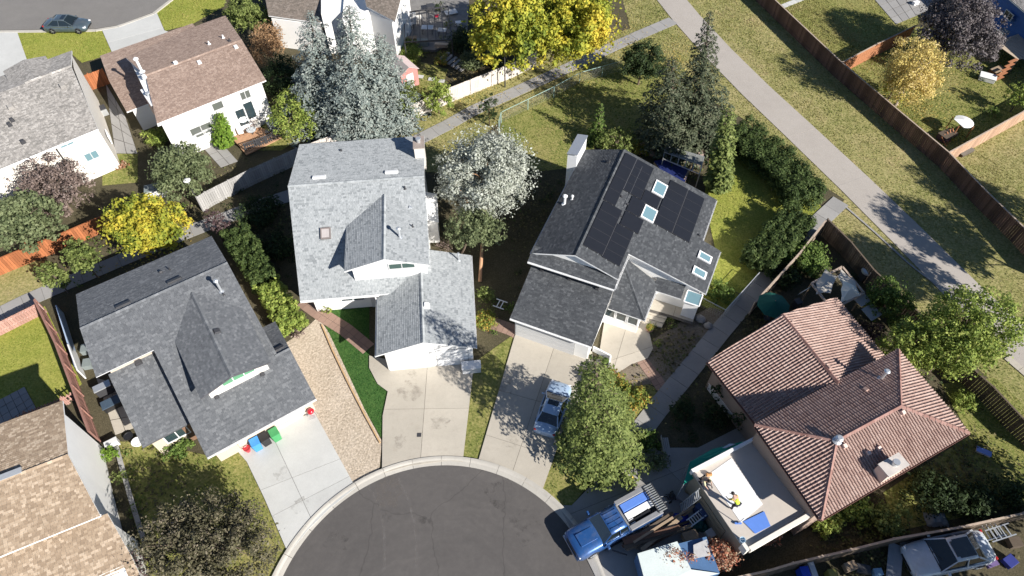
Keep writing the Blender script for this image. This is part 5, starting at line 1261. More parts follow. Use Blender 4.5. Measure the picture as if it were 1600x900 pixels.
hedge('tall dark hedge curving beside the greenway path', [(1150, 200), (1182, 228), (1228, 264), (1264, 314)], 3.8, 2.4, L_HEDGE, leaf=0.15)
hedge('lower end of the hedge beside the concrete footpath', [(1250, 335), (1215, 372), (1180, 412)], 3.0, 2.0, L_HEDGE, leaf=0.15)
hedge('green shrub row between the charcoal roof and the pale roof', [(366, 362), (392, 402), (415, 440)], 2.2, 2.3, L_HEDGE, leaf=0.15)
hedge('yellowing end of the shrub row above the dirt strip', [(418, 446), (438, 476), (458, 510)], 2.1, 1.8, L_LIME, leaf=0.15)
for a in [
 ('round clipped green bush at the corner of the white wall', 171, 709, 15, L_CEDAR, 1.1, .09, 260, 16),
 ('straggly shrub below the round clipped bush', 187, 745, 14, L_OLIVE, 1.0, .12, 120, 12),
 ('spiky green shrub at the front corner of the charcoal wing', 275, 698, 24, L_GREEN, 1.1, .13, 150, 18),
 ('bright shrub at the right of the brown tiled house corner', 1290, 815, 26, L_LIME, 1.3, .15, 110, 18),
 ('leafy yellow green shrub under the tiled eave', 1330, 790, 34, L_LIME, 1.5, .15, 100, 20),
 ('wide leafy shrub hanging over the old board fence', 1385, 812, 34, L_OLIVE, 1.6, .15, 110, 22),
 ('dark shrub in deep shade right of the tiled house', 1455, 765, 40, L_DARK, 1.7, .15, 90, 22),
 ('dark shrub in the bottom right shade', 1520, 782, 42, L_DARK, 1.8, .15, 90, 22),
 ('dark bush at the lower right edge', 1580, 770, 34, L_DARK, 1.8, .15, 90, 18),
 ('leafy bush on the sunny slope by the dark fence', 1508, 628, 22, L_LIME, 1.0, .13, 100, 14),
 ('climbing shrub at the right wall of the white garage', 757, 460, 17, L_OLIVE, 1.6, .13, 130, 16),
 ('mixed flowering shrub beside the white garage', 760, 500, 20, L_FLOWER, 1.3, .12, 150, 18),
 ('colourful shrub mass above the dense green tree', 950, 600, 34, L_FLOWER, 1.3, .13, 130, 24),
 ('orange tinged shrub beside the pink brick path', 990, 622, 28, L_FLOWER, 1.3, .13, 130, 20),
 ('round shrub at the foot of the hedge by the thin wire fence', 1125, 455, 24, L_GREEN, 1.1, .14, 110, 14),
 ('yellow green shrub at the corner of the solar roofed house', 1108, 440, 14, L_LIME, 0.9, .12, 120, 10),
 ('green shrub in the corner of the dark fences', 1262, 402, 38, L_GREEN, 1.7, .15, 110, 24),
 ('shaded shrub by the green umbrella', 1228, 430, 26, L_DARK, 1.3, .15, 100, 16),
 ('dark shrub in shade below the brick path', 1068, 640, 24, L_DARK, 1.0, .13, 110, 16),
 ('pale flowered shrub by the garden bench', 1028, 722, 22, L_SAGE, 0.9, .12, 110, 14),
 ('leafy shrub in shade left of the garden bench', 1015, 688, 22, L_GREEN, 0.9, .13, 100, 14),
 ('low shrub against the brown tiled house', 1120, 650, 26, L_DARK, 1.0, .14, 90, 16),
 ('greenish shrub above the garden path of the white house', 510, 485, 9, L_LIME, 0.7, .1, 150, 8),
 ('red flowering plant beside the white house wall', 190, 258, 10, L_REDV, 0.6, .1, 130, 8),
 ('bright garden shrub beside the brown house side gate', 245, 215, 20, L_LIME, 1.2, .14, 110, 14),
 ('pale shrub beside the pale fence near the lamp post', 735, 95, 22, L_SAGE, 1.2, .14, 90, 14),
 ('leafy shrub beside the pergola shed by the stone steps', 640, 82, 22, L_LIME, 0.9, .14, 100, 14),
 ('small shrub by the shed at the garden steps', 690, 92, 14, L_FLOWER, 0.9, .12, 110, 10),
 ('dark shrub row end behind the pale roofed house', 405, 330, 34, L_DARK, 1.4, .16, 80, 18),
 ('dark shrub in shade left of the pale roofed house', 430, 385, 28, L_DARK, 1.3, .16, 80, 16),
 ('flowering shrub behind the solar roofed house', 1000, 232, 18, L_FLOWER, 0.9, .12, 130, 10),
 ('shrub by the stones at the beige court', 1048, 505, 12, L_OLIVE, 0.5, .1, 110, 8),
 ('little plant at the edge of the bare garden bed', 1028, 537, 8, L_LIME, 0.4, .08, 160, 6),
 ('yellow leaved plant by the toy playset', 1486, 212, 10, L_FLOWER, 0.6, .1, 120, 8),
 ('broad leaf plant by the upper right yard fence', 1553, 175, 12, L_GREEN, 0.8, .12, 110, 8),
 ('shrub against the tiled roof near the pale green tree', 1365, 520, 26, L_PURPLE, 1.0, .13, 80, 14),
 ('low purple shrub above the charcoal roof', 352, 372, 12, L_PURPLE, 1.0, .12, 110, 8),
 ('brown shrub at the top end of the dirt strip', 462, 520, 12, L_MAUVE, 0.8, .12, 110, 8),
 ('dead stick brush pile behind the white garage', 695, 385, 14, L_MAUVE, 0.6, .1, 100, 8),
 ('small shrub left of the solar house garage', 795, 540 - 60, 12, L_GREEN, 0.8, .12, 100, 8),
 ('dark ivy mass climbing the shaded wall of the tiled house upper part', 1128, 610, 20, L_DARK, 2.6, .15, 90, 16),
 ('dark ivy mass climbing the shaded wall of the tiled house lower part', 1160, 655, 20, L_DARK, 2.6, .15, 90, 16),
 ('greyish bush in the shade right of the cluttered terrace', 770, 75, 30, L_SAGE, 1.8, .14, 90, 18),
 ('dark bush at the foot of the terrace steps', 722, 62, 26, L_DARK, 1.6, .14, 90, 16),
]: shrub(a[0], a[1], a[2], a[3], a[4], h=a[5], leaf=a[6], dens=a[7], n=a[8])
shrub('red and pink vine spilling over the trailer and fence end', 1120, 868, 42, L_REDV, h=2.2, leaf=0.11, dens=130, n=30, name='vine', cat='vine', ry=26)
shrub('red vine mat growing over the pale tarp', 1058, 876, 30, L_REDV, h=2.9, leaf=0.1, dens=120, n=18, name='vine', cat='vine', ry=12)
shrub('rusty vine along the parapet of the flat deck', 1205, 842, 22, L_REDV, h=1.6, leaf=0.1, dens=110, n=14, name='vine', cat='vine', ry=12)

# ================================================================== grass, fallen leaves
from bisect import bisect
def inside(poly, X, Y):
    r = np.zeros(len(X), bool); n = len(poly)
    for i in range(n):
        x0, y0 = poly[i]; x1, y1 = poly[(i + 1) % n]
        if y0 == y1: continue
        c = ((y0 > Y) != (y1 > Y)) & (X < (x1 - x0) * (Y - y0) / (y1 - y0) + x0)
        r ^= c
    return r
TUFT = [island('tuft_park', [(0.11, 0.16, 0.04), (0.24, 0.25, 0.075), (0.32, 0.30, 0.11), (0.44, 0.38, 0.19), (0.46, 0.34, 0.2)], 0.8, 0.84, 0.2, None, 0.3),
        island('tuft_yard', [(0.06, 0.12, 0.02), (0.13, 0.19, 0.035), (0.22, 0.245, 0.06), (0.36, 0.30, 0.13)], 0.8, 0.82, 0.28, None, 0.3),
        island('tuft_bright', [(0.10, 0.17, 0.025), (0.21, 0.26, 0.045), (0.31, 0.31, 0.075), (0.42, 0.36, 0.14)], 0.8, 0.8, 0.28, None, 0.3),
        island('tuft_lush', [(0.02, 0.08, 0.012), (0.04, 0.13, 0.02), (0.07, 0.19, 0.035)], 0.8, 0.3, 0.5, None, 0.3)]
acc = {0: [], 1: [], 2: [], 3: []}
for poly, dens, tone in LAWNS:
    a = np.array(poly); x0, y0 = a.min(0); x1, y1 = a.max(0)
    n = int((x1 - x0) * (y1 - y0) * 60 * dens); X = rng.uniform(x0, x1, n); Y = rng.uniform(y0, y1, n)
    k = inside(poly, X, Y)
    for h_ in HARD: k &= ~inside(h_, X, Y)
    f_ = 0.5 + 0.28 * np.sin(X * .55 + 1.8 * np.sin(Y * .31)) * np.sin(Y * .47 + 1.5 * np.sin(X * .23)) + 0.3 * np.sin(X * 1.7 + np.sin(Y * 1.3) * 2) * np.sin(Y * 2.1 + X * .6)
    k &= rng.random(n) < np.clip(f_ + .25, .12, 1)
    acc[tone].append(np.stack([X[k], Y[k]], 1))
for tone, L in acc.items():
    xy = np.concatenate(L); n = len(xy)
    far = np.clip(xy[:, 1] / 45, 0.6, 1.6)
    th = rng.random(n) * 6.283; h_ = (0.05 + 0.07 * rng.random(n)); w_ = (0.025 + 0.035 * rng.random(n)) * far
    dx, dy = np.cos(th) * w_, np.sin(th) * w_; lx, ly = rng.normal(size=n) * 0.05, rng.normal(size=n) * 0.05
    z = -0.045
    V = np.stack([np.stack([xy[:, 0] - dx, xy[:, 1] - dy, np.full(n, z)], 1), np.stack([xy[:, 0] + dx, xy[:, 1] + dy, np.full(n, z)], 1),
                  np.stack([xy[:, 0] + lx, xy[:, 1] + ly, z + h_], 1)], 1).reshape(-1, 3)
    o = np_mesh('grass', V, np.arange(3 * n).reshape(-1, 3), TUFT[tone], None, 'stuff')
def litter(name, spots, mat, size, kind='stuff', only=None):
    C = []
    for px, py, r, n in spots:
        c = P(px, py); rr = r * mpp(px, py)
        C.append(np.stack([c.x + rng.normal(size=n) * rr * .5, c.y + rng.normal(size=n) * rr * .6, np.full(n, 0.06) + rng.random(n) * 0.03], 1))
    C = np.concatenate(C); k = np.ones(len(C), bool)
    if only is not None: k = inside(only, C[:, 0], C[:, 1])
    elif size > 0.12:
        for h_ in HARD: k &= ~inside(h_, C[:, 0], C[:, 1])
    C = C[k]; n = len(C)
    V, F_ = quads(C, rng.normal(size=(n, 3)) * .35 + np.array([0, 0, 1]), size * (.6 + .8 * rng.random(n)))
    return np_mesh(name, V, F_, mat, None, kind)
litter('fallen_leaves', [(735, 150, 60, 700), (880, 130, 60, 700), (960, 60, 50, 500), (1420, 165, 60, 900), (1440, 120, 60, 600), (1055, 90, 40, 350), (230, 400, 60, 300), (1000, 620, 30, 100)], LM('fallen', [(0.35, 0.22, 0.06), (0.55, 0.4, 0.1), (0.62, 0.5, 0.2)]), 0.075)
litter('gravel', [(560, 640, 55, 500), (530, 600, 40, 300), (560, 720, 30, 250)], island('pebbles', [(0.34, 0.28, 0.2), (0.48, 0.4, 0.3), (0.62, 0.54, 0.42)], 0.95, 0.1), 0.03, only=[(p.x, p.y) for p in poly_world([(455, 530), (497, 500), (566, 640), (592, 690), (590, 735), (556, 760), (512, 682), (489, 640)])])
litter('soil_litter', [(430, 360, 60, 700), (830, 330, 80, 900), (1060, 560, 60, 600), (1180, 500, 40, 400), (1350, 850, 70, 700), (1500, 740, 80, 900), (240, 760, 60, 300), (640, 60, 50, 600), (340, 300, 60, 400)], island('leaf_mould', [(0.05, 0.05, 0.02), (0.1, 0.09, 0.045), (0.16, 0.14, 0.07), (0.08, 0.12, 0.03)], 0.95, 0.1), 0.14)

# trees just below the lower right of the view: their shade lies over that corner of the photo
for lb, x, y, z_, r_ in (('broad tree beyond the bottom right corner nearest the white car', 24.5, 4.5, 6.0, 3.4), ('broad tree beyond the bottom right corner farther right', 31.5, 6.5, 6.0, 3.4), ('tall tree beyond the right edge below the tiled house', 37.5, 12.0, 6.0, 3.2), ('tall tree beyond the right edge nearest the greenway path', 41.5, 27.0, 7.5, 2.9), ('tall tree beyond the right edge on the greenway grass', 46.5, 31.0, 7.5, 3.2), ('tall tree beyond the right edge next to the dark brown fence', 51.5, 35.5, 7.5, 3.0)):
    t_ = Vector((x, y, z_)); d = t_ - Vector((0, 0, CAM_H)); dy_, dz_ = d.y, d.z
    k = -dz_ * _c + dy_ * 0; den = d.y * _c - d.z * _s; px_ = 800 + FPX * d.x / den; py_ = 450 - FPX * (d.y * _s + d.z * _c) / den
    tree(lb, px_, py_, z_, r_ / mpp(px_, py_, z_), r_ / mpp(px_, py_, z_), 3.4, L_GREEN, n=60, leaf=.2, dens=50)

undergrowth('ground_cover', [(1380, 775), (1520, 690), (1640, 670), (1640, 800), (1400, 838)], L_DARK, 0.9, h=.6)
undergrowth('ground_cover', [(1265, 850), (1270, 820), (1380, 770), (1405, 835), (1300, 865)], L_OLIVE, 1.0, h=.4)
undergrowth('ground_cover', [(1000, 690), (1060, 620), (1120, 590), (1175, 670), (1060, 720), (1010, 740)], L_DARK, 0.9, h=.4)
undergrowth('ground_cover', [(760, 280), (880, 270), (840, 400), (800, 500), (770, 480), (745, 400)], L_DARK, 0.35, h=.3)
undergrowth('ground_cover', [(330, 300), (450, 260), (462, 470), (440, 450), (380, 380)], L_DARK, 0.7, h=.5)
undergrowth('ground_cover', [(60, 405), (200, 330), (300, 320), (300, 360), (120, 450)], L_GREEN, 0.6, h=.4)
undergrowth('ground_cover', [(1200, 470), (1290, 360), (1440, 500), (1540, 600), (1420, 600), (1390, 540), (1310, 440)], L_DARK, 0.7, h=.5)
undergrowth('ground_cover', [(180, 690), (205, 690), (245, 880), (215, 880)], L_GREEN, 0.9, h=.3)
undergrowth('ground_cover', [(610, 60), (760, 50), (800, 100), (700, 120), (640, 100)], L_OLIVE, 0.6, h=.5)
undergrowth('ground_cover', [(430, 100), (480, 90), (500, 200), (400, 200)], L_DARK, 0.6, h=.5)
undergrowth('ground_cover', [(930, 205), (1040, 225), (1100, 260), (1120, 330), (1090, 300), (1000, 250), (940, 235)], L_OLIVE, 0.7, h=.4)
undergrowth('ground_cover', [(1440, 60), (1560, 70), (1600, 110), (1540, 130), (1460, 100)], L_DARK, 0.6, h=.4)
undergrowth('ground_cover', [(742, 480), (775, 440), (790, 500), (760, 540), (742, 540)], L_GREEN, 0.9, h=.4)
undergrowth('ground_cover', [(1020, 500), (1110, 490), (1080, 540), (1030, 570), (1010, 560)], L_OLIVE, 0.15, h=.2)
# ================================================================== VEHICLES (built about their own centre, nose to +x)
CHROME = paint('chrome', (0.7, 0.7, 0.72), 0.15, 0.03, metal=1.0); LAMP = paint('lamp_glass', (0.75, 0.76, 0.78), 0.12, 0.03, coat=.5); TAIL = paint('tail_lamp', (0.4, 0.02, 0.02), 0.2)
CARGLASS = glass('car_glass', (0.012, 0.018, 0.02), 0.05)
def carpaint(name, c, metal=0.35):
    m, n, l, b = new_mat(name); b.inputs['Base Color'].default_value = (*c, 1); b.inputs['Metallic'].default_value = metal
    b.inputs['Roughness'].default_value = 0.32; b.inputs['Coat Weight'].default_value = .6; b.inputs['Coat Roughness'].default_value = 0.04
    g = n.new('ShaderNodeNewGeometry'); f = _noise(n, l, g.outputs['Position'], 4.0, 4)
    l.new(_ramp(n, l, f, [(0.3, (0.26,) * 3), (0.75, (0.5,) * 3)]), b.inputs['Roughness'])
    f2 = _noise(n, l, g.outputs['Position'], 1.3, 6, .7); l.new(_mix(n, l, _ramp(n, l, f2, [(0.45, (0, 0, 0)), (0.8, (.4, .4, .4))]), c, (.3, .28, .25)), b.inputs['Base Color']); return m
def wheel(root, x, y, r=0.34, w_=0.22):
    M = Matrix.Rotation(math.pi / 2, 3, 'X')
    o = MB().lathe([(r * .62, -w_ / 2), (r * .93, -w_ / 2), (r, -w_ / 2 + .03), (r, w_ / 2 - .03), (r * .93, w_ / 2), (r * .62, w_ / 2)], (x, y, r), 24, M=M).build('wheel', RUBBER, root, local=True, smooth=True)
    m = MB(); s = 1 if y > 0 else -1
    m.lathe([(r * .64, -.02), (r * .66, .02)], (x, y + s * (w_ / 2 - .02), r), 20, M=M)
    for i in range(5):
        t = i * 2 * math.pi / 5; m.bar((x, y + s * w_ / 2, r), (x + math.cos(t) * r * .6, y + s * w_ / 2, r + math.sin(t) * r * .6), .05, .03)
    m.build('rim', GALV, o, local=True)
def body_rings(st):
    """st: (x, half width, z sill, z belt, z deck)"""
    R = []
    for x, w_, z0, zb, zt in st:
        R.append([Vector((x, -w_ * .92, z0)), Vector((x, -w_, z0 + .12)), Vector((x, -w_ * 1.0, (z0 + zb) / 2)), Vector((x, -w_ * .965, zb)), Vector((x, -w_ * .8, zt)), Vector((x, -w_ * .4, zt + .025)), Vector((x, 0, zt + .035)),
                  Vector((x, w_ * .4, zt + .025)), Vector((x, w_ * .8, zt)), Vector((x, w_ * .965, zb)), Vector((x, w_, (z0 + zb) / 2)), Vector((x, w_, z0 + .12)), Vector((x, w_ * .92, z0))])
    return R
def cabin(root, base, top, zb, zt, paint_m, wb, wt, roofname='roof'):
    """base/top = (x rear, x front) of the glasshouse at belt and roof"""
    b0, b1 = base; t0, t1 = top
    def pt(x, w_, z): return Vector((x, w_, z))
    B = [pt(b0, -wb * .9, zb), pt(b0, wb * .9, zb), pt(b1, wb * .92, zb), pt(b1, -wb * .92, zb)]
    T = [pt(t0, -wt * .92, zt), pt(t0, wt * .92, zt), pt(t1, wt * .94, zt), pt(t1, -wt * .94, zt)]
    gl = MB().add(B + T, [(0, 1, 2, 3), (7, 6, 5, 4), (0, 4, 5, 1), (1, 5, 6, 2), (2, 6, 7, 3), (3, 7, 4, 0)])
    gl.build('window_glass', CARGLASS, root, local=True)
    m = MB(); L = t1 - t0
    rings = []
    for f, dz, k in ((0, -.02, .97), (.04, .02, 1), (.25, .05, 1), (.5, .06, 1), (.75, .05, 1), (.96, .02, 1), (1, -.02, .97)):
        x = t0 + L * f; w_ = wt * k
        rings.append([Vector((x, -w_, zt - .02)), Vector((x, -w_, zt + dz * .4)), Vector((x, -w_ * .7, zt + dz)), Vector((x, 0, zt + dz * 1.15)), Vector((x, w_ * .7, zt + dz)), Vector((x, w_, zt + dz * .4)), Vector((x, w_, zt - .02))])
    m.loft(rings); r_ = m.build(roofname, paint_m, root, local=True, smooth=True)
    p = MB()
    for s in (-1, 1):
        p.bar((b0, s * wb * .93, zb), (t0, s * wt * .96, zt), .09, .05); p.bar((b1, s * wb * .95, zb), (t1, s * wt * .97, zt), .06, .05)
        xm = (t0 + t1) / 2; p.bar((xm - .05, s * wb * .985, zb), (xm, s * wt * 1.0, zt), .07, .04)
        p.bar((b0, s * wb * .96, zb), (b1, s * wb * .96, zb), .03, .04)
    p.build('pillars', paint_m, root, local=True)
    return r_
def place(root, rear, front, z, L):
    a, b = P(*rear, z), P(*front, z); d = b - a; c = (a + b) / 2
    root.location = (c.x, c.y, 0.0); root.rotation_euler = (0, 0, math.atan2(d.y, d.x)); k = d.length / L; root.scale = (k, max(k, .97), max(k, .95))
def sedan(label, rear, front, col, name='car', sunroof=True, plate=True):
    root = thing(name, label, 'car'); L = 4.6
    st = [(-2.3, .62, .35, .55, .72), (-2.24, .78, .25, .72, .86), (-1.95, .88, .2, .82, .95), (-1.4, .91, .2, .86, .97), (-.6, .92, .2, .86, .9), (.3, .92, .2, .86, .9), (.95, .91, .2, .84, .93), (1.5, .9, .2, .79, .88), (1.95, .86, .22, .7, .79), (2.2, .76, .26, .6, .68), (2.3, .58, .34, .5, .56)]
    MB().loft(body_rings(st)).build('body', col, root, local=True, smooth=True)
    r_ = cabin(root, (-1.75, 1.05), (-1.0, .25), .89, 1.38, col, .88, .62)
    if sunroof: MB().box((-.05, 0, 1.452), (.42, .78, .012)).build('sunroof', CARGLASS, r_, local=True)
    for x in (-1.38, 1.4):
        for y in (-.82, .82): wheel(root, x, y)
    for s in (-1, 1):
        MB().box((2.08, s * .64, .66), (.3, .3, .12), rz=-s * .35).build('headlight', LAMP, root, local=True, bevel=.03)
        MB().box((-2.2, s * .62, .8), (.12, .34, .13), rz=s * .2).build('tail_light', TAIL, root, local=True, bevel=.03)
        MB().box((.72, s * 1.0, .95), (.13, .2, .13)).build('mirror', col, root, local=True, bevel=.03)
        MB().bar((-1.3, s * .915, .8), (1.1, s * .915, .8), .012, .03).build('door_trim', CHROME, root, local=True)
    MB().box((2.27, 0, .45), (.08, .9, .16)).build('grille', BLACKP, root, local=True)
    MB().box((-2.28, 0, .58), (.03, .5, .13)).build('number_plate', TRIM, root, local=True)
    m = MB(); m.bar((1.0, -.8, .955), (1.0, .8, .955), .06, .01); m.bar((1.06, -.3, .99), (.75, .35, 1.09), .02, .02); m.build('wipers', BLACKP, root, local=True)
    place(root, rear, front, .7, L); return root
def pickup(label, rear, front, col, load=True, name='pickup_truck', L=5.9):
    root = thing(name, label, 'pickup truck')
    st = [(.0, .98, .35, 1.02, 1.1), (.9, .98, .33, 1.02, 1.1), (1.15, .98, .35, 1.02, 1.16), (2.2, .97, .36, 1.0, 1.13), (2.7, .95, .38, .95, 1.07), (2.9, .88, .42, .86, .98), (2.95, .7, .5, .75, .85)]
    MB().loft(body_rings([(-.55, .98, .35, 1.02, 1.1)] + st)).build('body', col, root, local=True, smooth=True)
    r_ = cabin(root, (-.55, 1.35), (-.42, .72), 1.06, 1.74, col, .94, .74)
    for y in (-.45, -.15, .15, .45): MB().bar((-.3, y, 1.815), (.6, y, 1.81), .05, .03).build('roof_rib', col, r_, local=True)
    MB().box((1.95, 0, 1.175), (1.1, .8, .05)).build('hood_scoop', col, root, local=True, bevel=.02)
    # cargo box: floor, sides, tailgate
    m = MB(); m.box((-1.75, 0, .78), (2.3, 1.8, .1)); m.build('bed_floor', paint('bed_liner', (0.05, 0.05, 0.055), .8), root, local=True)
    for s in (-1, 1):
        MB().box((-1.75, s * .93, .8), (2.35, .12, .7)).build('bed_side', col, root, local=True, bevel=.03)
        MB().box((-1.75, s * .84, 1.22), (2.3, .3, .16)).build('side_rail', paint('toolbox_grey', (0.3, 0.3, 0.31), .5, metal=.3), root, local=True, bevel=.02)
        MB().box((2.8, s * .72, .82), (.22, .3, .2)).build('headlight', LAMP, root, local=True, bevel=.03)
        MB().box((-2.92, s * .86, .9), (.05, .16, .34)).build('tail_light', TAIL, root, local=True)
        MB().box((1.12, s * 1.14, 1.2), (.16, .26, .22)).build('mirror', col, root, local=True, bevel=.04)
    MB().box((-2.9, 0, .85), (.08, 1.8, .55)).build('tailgate', col, root, local=True, bevel=.02)
    MB().box((-.62, 0, 1.2), (.12, 1.85, .12)).build('headboard', paint('toolbox_grey', (0.3, 0.3, 0.31), .5), root, local=True)
    for x in (-1.8, 1.95):
        for y in (-.86, .86): wheel(root, x, y, .4, .26)
    MB().box((2.95, 0, .5), (.18, 1.7, .2)).build('bumper', CHROME, root, local=True, bevel=.03); MB().box((2.93, 0, .78), (.06, 1.05, .3)).build('grille', BLACKP, root, local=True)
    MB().bar((1.36, -.8, 1.09), (1.36, .8, 1.09), .08, .015).build('wipers', BLACKP, root, local=True)
    g = MB()
    for s in (-1, 1):
        for x in (-.52, .38, 1.2): g.bar((x, s * .985, .45), (x, s * .955, 1.02), .012, .014)
        g.bar((1.42, s * .8, 1.125), (2.7, s * .74, 1.06), .014, .012)
    g.build('door_seam', BLACKP, root, local=True, kind='stuff')
    for s in (-1, 1):
        for x in (-.4, .5): MB().bar((x, s * .99, .93), (x + .18, s * .99, .93), .03, .03).build('door_handle', CHROME, root, local=True)
        MB().bar((-.3, s * 1.0, .38), (1.2, s * 1.0, .38), .14, .05).build('side_step', BLACKP, root, local=True)
    MB().tube((.1, .5, 1.8), (.0, .5, 2.15), .008).build('antenna', BLACKP, root, local=True)
    place(root, rear, front, 1.0, L); return root
sedan('pale blue sedan with sunroof parked in the shade on the beige drive', (850, 677), (878, 596), carpaint('white_car_paint', (0.42, 0.55, 0.72), .15))
sedan('dark grey blue sedan parked on the street at top left', (71, 37), (138, 37), carpaint('slate_car_paint', (0.10, 0.14, 0.17), .5))
pk = pickup('blue pickup truck with loaded bed parked at the cul-de-sac kerb', (1022, 781), (893, 853), carpaint('blue_truck_paint', (0.025, 0.10, 0.30), .35))
TARPW = paint('pale_tarp', (0.62, 0.68, 0.66), .7, .08, 1.0, bump=.4)
def cargo(name, label, cat, c, d, mat, rz=0.0):
    """things in the pickup bed: given in truck coordinates, they stay things of their own"""
    M = pk.matrix_basis; p = M @ Vector(c); o = MB(); k = pk.scale.x
    o.box((0, 0, 0), (d[0] * k, d[1] * k, d[2] * k)); o = o.build(name, mat, local=True, bevel=.015); o.location = p; o.rotation_euler = (0, 0, pk.rotation_euler.z + rz)
    return props(o, label, cat)
bpy.context.view_layer.update()
cargo('panel_sheet', 'white sheet material lying in the middle of the blue pickup bed', 'sheet', (-1.75, .1, .98), (1.9, .42, .28), TRIM)
cargo('panel_sheet', 'narrow black board beside the white sheet in the pickup bed', 'board', (-1.5, .48, 1.0), (1.6, .16, .34), BLACKP, .05)
cargo('tarp_roll', 'blue tarp bundle along the near side of the pickup bed', 'tarp', (-1.75, -.42, 1.02), (1.9, .48, .4), BLUEPAINT)
cargo('crate', 'small white tool crate at the cab end of the pickup bed', 'crate', (-.95, .5, 1.0), (.35, .3, .3), TRIM)
ramp = thing('loading_ramp', 'grey slatted loading ramp lying across the open end of the pickup', 'ramp', pk.location, pk.rotation_euler.z, scale=pk.scale.x)
m = MB(); m.bar((-2.65, -.9, 1.36), (-2.65, .9, 1.36), .05, .05); m.bar((-3.25, -.9, 1.3), (-3.25, .9, 1.3), .05, .05); m.build('side_rail', DARKTRIM, ramp, local=True)
for i in range(13): MB().bar((-2.65, -.85 + i * .142, 1.36), (-3.25, -.85 + i * .142, 1.3), .06, .03).build('slat', paint('ramp_grey', (0.25, 0.26, 0.26), .6), ramp, local=True)
# white car in the bottom right
wc = sedan('white car with long bonnet and dark glass in the bottom right shade', (1543, 852), (1418, 878), carpaint('white_truck_paint', (0.6, 0.64, 0.7), .05))
MB().box((-.45, 0, 1.45), (.9, .95, .02)).build('glass_roof', CARGLASS, wc, local=True)

# trailer with tarp at the bottom
ta, tb, tc, td = P(996, 865, 1.9), P(1058, 846, 1.9), P(1118, 905, 1.9), P(1012, 925, 1.9)
tr = thing('trailer', 'low blue sided trailer box covered by a pale tarp at the bottom edge', 'trailer', ((ta.x + tc.x) / 2, (ta.y + tc.y) / 2, 0))
te = P(1106, 838, 1.9)
MB().prism([ta[:2], P(1104, 838, 1.9)[:2], P(1125, 895, 1.9)[:2], td[:2]], 0.45, 1.85).build('box', paint('trailer_blue', (0.07, 0.15, 0.3), .6), tr)
MB().slab([ta, tb, P(1080, 890, 1.95), P(1124, 896, 1.9), td], (0, 0, .03)).build('tarp', TARPW, tr)
for p in (P(1010, 890, .3), P(1100, 870, .3)): MB().lathe([(.28, -.1), (.28, .1)], (p.x, p.y, .3), 16, M=Matrix.Rotation(math.pi / 2, 3, 'X')).build('wheel', RUBBER, tr)
MB().bar((ta + Vector((-.4, .3, -1.35))), ta + Vector((-1.3, .6, -1.4)), .08, .08).build('drawbar', DARKTRIM, tr)
q = [P(1083, 852, 2.0), P(1104, 843, 2.0), P(1110, 868, 2.0), P(1084, 873, 2.0)]
props(MB().slab(q, (0, 0, .06)).build('foil_sheet', paint('silver_foil', (0.66, 0.64, 0.62), .35, .15, 4, metal=.3, bump=.5), loc=tuple(q[0])), 'crumpled silver sheet lying on the back of the trailer', 'sheet')
# lumber heap beside it
random.seed(5)
lm = thing('lumber_pile', 'long pile of old boards lying beside the trailer', 'lumber pile', P(1040, 820))
for i in range(16):
    s = P(980 + random.uniform(-8, 25), 858 + random.uniform(-16, 2), .2 + .05 * i); e_ = P(1090 + random.uniform(-25, 5), 806 + random.uniform(-18, 14), .3 + .05 * i)
    MB().bar(s, s.lerp(e_, random.uniform(.7, 1)), random.uniform(.12, .28), .05).build('plank', (WOOD, FD, FB)[i % 3], lm)
def tarp_heap(label, px, py, rx, ry, h_, mat, name='tarp', n=10):
    c = P(px, py); k = mpp(px, py); V = []; F_ = []; N = 14
    for j in range(N):
        for i in range(N):
            u, v = i / (N - 1) * 2 - 1, j / (N - 1) * 2 - 1
            r2 = max(abs(u), abs(v)); z = h_ * max(0, 1 - r2 ** 3) * (0.75 + .35 * math.sin(7 * u + 3 * v) * math.cos(5 * v - 2 * u)) + .02
            V.append((c.x + u * rx * k + random.uniform(-.05, .05), c.y + v * ry * k + random.uniform(-.05, .05), z))
    for j in range(N - 1):
        for i in range(N - 1): a = j * N + i; F_.append((a, a + 1, a + N + 1, a + N))
    o = MB().add(V, F_).build(name, mat, loc=(c.x, c.y, 0), smooth=True); return props(o, label, 'tarp')
tarp_heap('bright blue tarp heap beside the lumber pile', 1062, 812, 14, 10, .5, paint('blue_tarp', (0.02, 0.05, 0.4), .45))
tarp_heap('dark green tarp heap between lumber and garage', 1092, 820, 14, 12, .5, paint('green_tarp', (0.01, 0.09, 0.08), .6))
tarp_heap('grey blue tarp in the shade beside the old board fence', 1462, 812, 17, 11, .4, paint('slate_tarp', (0.2, 0.24, 0.26), .7))
# green canopy beside the deck parapet
q = [P(1068, 757, 2.5), P(1078, 722, 2.5), P(1112, 702, 2.4), P(1160, 690, 2.5), P(1170, 697, 2.7)]
gc = thing('canopy', 'teal green sun canopy stretched beside the flat deck', 'canopy', (q[0].x, q[0].y, 0))
MB().slab(q, (0, 0, .02)).build('cloth', paint('teal_cloth', (0.0, 0.22, 0.16), .7, .12, 1.2, bump=.3), gc)
for p in (q[0], q[1], q[3]): MB().tube((p.x, p.y, 0), p, .03).build('pole', GALV, gc)
q = [P(1128, 700, 2.5), P(1140, 693, 2.5), P(1168, 696, 2.5), P(1158, 704, 2.5)]; props(MB().slab(q, (0, 0, .02)).build('plastic_sheet', paint('bluish_plastic', (0.5, 0.56, 0.66), .4), loc=tuple(q[0])), 'pale plastic sheet between the teal canopy and the tiled roof', 'sheet')
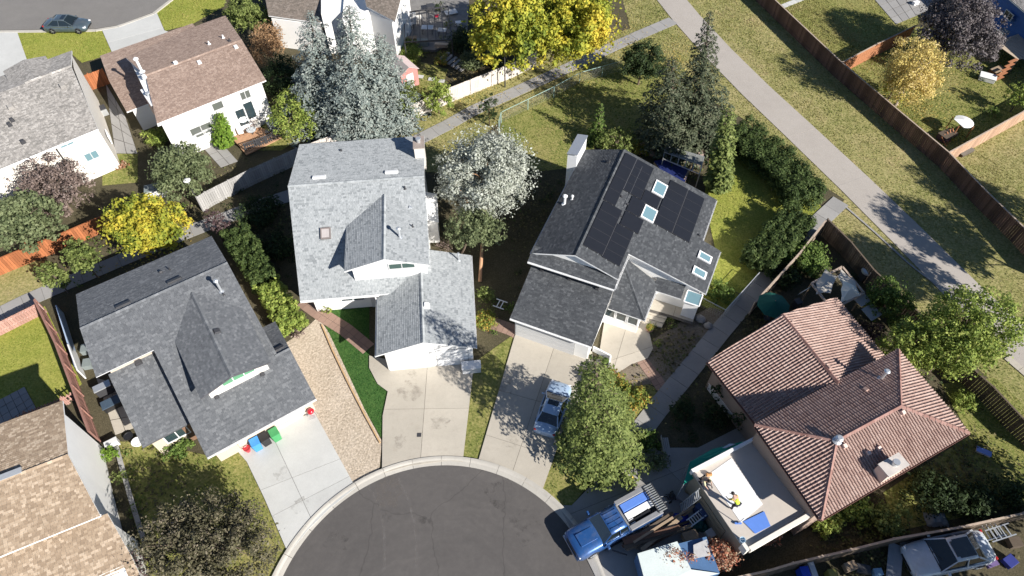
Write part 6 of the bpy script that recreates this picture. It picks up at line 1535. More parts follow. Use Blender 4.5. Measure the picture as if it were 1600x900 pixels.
# garden umbrella
def umbrella(label, px, py, r, h_, mat, closed=False, cat='umbrella', ribs=8):
    c = P(px, py, h_); root = thing('garden_umbrella', label, cat, (c.x, c.y, 0)); m = MB()
    V = [Vector((c.x, c.y, h_))]; F_ = []
    for i in range(ribs * 2):
        t = i * math.pi / ribs; rr = r * (1 if i % 2 == 0 else .93); V.append(Vector((c.x + math.cos(t) * rr, c.y + math.sin(t) * rr, h_ - .55 - (.03 if i % 2 == 0 else 0))))
    for i in range(ribs * 2): F_.append((0, 1 + i, 1 + (i + 1) % (ribs * 2)))
    m.add(V, F_); m.build('canopy', mat, root); MB().tube((c.x, c.y, 0), (c.x, c.y, h_), .03).build('pole', WOOD, root); MB().lathe([(.3, 0), (.25, .08)], (c.x, c.y, 0), 12).build('base', DARKTRIM, root)
    rb = MB()
    for i in range(ribs): t = i * 2 * math.pi / ribs; rb.bar((c.x, c.y, h_ - .03), (c.x + math.cos(t) * r, c.y + math.sin(t) * r, h_ - .6), .02, .02)
    rb.build('ribs', WOOD, root); return root
umbrella('dark green garden umbrella in shade beside the footpath', 1212, 470, 1.25, 2.3, paint('green_cloth', (0.0, 0.09, 0.065), .8))

# gazebo beside the tiled house
gz = thing('gazebo', 'square gazebo frame with beige fabric canopies behind the tiled roof', 'gazebo', P(1330, 445))
g = [P(1268, 443, 2.3), P(1316, 417, 2.3), P(1350, 458, 2.3), P(1300, 484, 2.3)]
CAN = paint('canopy_cloth', (0.5, 0.46, 0.4), .85, .1, 1.5, bump=.3); CANL = paint('cream_cloth', (0.75, 0.72, 0.62), .8, .08, 1.5, bump=.3)
for a, b in zip(g, g[1:] + g[:1]):
    MB().bar(a, b, .16, .12).build('beam', FBL, gz)
for p in g: MB().tube((p.x, p.y, 0), p, .06).build('post', WOOD, gz)
def sailcloth(parent, pts, sag, mat, name='canopy'):
    cen = sum(pts, Vector((0, 0, 0))) / len(pts) + Vector((0, 0, sag)); m = MB(); V = [cen]; F_ = []
    for i, p in enumerate(pts):
        q_ = pts[(i + 1) % len(pts)]; V += [p, (p + q_) / 2 * .88 + cen * .12]
    n = len(V) - 1
    for i in range(n): F_.append((0, 1 + i, 1 + (i + 1) % n))
    m.add(V, F_); return m.build(name, mat, parent)
cc = sum(g, Vector((0, 0, 0))) / 4
sailcloth(gz, [g[0] + Vector((.3, 0, .05)), P(1290, 420, 2.4) , P(1308, 432, 2.6), P(1298, 458, 2.4), P(1275, 460, 2.3)], .15, CAN)
sailcloth(gz, [P(1308, 432, 2.6), P(1314, 420, 2.45), P(1336, 440, 2.4), P(1345, 462, 2.4), P(1318, 450, 2.6)], .1, CAN)
sailcloth(gz, [P(1316, 436, 2.7), P(1336, 446, 2.4), P(1345, 462, 2.4), P(1326, 470, 2.3), P(1313, 474, 2.3), P(1314, 452, 2.6)], .45, CANL, 'canopy')
for k, (a, b) in enumerate((((1262, 452), (1270, 446)), ((1346, 455), (1362, 470)), ((1362, 474), (1378, 492)))):
    p, q_ = P(*a, 2.1), P(*b, 2.1)
    MB().slab([p, q_, q_ + Vector((-.9, -.5, -.1)), p + Vector((-.9, -.5, -.1))], (0, 0, .03)).build('roof_panel', paint('grey_panel', (0.34, 0.34, 0.33), .6, .15, 2), gz)
sc2 = P(1355, 425, .8)
o = thing('grill', 'grey covered barbecue in the dark fence corner by the gazebo', 'barbecue', (sc2.x, sc2.y, 0)); MB().box((sc2.x, sc2.y, .45), (1.0, .55, .8), rz=.5).build('cabinet', DARKTRIM, o); MB().lathe([(.5, 0), (.45, .15), (.2, .28)], (sc2.x, sc2.y, .86), 14).build('lid', GALV, o)

# ================================================================== LAMPS
def lamp(label, base, top, ):
    b = P(*base); h_ = height_between(*base, top[1]); t = Vector((P(top[0], top[1], h_).x, b.y, h_)); root = thing('street_lamp', label, 'lamp post', b, group='lamp posts along the footpath')
    MB().tube(b, (b.x, b.y, h_ - .45), .07, .045, 10).build('pole', DARKTRIM, root); MB().lathe([(.06, h_ - .5), (.1, h_ - .42), (.2, h_ - .1), (.2, h_ - .07)], (b.x, b.y, 0), 14).build('lantern', GALV, root)
    MB().lathe([(.3, h_ - .07), (.31, h_ - .03), (.12, h_ + .06), (.03, h_ + .09)], (b.x, b.y, 0), 16).build('cap', TRIM, root, smooth=False)
lamp('dark lamp post with pale cap beside the footpath under the yellow trees', (789, 136), (788, 73)); lamp('dark lamp post with pale round cap in front of the grey green tree', (315, 326), (285, 281))

# ================================================================== BINS, POTS, FURNITURE
FD34 = math.radians(34)
def bin_(label, px, py, mat):
    c = P(px, py, .9); o = thing('wheelie_bin', label, 'bin', (c.x, c.y, 0), FD34 + random.uniform(-.1, .1), group='wheelie bins beside the tan garage door')
    MB().box((0, 0, .5), (.5, .55, .9), taper=1.18).build('bin_body', mat, o, local=True, bevel=.03); MB().box((0, -.02, 1.0), (.62, .7, .07)).build('lid', mat, o, local=True, bevel=.03)
    MB().tube((-.26, .38, .98), (.26, .38, .98), .02).build('handle', BLACKP, o, local=True)
    for s in (-1, 1): MB().lathe([(.11, -.03), (.11, .03)], (s * .25, .3, .11), 12, M=Matrix.Rotation(math.pi / 2, 3, 'Y')).build('wheel', RUBBER, o, local=True)
bin_('blue wheelie bin beside the garage door', 398, 691, paint('bin_blue', (0.06, 0.28, 0.66), .5)); bin_('black wheelie bin between the blue and the green one', 412, 683, BLACKP); bin_('green wheelie bin nearest the garage door', 428, 676, paint('bin_green', (0.06, 0.3, 0.11), .5))
RED = paint('red_glazed', (0.45, 0.01, 0.025), .3, coat=.5)
def pot(label, px, py, r, h_, mat, plant=True, name='flower_pot'):
    c = P(px, py, h_); o = thing(name, label, 'pot', (c.x, c.y, 0)); MB().lathe([(r * .65, 0), (r, h_ * .8), (r * 1.08, h_ * .85), (r * 1.08, h_), (r * .9, h_), (r * .85, h_ * .9)], n=18).build('pot_body', mat, o, local=True, smooth=False)
    if plant:
        V, F_ = cloud([((c.x, c.y, h_ + r * .6), r * 1.1)], 900, .08); leafy('plant', V, F_, L_GREEN if plant is True else plant, o)
    return o
pot('red pot by the left end of the garage door', 385, 700, .22, .5, RED, False); pot('pale pink cushion tub beside the red pot', 379, 692, .34, .5, paint('pink_tub', (0.6, 0.4, 0.36), .8), False)
kg = thing('kettle_grill', 'red kettle barbecue on legs at the right corner of the garage', 'barbecue', P(489, 650), .3)
MB().lathe([(.05, .5), (.18, .55), (.24, .68), (.25, .74), (.2, .86), (.08, .92)], n=18).build('bowl', RED, kg, local=True, smooth=True); MB().box((0, -.42, .6), (.5, .3, .04)).build('side_shelf', GALV, kg, local=True)
lg = MB()
for t in (0, 2.1, 4.2): lg.tube((math.cos(t) * .2, math.sin(t) * .2, .6), (math.cos(t) * .34, math.sin(t) * .34, 0), .02)
lg.build('legs', GALV, kg, local=True)
for i, (x, y, r, nm) in enumerate(((998, 466, .3, 'round clay pot at the left end of the row by the glazed bay'), (1050, 463, .26, 'pale planter second along the row by the glazed bay'), (1056, 468, .24, 'terracotta planter third along the row by the glazed bay'), (1062, 472, .26, 'wooden tub of plants fourth along the row by the glazed bay'), (1071, 473, .24, 'empty round stone pot at the right end of the row'))):
    pot(nm, x, y, r, .45, paint('clay_pot', (0.42, 0.26, 0.2), .85, .2), i in (2, 3))
pot('large clay bowl on the court below the steps', 1015, 513, .3, .3, paint('clay_pot', (0.42, 0.26, 0.2), .85), L_FLOWER); pot('black planter beside the low white wall', 945, 565, .26, .5, BLACKP, True)
pot('white planter on the lawn at the charcoal wing corner', 213, 690, .33, .4, TRIM, False); pot('dark round tub beside the white planter', 200, 681, .3, .25, BLACKP, False)
for x, y, s, nm in ((1094, 500, .7, 'large grey boulder nearest the glazed bay corner'), (1106, 510, .6, 'grey boulder beside the footpath bend')):
    c = P(x, y); m = MB(); rings = []
    for j in range(5):
        z = s * .6 * j / 4; rr = s * (0.5, .62, .6, .45, .15)[j]
        rings.append([Vector((c.x + rr * math.cos(t) * random.uniform(.85, 1.15), c.y + rr * math.sin(t) * random.uniform(.7, 1.0), z)) for t in np.linspace(0, 5.6, 9)])
    props(m.loft(rings).build('boulder', paint('boulder_grey', (0.3, 0.28, 0.26), .9, .2, 3), loc=tuple(c)), nm, 'boulder')
# hydrant like post beside the truck drive
c = P(985, 752); hy = thing('hydrant', 'yellow fire hydrant on the pale apron behind the blue truck', 'hydrant', c, .4); YE = paint('hydrant_yellow', (0.75, 0.5, 0.06), .5)
MB().lathe([(.16, 0), (.16, .05), (.1, .07), (.1, .55), (.15, .58), (.14, .66), (.08, .76), (.03, .8)], n=14).build('barrel', YE, hy, local=True)
for s in (-1, 1): MB().tube((0, 0, .45), (s * .22, 0, .45), .06).build('outlet', YE, hy, local=True)
# garden bench in shade
c = P(1041, 698, .4); b_ = thing('garden_bench', 'slatted grey garden bench in shade below the tiled house', 'bench', (c.x, c.y, 0), math.radians(92))
for i in range(4): MB().box((0, -.17 + i * .13, .43), (1.3, .1, .03)).build('slat', FG, b_, local=True)
for i in range(3): MB().box((0, .32, .6 + i * .14), (1.3, .025, .1)).build('slat', FG, b_, local=True)
for x in (-.55, .55):
    MB().box((x, -.15, .21), (.06, .06, .42)).build('leg', DARKTRIM, b_, local=True); MB().box((x, .3, .45), (.06, .06, .9)).build('leg', DARKTRIM, b_, local=True)
# aluminium ladder leaning on the garage, and one lying
def ladder(label, a, b, w_=.42, n=12, mat=None, name='ladder'):
    a, b = Vector(a), Vector(b); d = (b - a).normalized(); s = d.cross(Vector((0, 0, 1))).normalized() * w_ / 2; o = thing(name, label, 'ladder', (a.x, a.y, 0))
    for k in (-1, 1): MB().bar(a + s * k, b + s * k, .07, .04).build('rail', mat or GALV, o)
    for i in range(1, n): p = a.lerp(b, i / n); MB().bar(p - s, p + s, .07, .03).build('rung', mat or GALV, o)
    return o
ladder('aluminium ladder leaning up to the corner of the flat deck', P(1062, 796, .05), P(1094, 770, 3.1), .55)
ladder('second ladder lying across lumber beside the garage wall', P(1076, 818, .8), P(1100, 800, 1.2), .45, 7)
ladder('white ladder rack standing behind the white pickup, left one', P(1534, 832, .7), P(1565, 823, .8), 1.0, 5, GALV); ladder('white ladder rack on top of the other behind the white pickup', P(1545, 838, .9), P(1582, 826, .95), .7, 5, GALV)
ladder('white trellis frame leaning between the two garages', P(773, 472, .9), P(790, 478, .9), .7, 3, TRIM, 'trellis')
# motorcycle-like garden machine
c = P(1048, 778); mw = thing('lawn_mower', 'dark lawn mower parked in shade on the drive', 'lawn mower', c, .5)
MB().box((0, 0, .22), (.55, .45, .18)).build('deck', DARKTRIM, mw, local=True, bevel=.04); MB().lathe([(.16, .3), (.16, .45), (.1, .5)], n=14).build('engine', BLACKP, mw, local=True)
for x in (-.25, .25):
    for y in (-.26, .26): MB().lathe([(.12, -.03), (.12, .03)], (x, y, .12), 12, M=Matrix.Rotation(math.pi / 2, 3, 'X')).build('wheel', RUBBER, mw, local=True)
hd = MB(); hd.tube((-.25, .2, .3), (-.95, .2, .9), .02); hd.tube((-.25, -.2, .3), (-.95, -.2, .9), .02); hd.tube((-.95, .2, .9), (-.95, -.2, .9), .02); hd.build('handle', GALV, mw, local=True)
# side deck things at house D
def boxthing(name, label, cat, px, py, z, d, mat, rz=0.0, extra=None, bevel=.02):
    c = P(px, py, z + d[2]); o = thing(name, label, cat, (c.x, c.y, z), rz); MB().box((0, 0, d[2] * .45), (d[0], d[1], d[2] * .9)).build('box', mat, o, local=True, bevel=bevel)
    MB().box((0, 0, d[2] * .93), (d[0] * 1.06, d[1] * 1.06, d[2] * .1)).build('lid', extra or mat, o, local=True, bevel=bevel); return o
GC = paint('grey_cushion', (0.2, 0.23, 0.23), .8)
boxthing('barbecue', 'black gas barbecue in shade beside the charcoal wing', 'barbecue', 158, 603, 0, (1.1, .55, .95), DARKTRIM, FD34, GALV); boxthing('storage_chest', 'dark storage chest below the gas barbecue', 'chest', 172, 628, 0, (1.2, .7, .6), BLACKP, FD34, paint('navy_lid', (0.06, 0.09, 0.13), .5))
boxthing('side_table', 'grey cushioned stool nearest the brown fence end', 'stool', 132, 543, 0, (.7, .6, .5), GC, FD34 + 1.2); boxthing('side_table', 'grey cushioned stool below its twin on the side deck', 'stool', 135, 566, 0, (.7, .6, .5), GC, FD34 + 1.2)
boxthing('utility_box', 'white utility box where the garden walls meet', 'box', 172, 690, 0, (.8, .4, .6), GREYW, FD34)
sb_ = thing('screen_wall', 'white windbreak wall along the narrow side deck', 'wall', P(118, 560))
MB().slab([P(98, 490, 0), P(128, 585, 0), P(128, 585, 0) + Vector((0, 0, 1.1)), P(98, 490, 0) + Vector((0, 0, 1.1))], (.08, .03, 0)).build('panel', paint('pale_blue_panel', (0.4, 0.5, 0.66), .5), sb_)
MB().slab([P(118, 552, 0), P(133, 592, 0), P(133, 592, 0) + Vector((0, 0, 1.25)), P(118, 552, 0) + Vector((0, 0, 1.25))], (.1, .03, 0)).build('panel', TRIM, sb_)
walk('garden_wall', [(184, 700), (194, 735), (205, 775), (222, 830), (236, 870)], .3, CONC_G, .6, z=.25, hard=False, part='block')
# brown house patio set
c = P(396, 212); ptb = thing('patio_table', 'small glass patio table on the brown house deck', 'table', c)
MB().lathe([(.45, .7), (.45, .74)], n=18).build('top', GALV, ptb, local=True); MB().tube((0, 0, 0), (0, 0, .7), .04).build('leg', DARKTRIM, ptb, local=True)
def chair(label, px, py, rz, mat):
    c = P(px, py, .45); o = thing('patio_chair', label, 'chair', (c.x, c.y, 0), rz, group='patio chairs behind the brown house')
    MB().box((0, 0, .42), (.5, .5, .08)).build('seat', mat, o, local=True, bevel=.02); MB().box((-.24, 0, .72), (.07, .5, .55)).build('backrest', mat, o, local=True, bevel=.02)
    for x in (-.2, .2):
        for y in (-.2, .2): MB().tube((x, y, 0), (x, y, .4), .02, n=6).build('leg', DARKTRIM, o, local=True)
chair('white patio chair left of the patio table', 376, 206, .4, TRIM); chair('pale patio chair above the patio table', 402, 196, -1.2, CREAM); chair('dark patio chair right of the patio table', 418, 205, 3.4, DARKTRIM); chair('dark patio chair nearest the slatted railing', 402, 222, 1.8, DARKTRIM)
boxthing('covered_grill', 'grey covered barbecue at the corner of the brown house', 'barbecue', 424, 190, 0, (.9, .6, 1.0), GC, .6)
pd = [P(362, 215, .15), P(400, 195, .15), P(440, 215, .15), P(385, 242, .15)]
pdk = thing('patio_deck', 'low orange brown deck under the brown house patio set', 'deck', pd[0]);
for i in range(12): s0, s1 = i / 12 + .004, (i + 1) / 12 - .004; MB().slab([pd[0].lerp(pd[3], s0), pd[1].lerp(pd[2], s0), pd[1].lerp(pd[2], s1), pd[0].lerp(pd[3], s1)], (0, 0, -.1)).build('board', paint('orange_deck', (0.42, 0.24, 0.14), .85, .15, 4), pdk)
# pergola frames and spa behind house S
pg = thing('pergola', 'weathered timber greenhouse frame behind the solar roofed house', 'pergola', P(1070, 245)); q = [P(1040, 228, 1.6), P(1100, 245, 1.6), P(1093, 272, 1.6), P(1036, 248, 1.6)]
for i in range(6): MB().bar(q[0].lerp(q[1], i / 5), q[3].lerp(q[2], i / 5), .07, .07).build('beam', GALV, pg)
for j in range(3): MB().bar(q[0].lerp(q[3], j / 2), q[1].lerp(q[2], j / 2), .07, .07).build('beam', GALV, pg)
for p in q: MB().tube((p.x, p.y, 0), p, .05).build('post', FG, pg)
MB().slab([q[0], q[0].lerp(q[1], .98), q[3].lerp(q[2], .98).lerp(q[1], .5), q[0].lerp(q[3], .5)], (0, 0, .02)).build('roof_sheet', paint('smoky_sheet', (0.22, 0.23, 0.22), .35), pg)
sp = [P(1022, 252, .9), P(1040, 248, .9), P(1076, 268, .9), P(1068, 290, .9), P(1040, 275, .9)]
spa = thing('hot_tub', 'dark blue covered hot tub behind the solar roofed house', 'hot tub', (sp[0].x, sp[0].y, 0)); MB().prism([p[:2] for p in sp], 0, .82).build('tub', WOOD, spa); MB().prism([(p.x, p.y) for p in sp], .83, .93).build('cover', paint('navy_cover', (0.02, 0.03, 0.12), .35, .5, 3), spa)
sd = thing('terrace', 'pinkish paved terrace with timber edge behind the solar roofed house', 'terrace', P(1020, 232)); MB().prism([P(995, 228)[:2], P(1030, 218)[:2], P(1100, 240)[:2], P(1095, 262)[:2], P(1040, 250)[:2], P(1000, 240)[:2]], 0, .25).build('slab', paint('pink_terrace', (0.42, 0.32, 0.27), .85, .2, 3), sd); MB().bar(P(1066, 292) + Vector((0, 0, .5)), P(1078, 266) + Vector((0, 0, .5)), .1, .9).build('timber_edge', WOOD, sd)
# pink shed by the pale fence
F = Frame(-52); p0 = P(632, 128); u0, v0 = F.uv(p0)
sh = thing('garden_shed', 'small pink sided garden shed with pale roof beside the pale fence', 'shed', p0); PK = paint('pink_siding', (0.5, 0.22, 0.2), .8, .1)
body(sh, F, [(u0 - 1.3, v0 - 1.0, 1.9), (u0 + 1.3, v0 - 1.0, 1.9), (u0 + 1.3, v0, 2.4), (u0 + 1.3, v0 + 1.0, 1.9), (u0 - 1.3, v0 + 1.0, 1.9), (u0 - 1.3, v0, 2.4)], PK)
MB().slab([F(u0 - 1.4, v0, 2.5), F(u0 + 1.4, v0, 2.5), F(u0 + 1.4, v0 + 1.15, 1.85), F(u0 - 1.4, v0 + 1.15, 1.85)], (0, 0, .05)).build('roof', paint('shed_roof_pink', (0.6, 0.48, 0.46), .7), sh); MB().slab([F(u0 - 1.4, v0, 2.5), F(u0 + 1.4, v0, 2.5), F(u0 + 1.4, v0 - 1.15, 1.85), F(u0 - 1.4, v0 - 1.15, 1.85)], (0, 0, .05)).build('roof', paint('shed_roof_grey', (0.34, 0.31, 0.3), .8), sh)
door(sh, F, u0 + 1.3, v0, 0, .8, 1.7, TRIM)
pf = [P(640, 66, 1.9), P(700, 60, 1.9), P(706, 80, 1.9), P(645, 82, 1.9)]
# cluttered terrace at the top: decking, tables, planters
tt = thing('terrace', 'dappled grey terrace full of garden furniture at the top edge', 'terrace', P(670, 40)); MB().prism([P(625, 60)[:2], P(640, -10)[:2], P(735, -30)[:2], P(730, 55)[:2], P(680, 82)[:2], P(628, 78)[:2]], 0, .3).build('slab', paint('grey_terrace', (0.2, 0.19, 0.18), .85, .3, 2), tt)
random.seed(9)
for i, (x, y, w_, l_, hh, mt, nm, ct) in enumerate([(668, 46, 1.3, .8, .7, GALV, 'pale rectangular table on the dappled terrace', 'table'), (691, 50, .9, .7, .7, GREYW, 'small pale table right of the rectangular one on the terrace', 'table'), (640, 40, .8, .6, .8, TRIM, 'white cushioned bench end by the white house corner', 'bench'), (655, 30, .7, .7, .8, CREAM, 'cream armchair above the rectangular table', 'armchair'), (630, 55, .8, .8, .8, GALV, 'silver heater box by the white house corner', 'heater'), (682, 28, .5, .5, .6, RED, 'red cushion stool on the terrace', 'stool'), (705, 22, 1.4, .9, .3, GREYW, 'low pale lounger at the back of the terrace', 'lounger')]):
    c = P(x, y, hh); o = thing(ct.replace(' ', '_'), nm, ct, (c.x, c.y, .3), random.uniform(-.5, .5)); MB().box((0, 0, hh - .04), (w_, l_, .08)).build('top', mt, o, local=True, bevel=.02)
    for sx in (-1, 1):
        for sy in (-1, 1): MB().tube((sx * w_ * .42, sy * l_ * .42, 0), (sx * w_ * .42, sy * l_ * .42, hh - .06), .03, n=6).build('leg', DARKTRIM, o, local=True)
pw = thing('pergola', 'dark timber pergola beams over the cluttered terrace', 'pergola', P(670, 60)); q = [P(632, 66, 2.3), P(632, 20, 2.3), P(700, 10, 2.3), P(706, 62, 2.3)]
for i in range(7): MB().bar(q[0].lerp(q[3], i / 6), q[1].lerp(q[2], i / 6), .08, .12).build('beam', DARKTRIM, pw)
for a, b in ((0, 3), (1, 2)): MB().bar(q[a], q[b], .1, .14).build('beam', DARKTRIM, pw)
for p in q: MB().tube((p.x, p.y, 0), p, .06).build('post', DARKTRIM, pw)
st_ = thing('garden_steps', 'grey timber steps going down toward the pale fence', 'steps', P(700, 105))
for i in range(6): MB().box(P(695 + i * 6, 92 + i * 3) + Vector((0, 0, .35 - i * .05)), (.35, 1.5, .12), rz=-.6).build('step', FG, st_)
# toys in the upper right yard
c = P(1504, 192, 1.2); ts = thing('playset', 'small timber playset with round white tarp roof near the board fence', 'playset', (c.x, c.y, 0))
V = [Vector((c.x, c.y, 1.6))]; F_ = []
for i in range(12): t = -1.9 + i * .35; V.append(Vector((c.x + .95 * math.cos(t), c.y + .95 * math.sin(t), 1.35)))
V.append(Vector((c.x - .9, c.y + .2, 1.5)))
for i in range(1, 13): F_.append((0, i, i + 1))
F_.append((0, 13, 1)); MB().add(V, F_).build('roof', TRIM, ts)
for i in range(5): MB().bar((c.x - .6 - i * .3, c.y - .9 - i * .28, .1), (c.x - .9 - i * .3, c.y - .2 - i * .25, .9 - i * .1), .08, .08).build('beam', REDWOOD, ts)
for dx, dy in ((-.7, -.7), (.7, -.7), (.7, .7), (-.7, .7)): MB().tube((c.x + dx, c.y + dy, 0), (c.x + dx, c.y + dy, 1.35), .05).build('post', REDWOOD, ts)
boxthing('toy_box', 'dark toy box heap below the playset', 'box', 1482, 208, 0, (1.6, 1.0, .6), paint('dull_purple', (0.10, 0.07, 0.09), .8), .5, FD)
boxthing('cold_frame', 'low glass cold frame beside the board fence in the lower yard', 'cold frame', 1511, 236, 0, (1.6, .5, .3), FD, .5, GR); boxthing('corrugated_shed', 'low white ribbed storage box by the deck stairs', 'storage box', 1545, 118, 0, (1.5, 1.0, .5), GREYW, -.5, TRIM)
boxthing('hot_tub', 'small white tub by the blue house wall', 'tub', 1568, 48, 1.6, (1.1, .8, .5), GALV, .4, GC)
boxthing('fire_pit', 'brown timber fire pit box under the deck stairs', 'fire pit', 1560, 108, 0, (1.4, .9, .5), REDWOOD, .4, WOOD); boxthing('patio_heater', 'small white box on the upper patio stones', 'box', 1432, 2, 0, (.7, .4, .4), TRIM, .4)
# clutter behind the old fence
boxthing('rain_barrel', 'bright blue plastic barrel at the bottom edge', 'barrel', 1259, 893, 0, (.5, .6, .9), paint('bin_blue2', (0.01, 0.06, 0.5), .4), .1); boxthing('workbench', 'pale grey board standing beside the blue barrel', 'board', 1272, 893, 0, (.35, 1.2, .8), GREYW, .1)
boxthing('rain_barrel', 'dull yellow barrel right of the grey bench', 'barrel', 1303, 897, 0, (.5, .6, .8), paint('dull_yellow', (0.25, 0.22, 0.05), .6), .1); boxthing('cooler', 'pale blue cooler box near the white pickup', 'cooler', 1373, 893, 0, (.5, .4, .5), paint('cooler_blue', (0.2, 0.35, 0.5), .5), .1)
boxthing('door_slab', 'grey door slab lying beside the white pickup', 'board', 1398, 878, .4, (.8, 2.2, .06), paint('slab_grey', (0.25, 0.27, 0.3), .7), -.4); boxthing('cooler', 'small pale box behind the white pickup tailgate', 'box', 1546, 866, .3, (.6, .5, .4), GREYW, .2); boxthing('cushion', 'purple cushion bag behind the white pickup', 'bag', 1550, 878, .1, (.7, .5, .3), paint('purple_bag', (0.12, 0.08, 0.2), .8), .3)
boxthing('garden_bin', 'dark green bin at the left of the gazebo', 'bin', 1248, 470, 0, (.5, .5, .8), DARKTRIM, .4); boxthing('air_conditioner', 'grey air conditioner beside the white house wall', 'air conditioner', 157, 168, 0, (.8, .8, .8), GALV, .6, DARKTRIM)
boxthing('picnic_box', 'white and blue cushion lying on the lawn right of the tiled roof', 'cushion', 1538, 705, 0, (.9, .4, .2), TRIM, -.5, paint('cushion_blue', (0.2, 0.3, 0.7), .8)); boxthing('shed_box', 'low pale storage box with slate lid behind the yellow maple', 'storage box', 240, 292, 0, (1.6, .9, 1.0), TRIM, .3, GC)
boxthing('window_box', 'white planter bench against the tiled house left wall', 'planter', 1130, 620, 0, (.5, 2.6, .8), GREYW, .46, CREAM)
o = thing('yellow_pot', 'red and pink bags at the tail of the blue pickup', 'bag', P(1022, 803)); MB().lathe([(.2, 0), (.24, .25), (.1, .4)], (-.1, 0, 0), 10).build('bag', RED, o, local=True); MB().lathe([(.2, 0), (.2, .2), (.1, .35)], (.25, .1, 0), 10).build('bag', paint('pink_bag', (0.6, 0.3, 0.28), .8), o, local=True)
o.name = 'bags'; bpy.context.view_layer.update()
dr = P(655, 680); dg = MB().box((dr.x, dr.y, .056), (.3, .3, .012)); props(dg.build('drain_cover', DARKTRIM, loc=tuple(dr)), 'small square dark drain cover in the beige drive of the white garage', 'drain cover')

for a in [('crate', 'brown crate by the old fence right of the dull yellow barrel', 'crate', 1330, 884, 0, (.7, .5, .5), WOOD, .3), ('tool_box', 'dark tool box beside the cooler by the white car', 'box', 1350, 888, 0, (.8, .5, .4), DARKTRIM, -.2), ('board_stack', 'grey board stack along the old fence above the white car', 'board stack', 1440, 846, 0, (2.6, .5, .3), FG, .22),
 ('crate', 'small dark crate near the ladder racks', 'crate', 1588, 846, 0, (.7, .6, .5), FD, .1), ('tarp_box', 'blue box in the shade at the bottom right edge', 'box', 1580, 876, 0, (.7, .6, .4), paint('dim_blue', (0.02, 0.03, 0.2), .6), .5), ('crate', 'pale crate on the drive between trailer and flat garage', 'crate', 1112, 832, 0, (.6, .5, .5), GREYW, .5),
 ('cabinet', 'navy cabinet standing by the garage wall behind the lumber', 'cabinet', 1100, 795, 0, (.9, .6, 1.2), paint('navy_box', (0.03, 0.06, 0.16), .5), -1.1), ('crate', 'wooden crate at the garage end of the lumber pile', 'crate', 1080, 838, 0, (.9, .7, .6), WOOD, .3), ('cart', 'grey garden cart by the ladder foot', 'cart', 1072, 778, 0, (1.1, .6, .5), paint('cart_grey', (0.2, 0.2, 0.21), .7), -.6),
 ('planter', 'dark planter box under the black pergola beams at left', 'planter', 642, 58, .3, (1.2, .5, .5), WOOD, .1), ('planter', 'white pot tray beside the lounger on the terrace', 'planter', 716, 34, .3, (.6, .5, .4), TRIM, .2), ('cushion_box', 'grey cushion box in the middle of the terrace', 'box', 660, 62, .3, (1.2, .6, .6), GC, -.1), ('crate', 'dark crate at the back of the terrace', 'crate', 672, 8, .3, (.8, .8, .6), DARKTRIM, .2), ('planter', 'tan trough at the lower end of the terrace', 'planter', 690, 68, .3, (1.4, .4, .4), TAN, -.1), ('screen', 'white screen box near the corner of the white house', 'screen', 640, 20, .3, (1.2, .3, 1.4), TRIM, .3)]:
    boxthing(*a)
for a in [('leafy potted plant at the left side of the terrace', 648, 70, 10, L_GREEN), ('leafy potted plant by the dark crate on the terrace', 686, 12, 12, L_DARK), ('pale flowering pot by the terrace steps', 714, 60, 10, L_SAGE), ('bushy potted plant in the centre of the terrace', 700, 38, 9, L_OLIVE)]:
    shrub(a[0], a[1], a[2], a[3], a[4], h=1.3, leaf=.12, n=8, cat='potted plant', name='potted_plant')
# ================================================================== PEOPLE on the deck
SKIN = paint('skin', (0.42, 0.26, 0.19), .6); HAIR = paint('dark_hair', (0.03, 0.02, 0.015), .7); VEST = paint('safety_yellow', (0.62, 0.85, 0.05), .7); SHIRT = paint('yellow_shirt', (0.7, 0.55, 0.12), .8)
TROUS = paint('dark_trousers', (0.02, 0.02, 0.03), .8); BOOT = paint('boots', (0.03, 0.025, 0.02), .7); OLIVE_T = paint('pale_shirt', (0.6, 0.58, 0.35), .8)
def skin_obj(name, J, E_, mat, parent, sub=1):
    """J: name -> (pos, radius); one continuous skinned surface"""
    ks = list(J); me = bpy.data.meshes.new(name); me.from_pydata([J[k][0] for k in ks], [(ks.index(a), ks.index(b)) for a, b in E_], [])
    me.materials.append(mat); o = bpy.data.objects.new(name, me); COL.objects.link(o); o.parent = parent
    m = o.modifiers.new('skin', 'SKIN')
    if not me.skin_vertices: me.attributes
    for i, k in enumerate(ks):
        r = J[k][1]; r = r if isinstance(r, tuple) else (r, r)
        me.skin_vertices[0].data[i].radius = r; me.skin_vertices[0].data[i].use_root = (i == 0)
    s = o.modifiers.new('sub', 'SUBSURF'); s.levels = sub; s.render_levels = sub
    return o
def mk_skin_layer(me):
    bm = bmesh.new(); bm.from_mesh(me); bm.verts.layers.skin.verify(); bm.to_mesh(me); bm.free()
_old = skin_obj
def skin_obj(name, J, E_, mat, parent, sub=1):
    ks = list(J); me = bpy.data.meshes.new(name); me.from_pydata([J[k][0] for k in ks], [(ks.index(a), ks.index(b)) for a, b in E_], []); mk_skin_layer(me)
    me.materials.append(mat); o = bpy.data.objects.new(name, me); COL.objects.link(o); o.parent = parent
    for i, k in enumerate(ks):
        r = J[k][1]; r = r if isinstance(r, tuple) else (r, r); d = me.skin_vertices[0].data[i]; d.radius = r; d.use_root = (i == 0)
    m = o.modifiers.new('skin', 'SKIN'); m.use_smooth_shade = True
    s = o.modifiers.new('sub', 'SUBSURF'); s.levels = sub; s.render_levels = sub
    return o
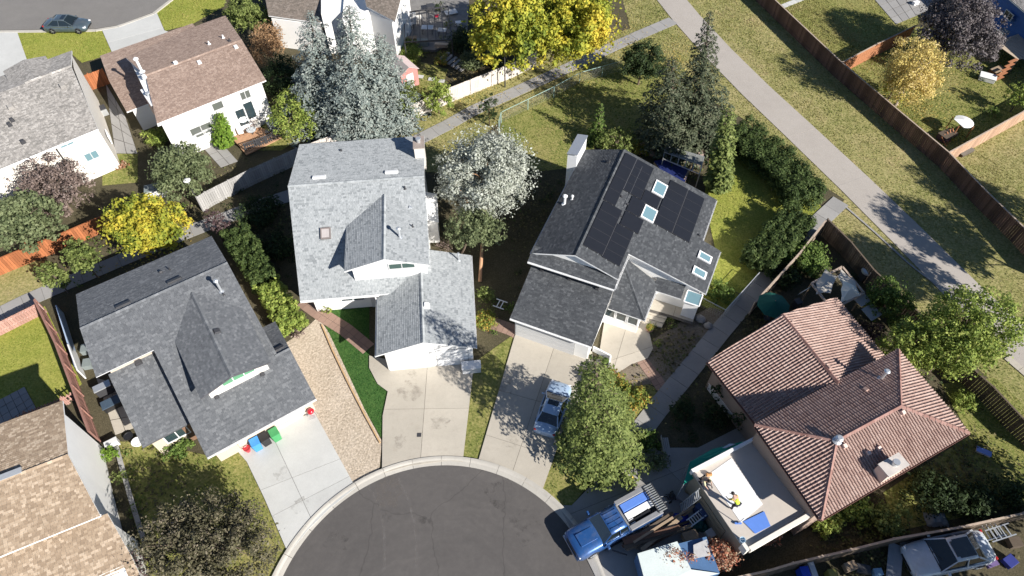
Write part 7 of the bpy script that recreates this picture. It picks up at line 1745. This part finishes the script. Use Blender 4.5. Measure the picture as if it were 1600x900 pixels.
def person(label, loc, rz, pose, top, vest=None, cap=None):
    """facing +x; pose gives joints in metres from the feet"""
    root = thing('person', label, 'person', loc, rz); p = pose
    J = {'pelvis': (p['pelvis'], .13), 'belly': (p['belly'], .125), 'chest': (p['chest'], (.16, .12)), 'neck': (p['neck'], .055), 'head': (p['head'], .09), 'crown': (p['crown'], .08)}
    E_ = [('pelvis', 'belly'), ('belly', 'chest'), ('chest', 'neck'), ('neck', 'head'), ('head', 'crown')]
    for s in 'LR':
        for a, b, r in (('shoulder', 'chest', .06), ('elbow', 'shoulder', .042), ('wrist', 'elbow', .028), ('palm', 'wrist', .032)):
            J[a + s] = (p[a + s], r); E_.append((b if b == 'chest' else b + s, a + s))
        for a, b, r in (('hip', 'pelvis', .09), ('knee', 'hip', .062), ('ankle', 'knee', .042), ('toe', 'ankle', .035)):
            J[a + s] = (p[a + s], r); E_.append((b if b == 'pelvis' else b + s, a + s))
        pw_ = Vector(p['palm' + s]); d = (pw_ - Vector(p['wrist' + s])).normalized(); sd_ = d.orthogonal().normalized()
        for i in range(4):
            k1 = pw_ + d * .05 + sd_ * (.018 * (i - 1.5)); k2 = k1 + d * (.035 + .006 * (i in (1, 2))) + Vector((0, 0, -.015)); J[f'f{i}{s}'] = (k1, .009); J[f'g{i}{s}'] = (k2, .008); E_ += [('palm' + s, f'f{i}{s}'), (f'f{i}{s}', f'g{i}{s}')]
        k1 = pw_ + sd_ * .05 + d * .01; J['t' + s] = (k1, .01); J['u' + s] = (k1 + d * .03, .009); E_ += [('palm' + s, 't' + s), ('t' + s, 'u' + s)]
    skin_obj('body', J, E_, SKIN, root)
    def garm(name, keys, edges, mat, grow):
        skin_obj(name, {k: (J[k][0], tuple(x + grow for x in (J[k][1] if isinstance(J[k][1], tuple) else (J[k][1],) * 2))) for k in keys}, edges, mat, root)
    garm('shirt', ['belly', 'chest', 'shoulderL', 'elbowL', 'shoulderR', 'elbowR'], [('belly', 'chest'), ('chest', 'shoulderL'), ('shoulderL', 'elbowL'), ('chest', 'shoulderR'), ('shoulderR', 'elbowR')], top, .018)
    garm('trousers', ['pelvis', 'hipL', 'kneeL', 'ankleL', 'hipR', 'kneeR', 'ankleR'], [('pelvis', 'hipL'), ('hipL', 'kneeL'), ('kneeL', 'ankleL'), ('pelvis', 'hipR'), ('hipR', 'kneeR'), ('kneeR', 'ankleR')], TROUS, .02)
    if vest: garm('vest', ['pelvis', 'belly', 'chest'], [('pelvis', 'belly'), ('belly', 'chest')], vest, .035)
    for s in 'LR': garm('boot', ['ankle' + s, 'toe' + s], [('ankle' + s, 'toe' + s)], BOOT, .012)
    h_ = Vector(p['head']); up = (Vector(p['crown']) - Vector(p['neck'])).normalized(); fw = Vector(p['face'])
    M = Matrix((fw, up.cross(fw), up)).transposed()
    m = MB(); m.lathe([(.03, .135), (.085, .11), (.105, .05), (.1, .0), (.09, -.03)], (0, 0, 0), 14); m.v = [tuple(M @ Vector((x * 1.05 - .02, y, z)) + h_) for x, y, z in m.v]; m.build('hair' if not cap else 'hat', cap or HAIR, root, local=True, smooth=True)
    f = MB(); f.box(M @ Vector((.1, 0, -.01)) + h_, (.03, .025, .04)); f.box(M @ Vector((.085, 0, -.055)) + h_, (.02, .045, .01)); f.build('face', SKIN, root, local=True)
    e_ = MB()
    for s in (-1, 1): e_.box(M @ Vector((.088, s * .033, .015)) + h_, (.014, .02, .012))
    e_.build('eyes', HAIR, root, local=True)
    er = MB()
    for s in (-1, 1): er.box(M @ Vector((0, s * .095, -.01)) + h_, (.04, .02, .06))
    er.build('ears', SKIN, root, local=True)
    return root
bend = dict(pelvis=(-.12, 0, .86), belly=(0, 0, 1.0), chest=(.2, 0, 1.12), neck=(.36, 0, 1.2), head=(.46, 0, 1.24), crown=(.53, 0, 1.31), face=Vector((.75, 0, -.66)),
    shoulderL=(.24, .19, 1.1), elbowL=(.38, .26, .84), wristL=(.56, .2, .66), palmL=(.62, .18, .61), shoulderR=(.24, -.19, 1.1), elbowR=(.4, -.24, .86), wristR=(.6, -.16, .7), palmR=(.66, -.14, .65),
    hipL=(-.1, .1, .82), kneeL=(.02, .14, .46), ankleL=(-.06, .15, .08), toeL=(.12, .16, .04), hipR=(-.1, -.1, .82), kneeR=(.08, -.14, .46), ankleR=(.0, -.16, .08), toeR=(.18, -.17, .04))
crouch = dict(pelvis=(-.18, 0, .38), belly=(-.08, 0, .54), chest=(.1, 0, .7), neck=(.22, 0, .82), head=(.29, 0, .9), crown=(.34, 0, .98), face=Vector((.9, 0, -.43)),
    shoulderL=(.13, .19, .7), elbowL=(.32, .25, .52), wristL=(.5, .18, .36), palmL=(.56, .16, .31), shoulderR=(.13, -.19, .7), elbowR=(.34, -.23, .52), wristR=(.52, -.14, .34), palmR=(.58, -.12, .29),
    hipL=(-.14, .1, .36), kneeL=(.26, .16, .46), ankleL=(.02, .17, .08), toeL=(.2, .18, .04), hipR=(-.14, -.1, .36), kneeR=(.22, -.17, .12), ankleR=(-.2, -.18, .1), toeR=(-.1, -.19, .04))
p1 = P(1145, 793, 3.07); person('person in yellow safety vest and dark trousers stooping on the white deck sheet', p1, math.radians(120), bend, SHIRT, VEST)
p2 = P(1098, 754, 3.05); person('person in pale shirt and dark trousers crouching at the corner of the flat deck', p2, math.radians(-60), crouch, OLIVE_T)
q = P(1099, 745, 3.05); o = thing('tool_bag', 'orange tool bag on the deck beside the crouching person', 'bag', q + Vector((.35, .1, 0))); MB().box((0, 0, .12), (.35, .2, .24)).build('bag', paint('orange_bag', (0.6, 0.3, 0.12), .8), o, local=True, bevel=.03); MB().tube((-.12, 0, .3), (.12, 0, .3), .015).build('handle', BLACKP, o, local=True)
ld = P(1170, 800, 3.05)
